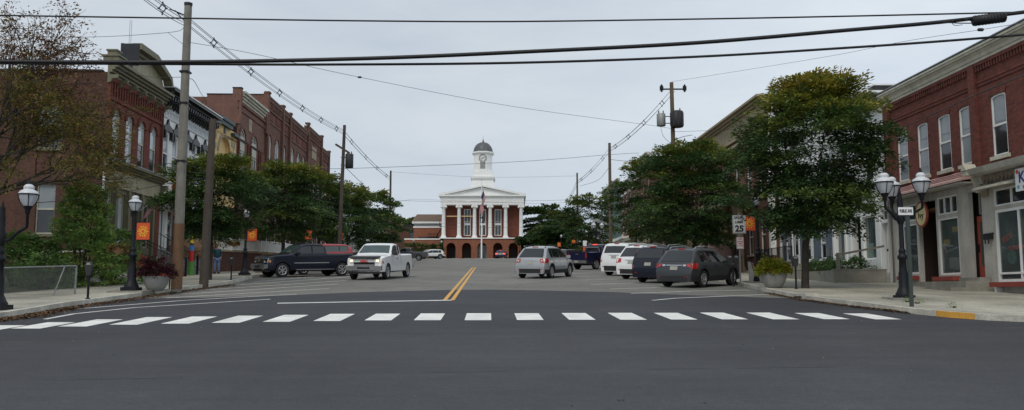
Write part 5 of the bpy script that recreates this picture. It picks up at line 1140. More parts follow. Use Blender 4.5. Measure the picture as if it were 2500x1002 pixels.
    def rails(s, xa, xb, mat):
        for sg in (1, -1):
            q = MB(); ys = sg * (s.hw(0, s.roof) - .06); q.tube([(xa, ys, interp(s.top, xa) + .01), (xa + .12, ys, interp(s.top, xa + .12) + .08), ((xa + xb) / 2, ys, interp(s.top, (xa + xb) / 2) + .09), (xb - .15, ys, interp(s.top, xb - .15) + .075), (xb, ys, interp(s.top, xb) + .01)], .02, 6); s.part(q, 'roof_rail', mat)
def suv(label, x, y, az, mat, L_=4.6, W=1.86, Ht=1.7, boxy=0., tail='mid', lens=False, rails=M_CHROME, group='parked and passing vehicles', plate_z=.85, lit=False, clad=M_PLAST, tailw=(.35, .2), belt=None, glassm=None, name='sport_utility_car', cat='car', wh=.36):
    h = L_ / 2; k = Ht / 1.7; bl = belt or 1.03 * k; s0 = .28 * (1 - boxy)
    top = [(-h, .62 * k), (-h + .03, .74 * k), (-h + .1, .96 * k), (-h + .13, 1.05 * k), (-h + .15 + s0 * .6 + .1, 1.36 * k), (-h + .2 + s0 + .16, 1.6 * k), (-h + .55 + s0, 1.665 * k), (-h + 1.4, 1.7 * k), (-.2, 1.7 * k), (.28, 1.64 * k), (.72, 1.42 * k), (1.12 + boxy * .1, 1.12 * k), (1.25 + boxy * .1, 1.05 * k), (h - .55, .97 * k), (h - .2, .88 * k), (h - .04, .7 * k), (h, .58 * k)]
    c = Car(name, label, cat, x, y, az, top, W, bl, mat, tumble=.3 if boxy < .3 else .2, wheel=wh, ax=(h - .9, -h + .95), clad=clad, group=group, glassm=glassm)
    xr = -h + .13
    c.topglass(xr + .05, -h + .2 + s0 + .12, 'rear_window', .14); c.topglass(.34, 1.08 + boxy * .1, 'windscreen', .1)
    c.sidewin(-.02, .98); c.sidewin(-1.02, -.1); c.sidewin(-h + .55 + s0, -1.1)
    for sg in (1, -1):
        y1 = sg * (W / 2 * .93); y0 = sg * (W / 2 - tailw[0] - .03)
        if tail == 'high': poly = [(sg * (W / 2 * .9), .72 * k), (sg * (W / 2 * .9), 1.5 * k), (sg * (W / 2 * .8), 1.5 * k), (sg * (W / 2 - .2), .72 * k)]
        elif tail == 'star': poly = [(y1, .86 * k), (y1, 1.06 * k), (y0, 1.02 * k), (y0 + sg * .08, .92 * k)]
        else: poly = [(y1, .8 * k), (y1, 1.06 * k), (y0, 1.05 * k), (y0, .87 * k)]
        t = c.end(True, 0, 0, 0, 0, 'tail_light', M_BRAKE if lit else M_TAIL, .03, poly=poly)
        if tail == 'star': c.end(True, sg * (W / 2 - .52), y0, .93 * k, 1.01 * k, 'reversing_light', M_CHROME, .028)
        if lens: q = c.end(True, sg * (W / 2 - .22), sg * (W / 2 - .32), .9 * k, .99 * k, 'lens', M_HEAD, .04, parent=t)
        q = MB(); zz = .9 * k; xs_ = [-h + .06, -h + .2, -h + .34]
        zt0, zt1 = (.74, 1.42) if tail == 'high' else (.82, 1.07); xe = lambda z: c.endx(z * k, True) + .0
        us = [[(xe(z) + d_, z * k) for d_ in ((0, .06, .14, .2) if tail == 'high' else (0, .08, .18, .34))] for z in (zt0, (zt0 + zt1) / 2, zt1)]
        q.add([(a, sg * (c.hw(a, z) + .014), z) for row in us for a, z in row], [(4 * r + j, 4 * r + j + 1, 4 * r + j + 5, 4 * r + j + 4) for r in (0, 1) for j in range(3)]); c.part(q, 'tail_light_side', M_BRAKE if lit else M_TAIL, t, fix=False)
        c.end(False, sg * (W / 2 - .12), sg * (W / 2 - .45), .68 * k, .84 * k, 'headlight', M_HEAD, .02)
        c.end(True, sg * (W / 2 - .15), sg * (W / 2 - .4), .46 * k, .5 * k, 'reflector', M_TAIL, .02)
    c.end(True, -.17, .17, plate_z * k - .075, plate_z * k + .075, 'licence_plate', M_PLATE, .03); c.end(True, -.36, .36, plate_z * k + .1, plate_z * k + .135, 'plate_trim', M_CHROME if clad else M_PLAST, .03)
    c.end(True, -.62, .62, .3, .52 * k, 'rear_bumper_skin', clad or mat, .015); c.end(False, -.5, .5, .5 * k, .78 * k, 'grille', M_PLAST, .02)
    q = MB(); q.box(-h + .42 + s0, -h + .46 + s0, -.16, .16, 1.66 * k, 1.7 * k); c.part(q, 'high_brake_light', M_BRAKE if lit else M_TAIL)
    q = MB(); q.tube([(xr + .06, .02, 1.1 * k), (xr + .13, -.35, 1.17 * k)], .012, 4); c.part(q, 'rear_wiper', M_PLAST)
    c.mirrors(.85, 1.06 * k, mat); c.seams((-1.06, -.06, 1.02), .4); c.handles((-.35, -1.3), .93 * k, mat)
    if rails: c.rails(-h + .75, .35, rails)
    return c
def pickup(label, x, y, az, mat, L_=5.9, W=2.0, Ht=1.88, crew=True, group='parked and passing vehicles', lit=False, rear_lit=False, sideglass=None, grille_text=False, bar=None, old=False, windscreen=None, bumper=M_CHROME, cross=False):
    h = L_ / 2; k = Ht / 1.88; cb = -.75 if crew else -.38
    top = [(-h, .72 * k), (-h + .01, 1.0 * k), (-h + .02, 1.31 * k), (cb - .1, 1.33 * k), (cb, 1.36 * k), (cb + .06, 1.72 * k), (cb + .16, 1.84 * k), (cb + .5, 1.88 * k), (.45, 1.88 * k), (.75, 1.8 * k), (1.35, 1.36 * k), (1.5, 1.29 * k), (h - .55, 1.22 * k), (h - .2, 1.15 * k), (h - .08, 1.02 * k), (h - .05, .74 * k), (h, .7 * k)]
    c = Car('pickup_truck', label, 'pickup truck', x, y, az, top, W, 1.27 * k, mat, wheel=.4, ax=(h - .98, -h + 1.2), zb=.42, tumble=.17, group=group, bed=(-h + .1, cb - .12, .95 * k))
    c.topglass(.8, 1.34, 'windscreen', .1, mat=windscreen); c.topglass(cb + .015, cb + .055, 'rear_window', .22, off=.02)
    g = sideglass
    if crew: c.sidewin(.2, 1.12, mat=g); c.sidewin(cb + .14, .12, mat=g)
    else: c.sidewin(.15, 1.12, mat=g); c.sidewin(cb + .16, .02, mat=g)
    for sg in (1, -1):
        # headlight and amber
        hl = c.end(False, sg * (W / 2 - .07), sg * (W / 2 - .43), .84 * k, 1.08 * k, 'headlight', M_HEAD, .03)
        if lit: c.end(False, sg * (W / 2 - .24), sg * (W / 2 - .38), .95 * k, 1.05 * k, 'lamp', M_LIT, .045, parent=hl)
        q = MB(); q.add([(a, sg * (c.hw(a, z) + .012), z) for a, z in ((h - .16, .85 * k), (h - .3, .85 * k), (h - .28, .98 * k), (h - .17, .98 * k))], [(0, 1, 2, 3)]); c.part(q, 'indicator', M_AMBER, hl, fix=False)
        q = MB(); q.lathe([(.07, 0), (.075, .05), (.001, .055)], 12, (h + .02, sg * (W / 2 - .3), .52), ax='x'); c.part(q, 'fog_light', M_HEAD)
        c.end(True, sg * (W / 2 - .02), sg * (W / 2 - .22), .86 * k, 1.22 * k, 'tail_light', M_TAIL, .02)
        q = MB(); q.box(-1.2, 1.2, sg * (W / 2 - .02), sg * (W / 2 + .08), .4, .45); c.part(q, 'side_step', M_CHROME)
        if not old: q = MB(); q.add([(a, sg * (c.hw(0, z) + .015), z) for a, z in ((-.9, .78), (1.3, .78), (1.3, .83), (-.9, .83))], [(0, 1, 2, 3)]); c.part(q, 'trim_strip', M_CHROME if crew else mat, fix=False)
        q = MB(); q.tube([(cb + .2, sg * (c.hw(0, 1.8) - .0), 1.80 * k), (.5, sg * (c.hw(0, 1.8)), 1.81 * k)], .012, 4); c.part(q, 'rain_gutter', M_CUT)
    gr = c.end(False, -W / 2 + .44, W / 2 - .44, .8 * k, 1.13 * k, 'grille', M_CUT if grille_text else M_PLAST, .035)
    q = MB()
    for z in (.79, 1.14): q.box(h - .06, h - .02, -W / 2 + .45, W / 2 - .45, z * k - .012, z * k + .012)
    c.part(q, 'grille_surround', M_GREYM, gr)
    if not grille_text: q = MB(); [q.box(h - .07, h - .005, -W / 2 + .47, W / 2 - .47, z * k - .008, z * k + .008) for z in (.89, .96, 1.03)]; q.build('grille_bars', M_PLAST if not crew else M_GREYM, gr)
    if grille_text: lettering('GMC', .14, M_SIGNR, gr, Matrix.Translation((h + .01, 0, .965 * k)) @ Matrix.Rotation(math.pi / 2, 4, 'Z') @ Matrix.Rotation(math.pi / 2, 4, 'X'), .008, 1.35)
    if cross: q = MB(); q.prism([(-.13, .94), (-.05, .94), (-.05, .91), (.05, .91), (.05, .94), (.13, .94), (.13, 1.0), (.05, 1.0), (.05, 1.03), (-.05, 1.03), (-.05, 1.0), (-.13, 1.0)], h - .02, h + .0, 'x'); q.build('emblem', pm('emblem_gold', (.45, .3, .08), .3, .05, metal=.5), gr)
    q = MB(); q.prism([(h - .12, .52), (h + .09, .5), (h + .1, .72 * k), (h - .02, .76 * k), (h - .12, .76 * k)], -W / 2 + .06, W / 2 - .06); fb = c.part(q, 'front_bumper', bumper)
    q = MB(); q.box(h + .04, h + .105, -.33, .33, .56, .67); c.part(q, 'bumper_opening', M_PLAST, fb); q = MB(); q.box(h - .3, h + .0, -W / 2 + .15, W / 2 - .15, .32, .499); c.part(q, 'air_dam', M_PLAST)
    if grille_text: q = MB(); q.prism([(h - .3, 1.2 * k), (h - .02, 1.16 * k), (h + .06, 1.13 * k), (h + .06, 1.15 * k), (h - .02, 1.2 * k), (h - .3, 1.235 * k)], -W / 2 + .2, W / 2 - .2); c.part(q, 'bug_deflector', M_PLAST)
    q = MB(); q.prism([(-h - .12, .5), (-h + .05, .5), (-h + .05, .7 * k), (-h - .12, .7 * k)], -W / 2 + .05, W / 2 - .05); rb = c.part(q, 'rear_bumper', M_CHROME)
    q = MB(); q.box(-h - .14, -h - .122, -.16, .16, .54, .7); c.part(q, 'licence_plate', M_PLATE, rb)
    q = MB(); q.prism([(-h - .015, .78), (-h - .0, .78), (-h + .0, 1.28 * k), (-h - .015, 1.28 * k)], -W / 2 + .26, W / 2 - .26); tg = c.part(q, 'tailgate', mat); q = MB(); q.box(-h - .03, -h - .016, -.12, .12, 1.12 * k, 1.17 * k); c.part(q, 'handle', M_CHROME, tg)
    if rear_lit: q = MB(); q.box(cb + .1, cb + .16, -.2, .2, 1.85 * k, 1.9 * k); c.part(q, 'cargo_lamp', M_BRAKE)
    q = MB(); q.box(-h + .3, h - .4, -.5, .5, .32, .45); c.part(q, 'chassis', M_CUT)
    c.mirrors(1.05, 1.26 * k, M_PLAST); c.seams((1.14, .16, cb + .1), .5); c.seams((cb - .06,), .5); c.handles((.3, -.6) if crew else (.3,), 1.08 * k, M_PLAST)
    if bar:
        for sg in (1, -1): q = MB(); q.tube([(cb - .2, sg * .7, 1.3), (cb - .2, sg * .6, 1.72)], .03, 6); c.part(q, 'rack_post', bar)
        q = MB(); q.tube([(cb - .2, -.6, 1.72), (cb - .2, .6, 1.72)], .03, 6); c.part(q, 'rack_bar', bar)
    return c
PW = paint('white_car_paint', (.80, .81, .81)); PS = paint('silver_car_paint', (.36, .38, .40), metal=.25, rough=.3); PD = paint('dark_navy_paint', (.006, .009, .020), rough=.3, coat=.25, spec=.35); PG = paint('dark_grey_paint', (.045, .05, .055), metal=.3, rough=.35, coat=.3)
PR = paint('red_car_paint', (.35, .02, .025), rough=.25); PB = paint('blue_car_paint', (.005, .009, .042), rough=.3, coat=.3); PK = paint('black_car_paint', (.012, .013, .016), rough=.25); PO = paint('faded_grey_paint', (.07, .072, .08), rough=.5, coat=.2)
pickup('white extended cab pickup driving towards the camera with headlights lit', -7.15, 46.4, R(180 + 9), PW, crew=False, lit=True, grille_text=True, windscreen=M_CARGLT, sideglass=M_CARGLT)
pickup('dark navy crew cab pickup parked nose to the left kerb with chrome bumper', -11.95, 49.4, math.atan2(-.77, -.64), PD, crew=True, cross=True, windscreen=M_CARGLT)
suv('red car parked behind the dark navy pickup on the left', -12.3, 53.6, math.atan2(-.77, -.64), PR, L_=4.6, Ht=1.9, belt=1.36, boxy=.6, rails=None, clad=None, glassm=M_CARGLT)
pickup('old faded grey pickup parked far up the left side', -14.2, 116, R(268), PO, crew=False, old=True, L_=5.3, Ht=1.75, W=1.9)
suv('small white car parked beside the old grey pickup near the crest', -13.0, 134, R(240), PW, Ht=1.5, boxy=.3, rails=None)
suv('silver SUV driving away in the right lane, oval rear badge', 1.9, 47.8, R(24), PS, L_=4.68, W=1.9, Ht=1.73, rails=M_PLAST, lens=True, boxy=-.35)
suv('dark grey SUV parked nearest on the right with red and clear tail lights', 8.1, 36.6, R(40), PG, L_=4.57, W=1.85, Ht=1.62, tail='star')
suv('black SUV parked between the dark grey SUV and the white ones', 7.85, 41.5, R(40), PD, L_=4.75, W=1.88, Ht=1.72, tail='high', boxy=.5, plate_z=.88, clad=None)
suv('white SUV with sloping rear window parked next to the black SUV', 7.75, 46.2, R(40), PW, L_=4.9, W=1.95, Ht=1.79, boxy=.1, plate_z=.86)
suv('tall boxy white SUV parked farthest of the right-hand row', 7.65, 52.2, R(40), PW, L_=5.2, W=2.0, Ht=1.95, boxy=.9, rails=None, tail='high', plate_z=.98, wh=.4)
pickup('dark blue pickup parked on the right, tailgate showing, cargo light on', 7.0, 67.5, R(42), PB, L_=5.9, Ht=1.95, rear_lit=True, bar=M_CHROME, cross=False)
suv('dark car half hidden behind the silver SUV', 5.7, 84, R(38), PK, Ht=1.55, boxy=.2, rails=None)
suv('small blue car at the crest with its brake lights lit', -1.85, 149, R(6), PB, L_=4.3, W=1.8, Ht=1.42, lit=True, rails=None, clad=None)
# ------------------------------------------------------------------ street furniture
def lantern(par, x, y, z, s=1.):
    q = MB(); q.lathe([(.05 * s, 0), (.07 * s, .04 * s), (.07 * s, .12 * s), (.12 * s, .2 * s), (.13 * s, .24 * s)], 12, (x, y, z)); f = q.build('lamp_fitter', M_METAL, par)
    q = MB(); q.lathe([(.12 * s, .241 * s), (.19 * s, .34 * s), (.24 * s, .47 * s), (.265 * s, .58 * s)], 18, (x, y, z)); g = q.build('globe', M_LAMPG, par)
    q = MB(); q.lathe([(.06 * s, .25 * s), (.1 * s, .36 * s), (.12 * s, .5 * s), (.12 * s, .56 * s)], 12, (x, y, z)); q.build('reflector', M_BULB, g)
    q = MB(); q.lathe([(.275 * s, .575 * s), (.27 * s, .62 * s), (.23 * s, .68 * s), (.15 * s, .72 * s), (.135 * s, .75 * s), (.15 * s, .77 * s), (.14 * s, .82 * s), (.1 * s, .87 * s), (.05 * s, .89 * s)], 18, (x, y, z)); cp_ = q.build('cap', M_LAMPC, par); q = MB(); q.lathe([(.05 * s, .885 * s), (.06 * s, .91 * s), (.03 * s, .94 * s), (.035 * s, .97 * s), (.01 * s, 1.05 * s)], 10, (x, y, z)); q.build('finial', M_METAL, cp_)
    q = MB(); q.lathe([(.279 * s, .565 * s), (.285 * s, .585 * s), (.279 * s, .60 * s)], 18, (x, y, z))
    for k in range(4):
        t = k * math.pi / 2 + .5; q.tube([(x + r * s * math.cos(t), y + r * s * math.sin(t), z + h * s) for r, h in ((.13, .24), (.2, .34), (.252, .47), (.278, .575))], .012 * s, 4)
    q.build('cage', M_METAL, par)
def post(par, h, r=.065):
    q = MB(); q.lathe([(.24, 0), (.24, .16), (.2, .22), (.17, .3), (.14, .36), (.13, .75), (.11, .85), (.1, 1.15), (.14, 1.18), (.14, 1.26), (.1, 1.3), (.09, 1.36), (.11, 1.4), (.08, 1.46), (r, 1.5), (r * .9, h * .85), (r * .85, h)], 14); q.box(-.26, .26, -.26, .26, -.05, .12); q.build('post', M_METAL, par)
def pad(label, x, y, w_=.6):
    q = MB(); q.box(-w_, w_, -w_ * .8, w_ * .8, -.1, .05); o = q.build('lamp_footing', M_CONC, None); o.location = at(x, y); o.rotation_euler = (math.atan(SLOPE), 0, 0); tag(o, label, 'concrete pad'); return o
def single(label, x, y, h=3.75, s=.72, group='single globe street lamps'):
    p = at(x, y, KERB + .04); t = thing('street_lamp', label, 'street lamp', p, 0, group); post(t, h - .78 * s - .2); lantern(t, 0, 0, h - 1.06 * s, s); return p
def triple(label, x, y, h=4.35, s=1., rot=0., group='street lamps with three globes', n=3):
    p = at(x, y); t = thing('street_lamp', label, 'street lamp', p, rot, group); post(t, h - .72, .07); zt = h - 1.06 * s
    q = MB(); q.lathe([(.075, h - 1.65), (.11, h - 1.55), (.11, h - 1.35), (.08, h - 1.25), (.085, h - 1.0), (.05, h - .75), (.01, h - .55)], 12); q.build('finial', M_METAL, t)
    for k in range(n):
        a = 2 * math.pi * k / n; dx, dy = math.cos(a), math.sin(a)
        q = MB(); q.tube([(dx * r, dy * r, z) for r, z in ((.05, h - 1.55), (.22, h - 1.5), (.4, h - 1.32), (.54, h - 1.24), (.6, h - 1.2), (.6, zt + .03))], [.045, .045, .04, .035, .04, .04], 8); q.build('arm', M_METAL, t); lantern(t, dx * .6, dy * .6, zt, s)
    return p
def banner(label, p, side, z, w_=.5, hgt=.66, rot=0., group='orange sun banners on the lamp posts', arm=True):
    t = thing('banner', label, 'banner', (p.x, p.y, p.z + z), rot, group); x0 = side * .1; x1 = side * (.1 + w_); cx_ = (x0 + x1) / 2
    q = MB(); q.box(x0, x1, -.012, .012, -hgt / 2, hgt / 2); q.build('cloth', M_BANR, t)
    q = MB()
    for d in (-.02, .0165):
        q.lathe([(w_ * .22, 0), (w_ * .22, .003)], 16, (cx_, d, 0), ax='y')
        for k in range(12):
            a = k * math.pi / 6; u = Vector((math.cos(a), 0, math.sin(a) * 1.12)); v = Vector((-math.sin(a), 0, math.cos(a))); c = Vector((cx_, d + .001, 0))
            q.add([c + u * w_ * .26 + v * .027, c + u * w_ * .26 - v * .027, c + u * w_ * .36 - v * .022 + v * .012 * (1 if k % 2 else -1), c + u * w_ * .45, c + u * w_ * .36 + v * .014], [(0, 1, 2, 3, 4)])
    s_ = q.build('sun', M_BANY, t, fix=False)
    q = MB(); [q.lathe([(w_ * .13, 0), (w_ * .13, .004)], 12, (cx_, d, 0), ax='y') for d in (-.025, .0195)]; q.build('sun_centre', M_BANR, s_)
    q = MB(); [q.tube([(0, 0, zz), (x1, 0, zz)], .014, 5) for zz in (hgt / 2 + .01, -hgt / 2 - .01)]; q.build('rod', M_METAL, t); return t
def basket(label, p, dx, z, mat, seed, droop=True):
    t = thing('hanging_basket', label, 'hanging plant', (p.x + dx, p.y, p.z + z), 0); rs = np.random.RandomState(seed); q = MB(); q.lathe([(.05, -.22), (.2, -.1), (.24, .02)], 12); q.build('basket', M_BROWNW, t); q = MB(); q.tube([(0, 0, .02), (0, 0, .55), (-dx, 0, .6)], .012, 4); q.build('hanger', M_METAL, t)
    n = 70; th = rs.rand(n) * 6.28; c = np.stack([.16 * np.cos(th), .16 * np.sin(th), rs.uniform(-.05, .12, n)], 1); leaf_mesh('flowers', *sprays(rs, c, unit(np.stack([np.cos(th), np.sin(th), rs.uniform(-.6, .5, n)], 1)), rs.uniform(0, 1, n), 18, .32 if mat is PURP else .17, .12, .06, .8, .3, .04), mat, t)
PURP = leaf_mat('magenta_petals', [(0, (.03, .06, .02)), (.3, (.05, .09, .03)), (.45, (.3, .015, .2)), (1, (.38, .03, .3))]); DKPL = leaf_mat('dark_purple_leaf', [(0, (.03, .02, .02)), (.5, (.06, .015, .03)), (.8, (.12, .02, .04)), (1, (.05, .07, .02))]); YGR = leaf_mat('yellow_green_leaf', [(0, (.06, .09, .01)), (.4, (.19, .22, .02)), (.8, (.32, .32, .03)), (1, (.36, .26, .04))])
YEL_B = leaf_mat('amber_foliage', [(0, (.08, .05, .01)), (.5, (.25, .13, .02)), (1, (.3, .2, .03))])
g = G(-9, 757, KERB); p = triple('lamp with two big globes at the far left frame edge', g.x, g.y, 3.2, .83, rot=R(2), n=2, group='street lamps with big globes')
g = G(2208, 731, KERB); p = triple('lamp with three big globes on the right corner behind the street name sign', g.x, g.y, 3.85, .93, rot=R(-35), group='street lamps with big globes'); pad('square concrete pad under the three-globe lamp at the right corner', g.x, g.y, .5)
g = G(320, 713, KERB); p = single('nearest single globe lamp on the left with an orange sun banner', g.x, g.y, 3.42, .82); pad('concrete pad under the nearest left lamp', g.x, g.y); banner('largest orange sun banner on the left, on the nearest left lamp', p, 1, 2.04, .44, .58)
basket('basket of dull red plants hanging left of the nearest left lamp', p, -.5, 1.45, LEAFR, 3)
p = single('second single globe lamp on the left by the brick garden wall', -14.6, 46.2, 3.75); pad('concrete pad under the second left lamp', -14.6, 46.2); banner('orange sun banner above the dark pickup bonnet, left side', p, 1, 2.2); basket('round dark flower basket on the second left lamp', p, -.62, 1.75, LEAFR, 4)
p = single('third lamp on the left between the two tree crowns', -15.9, 64.3, 3.75); banner('orange sun banner over the dark pickup cab', p, 1, 2.5)
p = single('fourth lamp on the left above the red car', -16.4, 79, 3.75); banner('orange sun banner right above the red car', p, 1, 2.6)
p = single('fifth lamp on the left behind the white pickup roof', -16.2, 102, 3.75); banner('dim orange banner in the shade above the white pickup', p, 1, 2.4)
p = single('small white globe lamp at the end of the white coping wall', P(1010, 600, 150).x, 150, 3.4)
p = single('white globe lamp left of the courthouse arcade', P(1078, 600, 158).x, 158, 3.4); p = single('white globe lamp at the right end of the courthouse arcade', P(1269, 600, 158).x, 158, 3.4)
g = G(1853, 690, KERB); p = single('nearest single lamp on the right with banner and magenta basket, its globe in the tree', g.x, g.y, 3.95); pad('concrete pad under the nearest right lamp', g.x, g.y); banner('largest orange sun banner on the right, beside the speed limit sign', p, -1, 2.55, .5, .62); basket('basket overflowing with magenta flowers on the nearest right lamp', p, .62, 2.45, PURP, 5)
p = single('second single lamp on the right behind the parked SUVs', 11.0, 55, 3.75); banner('orange sun banner partly hidden by leaves, right side', p, -1, 2.75)
p = single('third single lamp on the right in front of the red brick house', 10.2, 69.2, 3.75); banner('orange sun banner against red brick, right side', p, -1, 2.75)
p = triple('distant lamp with three globes in front of the far right tree', 8.9, 89, 4.4, .95, rot=R(0)); p = single('farthest right lamp beyond the triple globes', 8.4, 110, 3.75); banner('small orange banner near the far right lamp', p, -1, 2.5)
p = single('farthest single lamp on the right at the crest', 7.6, 130, 3.75); banner('tiny orange banner above the silver SUV roof', p, -1, 2.1)
# parking meters
def meter(label, x, y, double=False, h=.97):
    t = thing('parking_meter', label, 'parking meter', at(x, y), 0, 'parking meters on the kerb'); q = MB(); q.tube([(0, 0, -.05), (0, 0, h - .28)], .035, 8); q.lathe([(.07, 0), (.07, .02), (.04, .04)], 10); q.build('post', M_METAL, t)
    for dx in ((-.13, .13) if double else (0,)):
        q = MB(); q.prism([(dx - .05, h - .28), (dx + .05, h - .28), (dx + .09, h - .15), (dx + .1, h), (dx + .08, h + .08), (dx + .03, h + .13), (dx - .03, h + .13), (dx - .08, h + .08), (dx - .1, h), (dx - .09, h - .15)], -.06, .06); hd = q.build('meter_head', M_PLAST, t); q = MB(); q.prism([(dx + .07 * math.cos(a), h + .03 + .07 * math.sin(a)) for a in np.linspace(0, math.pi, 8)], -.066, .066); q.build('window', M_GALV, hd)
    if double: q = MB(); q.box(-.16, .16, -.03, .03, h - .34, h - .28); q.build('yoke', M_PLAST, t)
for lab, px, py, dbl in (('parking meter by the chain link fence on the left', 214, 731, False), ('parking meter between the dark pole and the second left lamp', 564, 684, False), ('parking meter in front of the big right tree trunk', 1944, 706, False), ('double headed parking meter behind the dark grey SUV bonnet', 1791, 697, True)): g = G(px, py, KERB); meter(lab, g.x, g.y, dbl, 1.09 if px > 1000 else .97)
# planters
def planter(label, x, y, mat, seed, r=.62, hz=.62, n=150, leaf=.08, tl=(0, 1), ph=.4, spread=1.):
    t = thing('planter', label, 'planter', at(x, y), 0, 'round concrete planters'); q = MB(); q.lathe([(r * .5, 0), (r * .62, .03), (r * .85, hz * .4), (r * .98, hz * .75), (r, hz), (r * .93, hz + .01), (r * .85, hz - .08), (.001, hz - .09)], 24); q.build('bowl', M_CONC2, t)
    rs = np.random.RandomState(seed); th = rs.rand(n) * 6.28; fr = np.sqrt(rs.rand(n)); c = np.stack([r * .8 * fr * np.cos(th), r * .8 * fr * np.sin(th), hz + ph * (1 - fr ** 2 * .8) * rs.rand(n) ** .4], 1)
    leaf_mesh('foliage', *sprays(rs, c, unit(np.stack([np.cos(th), np.sin(th), rs.uniform(-.2, .9, n)], 1)), rs.uniform(*tl, n), 34, .34 * spread, .2, leaf, .6, .3, .04), mat, t)
g = G(380, 711, KERB); planter('round concrete planter of dark purple and red plants at the base of the tall pole', g.x, g.y, DKPL, 7, .43, .5, 110, .09, ph=.6, spread=1.1)
g = G(1890, 703, KERB); planter('big round concrete planter spilling yellow green foliage on the right', g.x, g.y, YGR, 8, .48, .52, 210, .08, (.2, .95), ph=.55)
bush('amber mounded bush behind the dark pickup bonnet', at(-14.9, 52.5), .8, .8, 1.1, 90, 40, .09, 9, YEL_B, tlo=.2, thi=.9)
# signs
def signpost(name, label, cat, x, y, h, r=.03, mat=None):
    t = thing(name, label, cat, at(x, y)); q = MB(); q.box(-r, r, -r * .6, r * .6, -.1, h); q.build('post', mat or M_GALV, t); return t
g = G(1808, 692, KERB); t = signpost('speed_limit_sign', 'white SPEED LIMIT 25 sign above a small red lettered parking sign', 'road sign', g.x, g.y, 1.9, .03, M_GREYM); z = 0
q = MB(); q.tube([(0, 0, 1.85), (.0, .02, 3.0)], .03, 6); q.build('upper_post', M_GREYM, t)
for _c in list(t.children): pass
def plate(par, cx_, cz, w_, h_, mat, edge=M_INK, name='plate'):
    q = MB(); q.box(cx_ - w_ / 2, cx_ + w_ / 2, -.055, -.04, cz - h_ / 2, cz + h_ / 2); o = q.build(name, mat, par)
    if edge:
        q = MB(); e = .012; m_ = .02
        for a, b_, c, d in ((-w_ / 2 + m_, w_ / 2 - m_, h_ / 2 - m_ - e, h_ / 2 - m_), (-w_ / 2 + m_, w_ / 2 - m_, -h_ / 2 + m_, -h_ / 2 + m_ + e), (-w_ / 2 + m_, -w_ / 2 + m_ + e, -h_ / 2 + m_, h_ / 2 - m_), (w_ / 2 - m_ - e, w_ / 2 - m_, -h_ / 2 + m_, h_ / 2 - m_)): q.box(cx_ + a, cx_ + b_, -.058, -.0555, cz + c, cz + d)
        q.build('border', edge, o)
    return o
o = plate(t, 0, 2.53, .56, .78, M_SIGNW); lettering('SPEED', .16, M_INK, o, FACE(0, -.057, 2.8), .004); lettering('LIMIT', .16, M_INK, o, FACE(0, -.057, 2.62), .004); lettering('25', .37, M_INK, o, FACE(0, -.057, 2.33), .014)
o = plate(t, 0.02, 1.72, .3, .5, M_SIGNW, M_SIGNR); lettering('NO', .09, M_SIGNR, o, FACE(.02, -.058, 1.88), .003); lettering('PARKING', .062, M_SIGNR, o, FACE(.02, -.058, 1.78), .003); lettering('HERE', .07, M_SIGNR, o, FACE(.02, -.058, 1.69), .003); lettering('TO CORNER', .042, M_SIGNR, o, FACE(.02, -.058, 1.6), .002)
g = G(2226, 749, KERB); t = signpost('street_name_sign', 'white PUBLIC AVE name plate on a dark channel post at the right corner', 'street sign', g.x, g.y, 2.42, .045, pm('dark_green_post', (.035, .05, .045), .6)); o = plate(t, -.06, 2.44, .38, .2, M_SIGNW, None); lettering('PUBLIC AVE', .115, M_INK, o, FACE(-.06, -.059, 2.44), .003, .52)
for z_ in (0,): q = MB(); q.box(-.05, .05, -.0399, -.03, 2.36, 2.52); q.build('bracket', M_GALV, t)
for i, (X_, Y_, lab) in enumerate(((6.6, 95, 'small white and orange sign far up the right kerb'),)):
    t = signpost('parking_sign', lab, 'road sign', X_ + 1.6, Y_, 2.4); plate(t, 0, 2.1, .4, .6, M_SIGNW, None); plate(t, 0, 1.45, .4, .5, M_BANR, None, 'lower_plate')
g = G(1983, 731, KERB); t = thing('storm_drain', 'concrete storm drain inlet with a dark slot in the right kerb', 'storm drain', (9.235, 27.4, H(27.4)), R(88)); b = MB(); b.box(-.75, .75, -.4, .012, .0, KERB + .03); b.build('lintel', M_KERB, t); b = MB(); b.box(-.42, .42, .0125, .018, .02, .075); b.build('slot', M_INK, t)
for i_, (px_, py_, lab_) in enumerate(((2240, 742, 'grass tuft sprouting behind the street name sign'), (2330, 752, 'grass tuft in the pavement crack at right'), (2215, 738, 'small weeds at the foot of the three-globe lamp'))):
    g = G(px_, py_, KERB); bush(lab_, (g.x, g.y, H(g.y) + KERB), .13, .08, .05, 9, 16, .035, 80 + i_, LEAFB, cat='weeds', name='grass_tuft', stems=2, L0=.09, W0=.05)
# bench seen end on
g = G(1850, 690, KERB); t = thing('bench', 'grey concrete ended bench beside the speed limit sign, seen end on', 'bench', (g.x - .15, g.y - .3, H(g.y) + KERB), R(-20)); 
for y in (0, 1.5): q = MB(); q.prism([(-.3, 0), (-.12, 0), (-.1, .3), (.12, .3), (.15, 0), (.3, 0), (.27, .42), (-.12, .45), (-.22, .9), (-.34, .9)], y, y + .1); q.build('end_frame', M_CONC2, t)
q = MB(); [q.box(-.1 + i * .12, 0 + i * .12, .1, 1.5, .43, .47) for i in range(3)]; q.build('seat', M_BROWNW, t); q = MB(); [q.box(-.2 - i * .035, -.17 - i * .035, .1, 1.5, .52 + i * .13, .61 + i * .13) for i in range(3)]; q.build('backrest', M_BROWNW, t)
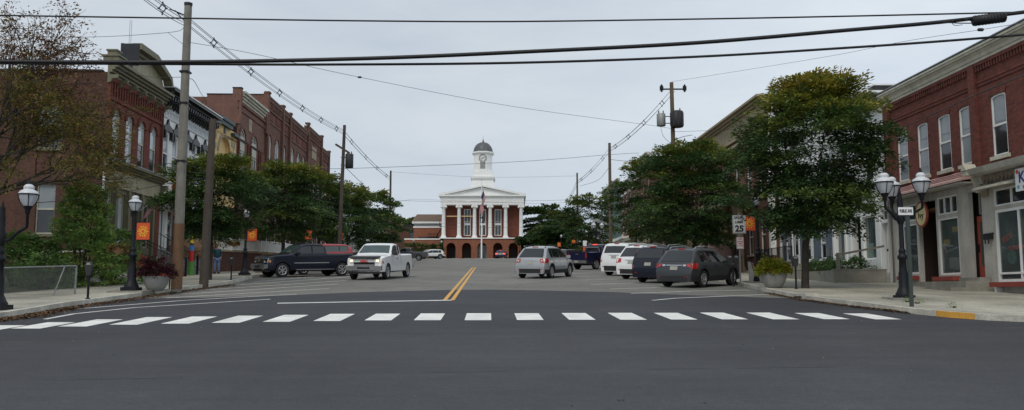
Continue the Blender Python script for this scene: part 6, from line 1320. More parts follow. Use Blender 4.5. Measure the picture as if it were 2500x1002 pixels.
# ------------------------------------------------------------------ left front: fence, stairs, canopy, walls, posts
def P2(x, y, z=0): return (x, y, z)
f0, f1 = G(-60, 737, KERB), G(183, 719, KERB); t = thing('chain_link_fence', 'galvanised chain link fence behind the left pavement', 'fence', (f0.x, f0.y, H(f0.y) + KERB), math.atan2(f1.y - f0.y, f1.x - f0.x)); Lf = math.hypot(f1.x - f0.x, f1.y - f0.y); sl = (H(f1.y) - H(f0.y)) / Lf; hf = .92
q = MB(); [q.tube([(a, 0, sl * a - .05), (a, 0, sl * a + hf)], .03, 8) for a in np.linspace(0, Lf, 3)]; 
for k, a in enumerate((0, Lf)): b = MB(); b.tube([(a, 0, sl * a - .05), (a, 0, sl * a + hf)], .03, 8); b.build('post', M_GALV, t)
b = MB(); b.tube([(0, 0, hf), (Lf, 0, hf + sl * Lf)], .025, 6); b.build('top_rail', M_GALV, t); b = MB(); b.tube([(3.0, .05, sl * 3 + .0), (3.45, .05, hf + sl * 3.45)], .02, 6); b.build('brace', M_GALV, t)
b = MB(); st_ = .075
for k in range(int((Lf + hf) / st_)):
    for sg in (1, -1):
        a = k * st_ if sg > 0 else k * st_; z0, z1 = 0, hf; x0, x1 = a - hf if sg > 0 else a, a if sg > 0 else a - hf
        # clip to panel
        def cl(xa, za, xb, zb):
            if max(xa, xb) < 0 or min(xa, xb) > Lf: return None
            if xa > xb: xa, za, xb, zb = xb, zb, xa, za
            if xa < 0: za += (zb - za) * (0 - xa) / (xb - xa); xa = 0
            if xb > Lf: zb = za + (zb - za) * (Lf - xa) / (xb - xa); xb = Lf
            return xa, za, xb, zb
        r_ = cl(x0, 0, x1, hf)
        if r_: xa, za, xb, zb_ = r_; b.tube([(xa, sg * .004, za + sl * xa), (xb, sg * .004, zb_ + sl * xb)], .0035, 3, caps=False)
b.build('wire_mesh', M_GALV, t)
t = thing('garden_wall', 'low cream garden wall at the foot of the brick building stairs', 'wall', at(-18.2, 39.0, 0), ANG); b = MB(); b.box(-4.5, 1.5, .0, .25, -.4, .6); b.build('wall', M_IVORY, t)
def stairs(label, X0, X1, Y0, Y1, ztop, mat, n=8, rail=M_METAL):
    z0 = H((Y0 + Y1) / 2) + KERB; t = thing('front_stairs', label, 'stairs', ((X1), (Y0 + Y1) / 2, z0)); b = MB(); rise = (ztop - z0) / n
    w_ = (Y1 - Y0) / 2
    for i in range(n): b.box(X0 - X1, -(X1 - X0) * i / n, -w_, w_, rise * i if i else -.2, rise * (i + 1) - .001 * (i == n - 1))
    b.build('steps', mat, t)
    for s_ in (-1, 1):
        y = s_ * (w_ - .05); q = MB(); q.tube([(.05, y, 0), (.05, y, .95), (X0 - X1, y, ztop - z0 + .95)], .022, 6); q.tube([(.05, y, .15), (X0 - X1, y, ztop - z0 + .15)], .015, 5); 
        for i in range(int((X1 - X0) / .16)): x = -i * .16; zz = (ztop - z0) * (i * .16) / (X1 - X0); q.tube([(x, y, zz + .15), (x, y, zz + .95)], .009, 4)
        q.box(.0, .1, y - .05, y + .05, -.1, 1.05); q.build('railing', rail, t)
    return t
stairs('red painted stairs with black iron railings up to the brick building door', -20.1, -17.5, 43.9, 45.3, 3.75, M_REDP)
stairs('grey stairs with black railing in front of the white building', -20.2, -18.0, 48.2, 49.2, 4.1, M_CONC)
t = thing('cellar_entrance', 'brown barrel roofed wooden entrance with an arched door on the left pavement', 'covered entrance', (-18.35, 51.3, H(51.3) + KERB), R(0)); hh = 2.25
b = MB(); b.box(-2.2, 0, -1.1, 1.1, -.2, .85); b.build('base_wall', pm('pale_grey_render', (.36, .36, .36), .85, .1), t); b = MB(); b.box(-2.2, -.01, -1.15, 1.15, .851, 1.3); b.build('side_boards', M_BROWNW, t)
ar = [(-1.2, 1.301)] + [(1.2 * -math.cos(math.pi * i / 12), 1.301 + .78 * math.sin(math.pi * i / 12)) for i in range(1, 12)] + [(1.2, 1.301)]; b = MB(); b.prism(ar, -2.25, .06, 'x'); b.build('barrel_roof', M_BROWNW, t)
b = MB(); b.prism([(-.85, 0), (.85, 0)] + [(.85 * math.cos(math.pi * i / 10), 1.25 + .62 * math.sin(math.pi * i / 10)) for i in range(11)], .061, .12, 'x'); d_ = b.build('arched_door', M_ORW, t); b = MB(); [b.box(.121, .135, y, y + .02, .05, 1.6) for y in (-.5, -.2, .1, .4)]; b.build('board_joints', M_DARKBR, d_)
t = thing('painted_post', 'colourful carved wooden post painted yellow, blue, red and green, in front of the brown entrance', 'painted post', (-17.95, 47.3, H(47.3) + KERB)); zc = 0
for nm4, mt, zz, rr_ in (('green_section', pm('post_green', (.08, .28, .05), .5), .75, .17), ('red_section', pm('post_red', (.5, .02, .02), .5), .62, .13), ('blue_section', pm('post_blue', (.05, .18, .5), .5), .3, .14), ('dark_section', M_DARKBR, .12, .1), ('yellow_section', pm('post_yellow', (.65, .5, .05), .5), .35, .11), ('black_section', M_BLACKP, .08, .09), ('top_section', pm('post_lime', (.5, .55, .08), .5), .2, .14)):
    b = MB(); b.lathe([(rr_, zc), (rr_ * .92, zc + zz * .5), (rr_, zc + zz)], 10); b.build(nm4, mt, t); zc += zz + .001
# brick garden wall and white fence in front of the yellow and brick buildings
GW = [(-19.3, 53.5), (-18.5, 55.5), (-17.6, 59), (-17.0, 63), (-17.3, 70)]
t = thing('garden_wall', 'curved brown brick retaining wall beside the second left lamp', 'wall', (0, 0, 0)); b = MB(); c_ = MB()
for (xa, ya), (xb, yb) in zip(GW, GW[1:]):
    for mb, hw_, za, zb_ in ((b, .14, -.3, 1.12), (c_, .18, 1.121, 1.2)):
        d = Vector((xb - xa, yb - ya)).normalized(); n_ = Vector((-d.y, d.x)) * hw_; v = [(x + s_ * n_.x, y + s_ * n_.y, H(55) + .3 + (H(y) - H(55)) * .35 * (1 if z > 0 else 3) + z) for z in (za, zb_) for x, y, s_ in ((xa, ya, 1), (xa, ya, -1), (xb, yb, -1), (xb, yb, 1))]
        mb.add(v, [(0, 1, 2, 3), (4, 5, 6, 7), (0, 1, 5, 4), (1, 2, 6, 5), (2, 3, 7, 6), (3, 0, 4, 7)])
b.build('wall', M_BRICK_L, t); c_.build('coping', M_TAN, t)
t = thing('picket_fence', 'white panelled fence with ball topped posts on the brick garden wall', 'fence', (0, 0, 0))
for i, ((xa, ya), (xb, yb)) in enumerate(zip(GW, GW[1:])):
    za, zb_ = [H(55) + 1.5 + (H(y) - H(55)) * .35 for y in (ya, yb)]; q = MB(); n = max(6, int(math.hypot(xb - xa, yb - ya) / .13))
    for k in range(n): u = (k + .5) / n; x, y, z = xa + (xb - xa) * u, ya + (yb - ya) * u, za + (zb_ - za) * u; q.box(x - .012, x + .012, y - .05, y + .05, z + .1, z + .8)
    for dz in (.08, .78): q.tube([(xa, ya, za + dz), (xb, yb, zb_ + dz)], .035, 4, smooth=False)
    q.build('fence_panel', M_WHITE, t); q = MB(); q.box(xa - .08, xa + .08, ya - .08, ya + .08, za, za + 1.0); q.box(xa - .11, xa + .11, ya - .11, ya + .11, za + 1.001, za + 1.05); q.lathe([(.02, 0), (.08, .06), (.02, .15)], 8, (xa, ya, za + 1.05)); q.build('post', M_WHITE, t)
for i, (X_, Y_, lab) in enumerate(((-17.3, 71, 'sloping white handrail fence descending behind the dark pickup'), (-17.5, 77, 'white rail fence farther behind the black pickup'))):
    t = thing('handrail', lab, 'railing', (X_, Y_, H(Y_)), 0); 
    for k in range(3): q = MB(); q.box(-.08, .08, k * 2.0 - .08, k * 2.0 + .08, 0, 2.2 - k * .1); q.lathe([(.03, 0), (.09, .07), (.02, .17)], 8, (0, k * 2.0, 2.2 - k * .1)); q.build('post', M_WHITE, t)
    q = MB(); [q.tube([(0, 0, z), (0, 4, z)], .04, 4, smooth=False) for z in (1.0, 1.3, 1.6, 1.9)]; q.build('rails', M_WHITE, t)
# right side raised beds and railings
t = thing('planting_bed', 'raised concrete bed with a wood rail end near the white shop door', 'planter bed', at(15.0, 36.8)); b = MB(); b.box(-1.0, 1.3, 0, .2, -.1, .55); b.box(1.1, 1.3, .2, 1.2, -.1, .55); b.box(-1.0, -.8, .2, 5.5, -.1, .55); b.build('wall', M_CONC, t); b = MB(); b.box(-.8, 1.1, .2, 5.5, .2, .4); b.build('soil', M_GROUND, t)
b = MB(); b.box(-1.02, 1.32, -.02, .22, .552, .6); b.build('cap', M_CONC, t)
t = thing('planting_bed', 'long low concrete bed holding junipers left of the shop ramp', 'planter bed', at(14.2, 40.6)); b = MB(); b.box(-.4, 2.0, 0, 3.2, -.1, .42); b.build('wall', M_CONC, t); b = MB(); b.box(-.25, 1.8, .15, 3.0, .421, .46); b.build('soil', M_GROUND, t)
t = thing('handrail', 'weathered wooden handrail beside the white shop door', 'railing', at(15.1, 36.9)); b = MB(); b.box(-.9, -.78, 0, .12, 0, 1.3); b.build('post', M_WOOD, t); b = MB(); b.prism([(-.95, 1.15), (1.2, 1.55), (1.2, 1.64), (-.95, 1.24)], .02, .1); b.build('rail', M_WOOD, t)
def iron_rail(label, pts, h=.95):
    t = thing('railing', label, 'railing', pts[0]); q = MB(); o = Vector(pts[0])
    for a, c in zip(pts, pts[1:]):
        a, c = Vector(a) - o, Vector(c) - o; q.tube([a + Vector((0, 0, h)), c + Vector((0, 0, h))], .022, 5); q.tube([a + Vector((0, 0, .1)), c + Vector((0, 0, .1))], .018, 5); n = int((c - a).length / .14)
        for k in range(n + 1): p_ = a.lerp(c, k / n); q.tube([p_ + Vector((0, 0, .1 if k % 8 else -.3)), p_ + Vector((0, 0, h))], .011 if k % 8 else .025, 4)
    q.build('frame', M_METAL, t)
iron_rail('black iron railing in front of the blue grey house, behind the right tree', [(14.6, 44.0, 3.15), (14.6, 48.0, 3.2), (14.9, 51.5, 3.3)])
t = thing('terrace', 'low concrete terrace under the black railing on the right', 'terrace', at(14.6, 43.6, 0)); b = MB(); b.box(0, 2, 0, 8.4, -.1, .85); b.build('slab', M_CONC, t)
iron_rail('second black railing rising beside the brick hall steps', [(14.0, 52.0, 3.6), (14.2, 56.0, 4.0)])
t = thing('garden_wall', 'brick stair wall behind the dark grey SUV bonnet', 'wall', at(14.3, 53.2, 0)); b = MB(); b.prism([(0, 0), (7, 0), (7, 2.4), (2, 1.9), (0, 1.2)], -.2, .2, 'x'); b.build('wall', M_BRICK_A, t)

# ------------------------------------------------------------------ flags
def flag(name, label, loc, rz, w_, h_, droop=0., pole=None):
    t = thing(name, label, 'flag', loc, rz); n = 16
    def S(u, v):
        a = u * w_; fold = .06 * math.sin(u * 9 + v) * (1 - droop * .3)
        if droop: return (a * (1 - droop), fold * 2.2, -v * h_ - a * droop * 1.6)
        return (a, fold, -v * h_)
    for nm5, mt, u0, v0 in (('red_stripes', pm('flag_red', (.42, .02, .03), .8, .1), 0, 0), ('white_stripes', pm('flag_white', (.45, .45, .45), .8, .05), 0, 1)):
        q = MB()
        for k in range(v0, 13, 2):
            a0 = .4 if k < 7 else 0; us = np.linspace(a0, 1, n); vs = [S(u, v) for v in (k / 13, (k + 1) / 13) for u in us]; q.add(vs, [(i, i + 1, n + i + 1, n + i) for i in range(n - 1)])
        q.build(nm5, mt, t, fix=False)
    q = MB(); us = np.linspace(0, .4, 8); q.add([S(u, v) for v in (0, 7 / 13) for u in us], [(i, i + 1, 8 + i + 1, 8 + i) for i in range(7)]); q.build('blue_canton', pm('flag_blue', (.015, .02, .09), .8, .1), t, fix=False)
    q = MB()
    for r_ in range(5):
        for c_ in range(6): x, y, z = S(.03 + c_ * .065, .05 + r_ * .1); q.add([(x - .02 * w_ * .5, y - .006, z), (x, y - .006, z - .012 * h_), (x + .02 * w_ * .5, y - .006, z), (x, y - .006, z + .012 * h_)], [(0, 1, 2, 3)])
    q.build('stars', pm('flag_white', (.6, .6, .6)), t, fix=False)
    return t
fp = P(1175.5, 630, 146); t = thing('flagpole', 'tall white flagpole standing in front of the courthouse', 'flagpole', (fp.x, 146, H(146))); b = MB(); zt_ = P(1175.5, 441, 146).z - H(146); b.tube([(0, 0, -.3), (0, 0, zt_)], [.15, .07], 10); b.build('pole', M_WHITE, t); b = MB(); b.lathe([(.02, zt_), (.1, zt_ + .1), (.02, zt_ + .22)], 8); b.build('ball', M_LEAD, t)
fz = P(1175.5, 462, 146).z; t = flag('flag', 'American flag hanging limp from the courthouse flagpole', (fp.x + .08, 145.9, fz), R(0), 3.0, 1.6, 0); bpy.data.objects
for ch in list(t.children):
    me = ch.data
    for v in me.vertices:  # limp cloth: folds gathered against the pole
        u, vv = v.co.x / 3.0, -v.co.z / 1.6; v.co = (.12 * math.sin(u * 11) * (.4 + u) + .5 * vv * (1 - u * .4) + .08 - .38 * u, .2 * math.cos(u * 11), -u * 3.4 - vv * 1.3)
t = thing('flag', 'small dark flag hanging below the American flag on the flagpole', 'flag', (fp.x + .1, 145.9, fz - 4.4)); b = MB(); n = 12; b.add([(.12 * math.sin(i * .9) - .1 + .35 * v, .1 * math.cos(i * .9), -i * .13 - v * .2) for v in (0, 1) for i in range(n)], [(i, i + 1, n + i + 1, n + i) for i in range(n - 1)]); b.build('cloth', M_INK, t, fix=False)
# flag on the brick building front
t = flag('flag', 'American flag on a slanted staff at the brick building door on the left', (-18.95, 45.0, 6.75), R(180), 1.35, .8, 0)
for ch in list(t.children):
    for v in ch.data.vertices: u, vv = v.co.x / 1.35, -v.co.z / .8; v.co = (u * .66 + vv * .26, .05 * math.sin(u * 8 + vv * 2), -vv * .62 - u * .8)
b = MB(); b.tube([(-.05, 0, .08), (1.35, 0, -1.0)], .018, 6); 
b = MB(); b.tube([(-.1, .02, .08), (1.08, .02, -.78)], .016, 6); b.build('staff', M_WHITE, t)
# projecting yellow sign on the white building
t = thing('banner', 'tall yellow vertical banner with red lettering on the white building', 'banner', (XL(49.5) + .15, 49.5, 6.2), 0); b = MB(); b.box(0, 1.0, -.02, .02, 0, 2.2); b.build('cloth', pm('banner_straw', (.6, .42, .1), .7, .1), t)
lettering('GRILL', .42, M_SIGNR, t, FACE(.5, -.025, 1.75, 0, .12), .02); lettering('PIZZA', .38, M_SIGNR, t, FACE(.5, -.025, 1.1, 0, .12), .02)
# ------------------------------------------------------------------ person
def person(label, loc, rz):
    t = thing('person', label, 'person', loc, rz)
    def skin(name, chain, mat, root=0):
        vs, es, rad = chain; me = bpy.data.meshes.new(name); me.from_pydata(vs, es, []); o = bpy.data.objects.new(name, me); COL.objects.link(o); md = o.modifiers.new('s', 'SKIN'); md.use_smooth_shade = True
        for i, r_ in enumerate(rad): me.skin_vertices[0].data[i].radius = (r_, r_) if not isinstance(r_, tuple) else r_
        me.skin_vertices[0].data[root].use_root = True; sb = o.modifiers.new('u', 'SUBSURF'); sb.levels = 1; sb.render_levels = 1
        dg = bpy.context.evaluated_depsgraph_get(); m2 = bpy.data.meshes.new_from_object(o.evaluated_get(dg)); bpy.data.objects.remove(o); m2.materials.clear(); m2.materials.append(mat); m2.name = name; o = bpy.data.objects.new(name, m2); COL.objects.link(o); o.parent = t; return o
    SK = pm('skin', (.35, .19, .13), .6, .05)
    V = [(0, 0, .92), (0, 0, 1.1), (0, .01, 1.3), (0, .02, 1.45), (0, .0, 1.53), (0, -.02, 1.6), (0, -.03, 1.7), (-.09, 0, .88), (-.11, 0, .48), (-.11, .03, .08), (-.11, -.12, .03), (.09, 0, .88), (.11, -.02, .48), (.11, .02, .08), (.11, -.13, .03),
         (-.17, .02, 1.42), (-.24, .03, 1.15), (-.22, -.08, .93), (.17, .02, 1.42), (.24, .03, 1.15), (.2, -.1, .95), (-.21, -.11, .85), (.19, -.13, .87)]
    E_ = [(0, 1), (1, 2), (2, 3), (3, 4), (4, 5), (5, 6), (0, 7), (7, 8), (8, 9), (9, 10), (0, 11), (11, 12), (12, 13), (13, 14), (3, 15), (15, 16), (16, 17), (17, 21), (3, 18), (18, 19), (19, 20), (20, 22)]
    Rr = [.13, .12, .14, .1, .055, .08, .085, .09, .06, .045, .04, .09, .06, .045, .04, .06, .045, .035, .06, .045, .035, .035, .035]
    skin('body', (V, E_, Rr), SK)
    hand = MB()
    for hx, hy, hz in ((-.21, -.12, .83), (.19, -.14, .85)):
        for k in range(4): hand.tube([(hx - .02 + k * .014, hy, hz), (hx - .02 + k * .014, hy - .01, hz - .045 + abs(k - 1.5) * .006), (hx - .02 + k * .014, hy + .01, hz - .075 + abs(k - 1.5) * .008)], [.009, .008, .006], 5)
        hand.tube([(hx, hy - .03, hz + .02), (hx, hy - .055, hz - .02)], [.01, .007], 5)
    hand.build('fingers', SK, t)
    top_v = [(0, 0, .9), (0, -.01, 1.08), (0, 0, 1.28), (0, .02, 1.43), (0, .01, 1.49), (-.18, .02, 1.42), (-.25, .03, 1.15), (-.225, -.07, .97), (.18, .02, 1.42), (.25, .03, 1.15), (.205, -.09, .99)]
    skin('shirt', (top_v, [(0, 1), (1, 2), (2, 3), (3, 4), (3, 5), (5, 6), (6, 7), (3, 8), (8, 9), (9, 10)], [.17, .18, .175, .12, .07, .08, .065, .055, .08, .065, .055]), pm('teal_shirt', (.01, .055, .075), .85, .1))
    skin('trousers', ([(0, 0, .95), (-.1, 0, .85), (-.115, 0, .48), (-.115, .03, .08), (.1, 0, .85), (.115, -.02, .48), (.115, .02, .08)], [(0, 1), (1, 2), (2, 3), (0, 4), (4, 5), (5, 6)], [.15, .115, .09, .075, .115, .09, .075]), pm('faded_jeans', (.13, .2, .36), .9, .12, 6))
    sh = MB()
    for x in (-.115, .115): sh.box(x - .05, x + .05, -.19, .09, 0, .09)
    sh.build('shoes', M_DARKBR, t); hr = MB(); hr.lathe([(.102, 0), (.1, .05), (.08, .09), (.04, .115), (.001, .12)], 12, (0, -.02, 1.68)); hr.build('hair', pm('grey_hair', (.2, .16, .13), .9), t)
    fa = MB(); fa.add([(-.012, -.115, 1.63), (.012, -.115, 1.63), (0, -.14, 1.64), (0, -.11, 1.69)], [(0, 1, 2), (0, 2, 3), (1, 2, 3)]); fa.build('nose', SK, t); ey = MB(); [ey.lathe([(.001, -.01), (.01, -.006), (.01, 0)], 6, (x, -.108, 1.69), ax='y') for x in (-.035, .035)]; ey.build('eyes', M_INK, t)
    return t
pp = G(527, 672, KERB); person('man in a dark teal shirt and faded jeans standing by the brick wall', at(P(528, 672, 50.3).x, 50.3), R(35))
# ------------------------------------------------------------------ utility poles and cables
def upole(label, x, y, h, r=.16, mat=None, lean=(0, 0), parts=()):
    t = thing('utility_pole', label, 'utility pole', at(x, y), 0); b = MB(); b.tube([(0, 0, -.3), (lean[0] * .5, lean[1] * .5, h * .5), (lean[0], lean[1], h)], [r, r * .88, r * .72], 12); b.build('pole', mat or M_WOOD, t); return t
def transformer(par, x, z, r=.28, h=.9, mat=None, y=0, big=False):
    q = MB(); q.lathe([(r * .9, 0), (r, .04), (r, h - .04), (r * .85, h)], 16, (x, y, z)); 
    if big: [q.box(x + math.cos(a) * r - .03, x + math.cos(a) * r + .03, y + math.sin(a) * r - .03, y + math.sin(a) * r + .1, z + .1, z + h - .1) for a in np.linspace(0, 6.28, 9)[:-1]]
    o = q.build('transformer', mat or M_PLAST, par); q = MB(); [q.lathe([(.03, 0), (.05, .04), (.03, .08), (.05, .12), (.02, .22)], 8, (x + dx, y, z + h)) for dx in (-r * .5, r * .5)]; q.build('bushings', M_DARKBR, o); q = MB(); q.box(min(x, 0), max(x, 0), -.04, .04, z + h * .75, z + h * .8); q.box(min(x, 0), max(x, 0), -.04, .04, z + h * .2, z + h * .25); q.build('bracket', M_METAL, o)
gp = G(431, 706, KERB); LP1 = upole('tall pale wooden utility pole nearest on the left', gp.x, gp.y, P(460, 10, gp.y).z - H(gp.y) - KERB, .19); TOPZ = P(460, 10, gp.y).z - H(gp.y) - KERB; 
b = MB(); b.lathe([(.15, TOPZ - .08), (.16, TOPZ + .03), (.02, TOPZ + .06)], 10); b.build('pole_cap', M_METAL, LP1)
b = MB(); b.tube([(-.1, 0, TOPZ - .45), (-.7, 0, TOPZ - .2)], .025, 5); b.tube([(-.1, 0, TOPZ - .7), (-.5, 0, TOPZ - .25)], .018, 5); b.build('arm', M_METAL, LP1)
for z_ in (8.1, 6.9, 4.7): b = MB(); b.box(-.17, .17, -.175, .17, z_, z_ + .07); b.build('clamp', M_METAL, LP1)
b = MB(); b.box(-.205, -.165, -.21, -.17, 0, 2.9); b.build('ground_wire_cover', pm('dark_tube', (.05, .03, .03), .7), LP1); b = MB(); b.tube([(0, 0, .0), (0, 0, 2.4)], [.197, .19], 12); b.build('stained_foot', M_WOODB, LP1)
g = G(503, 695, KERB); upole('short dark brown pole stub leaning right beside the tall pale pole', g.x - .1, g.y, 6.95, .19, M_WOODD, lean=(.13, 0))
LP3 = upole('left utility pole with crossarm and black transformer above the trees', P(838, 318, 68).x - .15, 68, 11.6, .17, M_WOODD, lean=(.25, 0)); b = MB(); b.prism([(-.5, 9.95), (-.4, 10.08), (.75, 9.35), (.66, 9.22)], -.1, .05); b.build('crossarm', M_WOODD, LP3); transformer(LP3, .72, 8.05, .33, 1.15, y=-.1)
LP4 = upole('distant left utility pole just above the last left tree', P(954, 416, 105).x, 105, 11.3, .16, M_WOODD)
RP1 = upole('right utility pole carrying a grey and a black transformer', P(1643, 205, 56).x, 56, 12.75, .18, M_WOODM, lean=(-.1, 0)); transformer(RP1, -.85, 9.75, .3, .85, M_GALV); transformer(RP1, .15, 9.6, .42, 1.1, y=-.35, big=True)
b = MB(); b.box(-.75, .75, -.05, .05, 12.25, 12.33); b.build('crossarm', M_METAL, RP1)
for sx in (-.78, .78): b = MB(); b.box(sx - .12, sx + .12, -.06, .06, 12.2, 12.5); b.box(sx - .05, sx + .05, -.08, .08, 12.1, 12.6); b.build('cutout_switch', M_METAL, RP1)
RP2 = upole('plain brown wood pole between the right trees and the dark blue pickup', P(1488, 352, 80).x, 80, 11.65, .18, M_WOODM)
RP3 = upole('thin distant wood pole over the far right tree', P(1409, 425, 109).x, 109, 11.4, .15, M_WOODM)
def cable(label, pts, r, mat=None, n=20, sag=0., group=None, name='overhead_cable', bits=()):
    pts = [Vector(p) for p in pts]; dn = []
    if len(pts) == 2: dn = [pts[0].lerp(pts[1], i / n) - Vector((0, 0, 4 * sag * (i / n) * (1 - i / n))) for i in range(n + 1)]
    else:
        for i in range(len(pts) - 1):
            p0, p1, p2, p3 = pts[max(i - 1, 0)], pts[i], pts[i + 1], pts[min(i + 2, len(pts) - 1)]
            for k in range(8):
                t_ = k / 8; dn.append(.5 * ((2 * p1) + (p2 - p0) * t_ + (2 * p0 - 5 * p1 + 4 * p2 - p3) * t_ ** 2 + (-p0 + 3 * p1 - 3 * p2 + p3) * t_ ** 3))
        dn.append(pts[-1])
    b = MB(); b.tube(dn, r, 6); o = b.build(name, mat or M_CABLE); return tag(o, label, 'cable', group)
YW = 13.5
cable('thin upper cable crossing the whole picture', [P(-250, 33, YW), P(0, 38, YW), P(450, 45, YW), P(850, 51, YW), P(1250, 53, YW), P(1700, 47, YW), P(2070, 40, YW), P(2500, 30, YW), P(2750, 24, YW)], .0135)
cable('thick black cable bundle rising to the splice case at upper right', [P(-250, 151, YW), P(0, 151, YW), P(450, 152, YW), P(900, 143, YW), P(1300, 126, YW), P(1700, 105, YW), P(2070, 74, YW), P(2300, 54, YW), P(2500, 30, YW), P(2750, -2, YW)], .033)
cable('thick black cable running below the bundle towards the right roofline', [P(-250, 155, YW + .1), P(0, 155, YW + .1), P(450, 157, YW + .1), P(800, 158, YW + .1), P(1250, 154, YW + .1), P(1700, 139, YW + .1), P(2070, 117, YW + .1), P(2300, 101, YW + .1), P(2500, 85, YW + .1), P(2750, 64, YW + .1)], .021)
cable('thin dark cable ending in a loop beneath the splice case', [P(2300, 55, YW - .05), P(2345, 57, YW - .05), P(2380, 57, YW - .05)], .009); cable('small loose wire loop left of the splice case', [P(2375, 53, YW - .05), P(2345, 46, YW - .05), P(2325, 52, YW - .05), P(2330, 62, YW - .05), P(2350, 61, YW - .05)], .005)
a_, c_2 = P(2376, 52, YW - .08), P(2453, 42, YW - .08); t = thing('splice_case', 'black ribbed splice case clamped on the thick cable at upper right', 'splice case', (a_ + c_2) / 2); b = MB(); d = (c_2 - a_) / 2; b.tube([-d * 1.02, -d * .97, -d * .96, d * .96, d * .97, d * 1.02], [.04, .05, .085, .085, .05, .04], 12); b.build('housing', M_CABLE, t); b = MB(); [b.tube([d * k - d * .01, d * k + d * .01], .09, 12) for k in np.linspace(-.85, .85, 9)]; b.build('ribs', M_CABLE, t)
cable('very thin wire with a small dark clip above the right cornice', [P(1640, 200, 40), P(2000, 142, 30), P(2200, 103, 24), P(2394, 73, 19), P(2560, 46, 16)], .006, M_CABLE2)
t = thing('cable_clip', 'small dark clip on the thin wire at upper right', 'cable clip', P(2394, 73, 19)); b = MB(); b.lathe([(.02, -.07), (.04, -.05), (.04, .05), (.02, .07)], 8, ax='x'); b.build('clip', M_CABLE, t)
w2 = [P(463, 104, 34.2), P(620, 132, 37), P(878, 189, 41), P(1250, 260, 48), P(1600, 308, 55), P(1646, 318, 56)]; cable('long thin wire sloping across the sky from left pole to right pole', w2, .0105, M_CABLE2)
t = thing('cable_clip', 'small dark clip on the long sloping wire at centre left', 'cable clip', P(878, 189, 41)); b = MB(); b.lathe([(.02, -.1), (.05, -.07), (.05, .07), (.02, .1)], 8, ax='x'); b.build('clip', M_CABLE, t)
cable('level thin wire crossing the avenue past the clock tower', [P(800, 408, 68), P(845, 412, 68), P(1250, 396, 76), P(1490, 378, 80), P(1560, 374, 86)], .018, M_CABLE2)
cable('faint wire crossing the sky above the courthouse pediment', [P(953, 420, 105), P(1180, 433, 107), P(1409, 430, 109)], .012, M_CABLE2)
cable('wire crossing in front of the courthouse entablature', [P(975, 490, 120), P(1075, 492, 122), P(1280, 491, 124), P(1400, 488, 122)], .02, M_CABLE2); cable('upper of the wires at courthouse capital height', [P(975, 493, 120), P(1010, 487, 120), P(1075, 489, 120), P(1280, 497, 124), P(1400, 494, 122)], .014, M_CABLE2)
cable('lower wire crossing the courthouse columns', [P(930, 545, 115), P(1075, 553, 118), P(1280, 556, 120), P(1400, 548, 118)], .018, M_CABLE2); cable('lowest thin wire crossing the courthouse columns', [P(930, 541, 115), P(1075, 546, 118), P(1280, 540, 120), P(1400, 532, 118)], .012, M_CABLE2)
cable('thin service wire from the left edge to the tall left pole', [P(-60, 84, 36), P(205, 91, 35.5), P(410, 80, 34.5), P(448, 69, 34.2)], .01, M_CABLE2); cable('short stay from the insulator to the tall left pole', [P(410, 80, 34.4), P(446, 108, 34.2)], .009, M_CABLE2)
cable('service wire running from the tall left pole to the brick roofs', [P(463, 192, 34.2), P(475, 200, 36), P(495, 235, 45), P(520, 268, 57), P(600, 320, 66)], .013); cable('fine wire from the tall pole to the brick corner building', [P(280, 168, 41), P(360, 187, 37), P(447, 189, 34.2)], .01)
cable('service cable from the left edge past the lamp to the brick building', [P(60, 497, 25), P(160, 490, 29), P(250, 476, 33), P(322, 466, 38)], .012); cable('service cable from the brick building shopfront to the pale pole', [P(322, 466, 41), P(380, 455, 37), P(440, 446, 34.3), P(520, 455, 37)], .012)
cable('telephone cable from the pale pole to the dark stub pole', [P(265, 408, 36), P(350, 406, 35), P(440, 400, 34.3), P(515, 425, 37.5)], .012); cable('dark service wire crossing the right brick front to the street tree', [P(2560, 160, 20), P(2380, 233, 26), P(2155, 333, 35), P(2000, 385, 42)], .017)
cable('drop wire from the left transformer down to the trees', [P(838, 404, 68), P(870, 435, 66), P(885, 450, 64)], .02); cable('drop wire hanging from the right transformers', [P(1610, 285, 56), P(1618, 330, 56), P(1640, 350, 56), P(1655, 345, 56)], .012)
cable('service cable from right transformer pole down to the plain pole', [P(1690, 330, 60), P(1652, 340, 57), P(1600, 372, 66), P(1540, 393, 76), P(1492, 390, 80)], .02); cable('drop wire from the plain right pole back to the green house', [P(1492, 402, 80), P(1460, 440, 95), P(1415, 455, 109)], .018)
cable('wire from right transformer pole towards the brick hall', [P(1648, 322, 56), P(1760, 318, 60), P(1850, 312, 62)], .012, M_CABLE2)
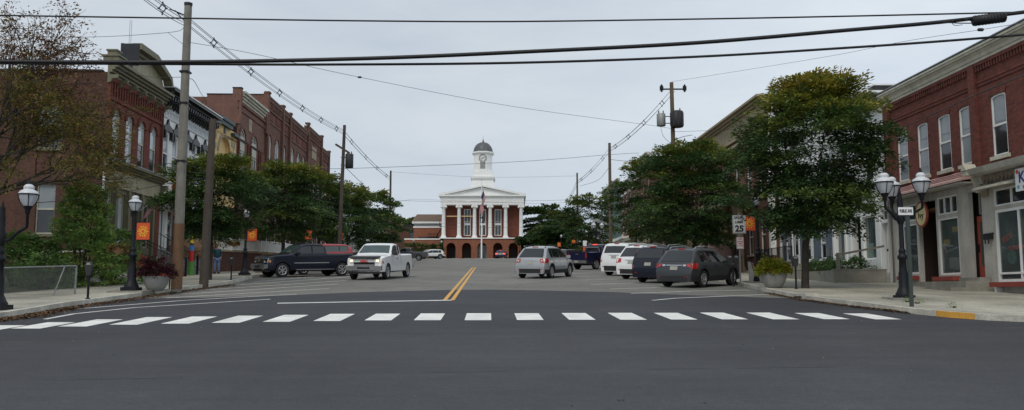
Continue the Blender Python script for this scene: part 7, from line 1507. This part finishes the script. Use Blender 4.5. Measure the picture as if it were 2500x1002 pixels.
for i, (z_a, lab) in enumerate(((0, 'cable across the upper crowns of the left trees'), (14, 'second cable across the left tree crowns'))): cable(lab, [P(462, 420 + z_a, 34.3), P(560, 435 + z_a, 42), P(700, 470 + z_a, 54), P(830, 500 + z_a, 68)], .014)
def bundle(label, nodes, nsp, w_=.26, ext=None):
    """messenger with spacer hung phase cables between poles, real spans with sag"""
    t = thing('spacer_cable', label, 'overhead cable', nodes[0][0]); o = Vector(nodes[0][0]); off = [(0, .16), (-w_ / 2, -.02), (w_ / 2, -.02), (0, -.2)]
    paths = [[] for _ in off]
    for (a, c, sag, ns) in [(Vector(n0[0]), Vector(n1[0]), n1[1], n1[2]) for n0, n1 in zip(nodes, nodes[1:])]:
        for k, (dx, dz) in enumerate(off):
            for i in range(13): u = i / 12; paths[k].append(a.lerp(c, u) - Vector((0, 0, 4 * sag * u * (1 - u))) + Vector((dx, 0, dz)) - o)
        for j in range(ns):
            u = (j + .5) / ns; p_ = a.lerp(c, u) - Vector((0, 0, 4 * sag * u * (1 - u))) - o; q = MB()
            qs = [p_ + Vector((dx, 0, dz)) for dx, dz in (off[0], off[1], off[3], off[2], off[0])]; q.tube(qs, .03, 4, smooth=False)
            for dx, dz in off: v = p_ + Vector((dx, 0, dz)); q.tube([v - Vector((dx * .3, 0, dz * .3)), v + Vector((dx * .35, 0, dz * .35))], .03, 4)
            q.build('spacer', M_CABLE2, t)
    for p_ in paths: b = MB(); b.tube(p_, .013, 5); b.build('cable', M_CABLE2, t)
bundle('spacer cable bundle along the left poles, running down over the trees', [(P(300, -60, 24), 0, 0), (P(466, 58, 34.2), .15, 1), (P(838, 322, 68), .35, 6), (P(953, 436, 105), .3, 4)], 0)
bundle('spacer cable bundle looping along the right poles', [(P(1642, 222, 56), 0, 0), (P(1488, 366, 80), .4, 4), (P(1409, 445, 109), .3, 3), (P(1380, 490, 140), .5, 1)], 0, .3)
# thin aerial mast behind the brick parapet
t = thing('radio_mast', 'faint tall radio mast above the brick corner building parapet', 'mast', (P(317, 110, 75).x, 75, 12)); b = MB(); [b.tube([(dx, 0, -8), (dx, 0, P(317, 50, 75).z - 12)], .02, 4) for dx in (-.08, .08)]; b.build('mast', M_GALV, t)
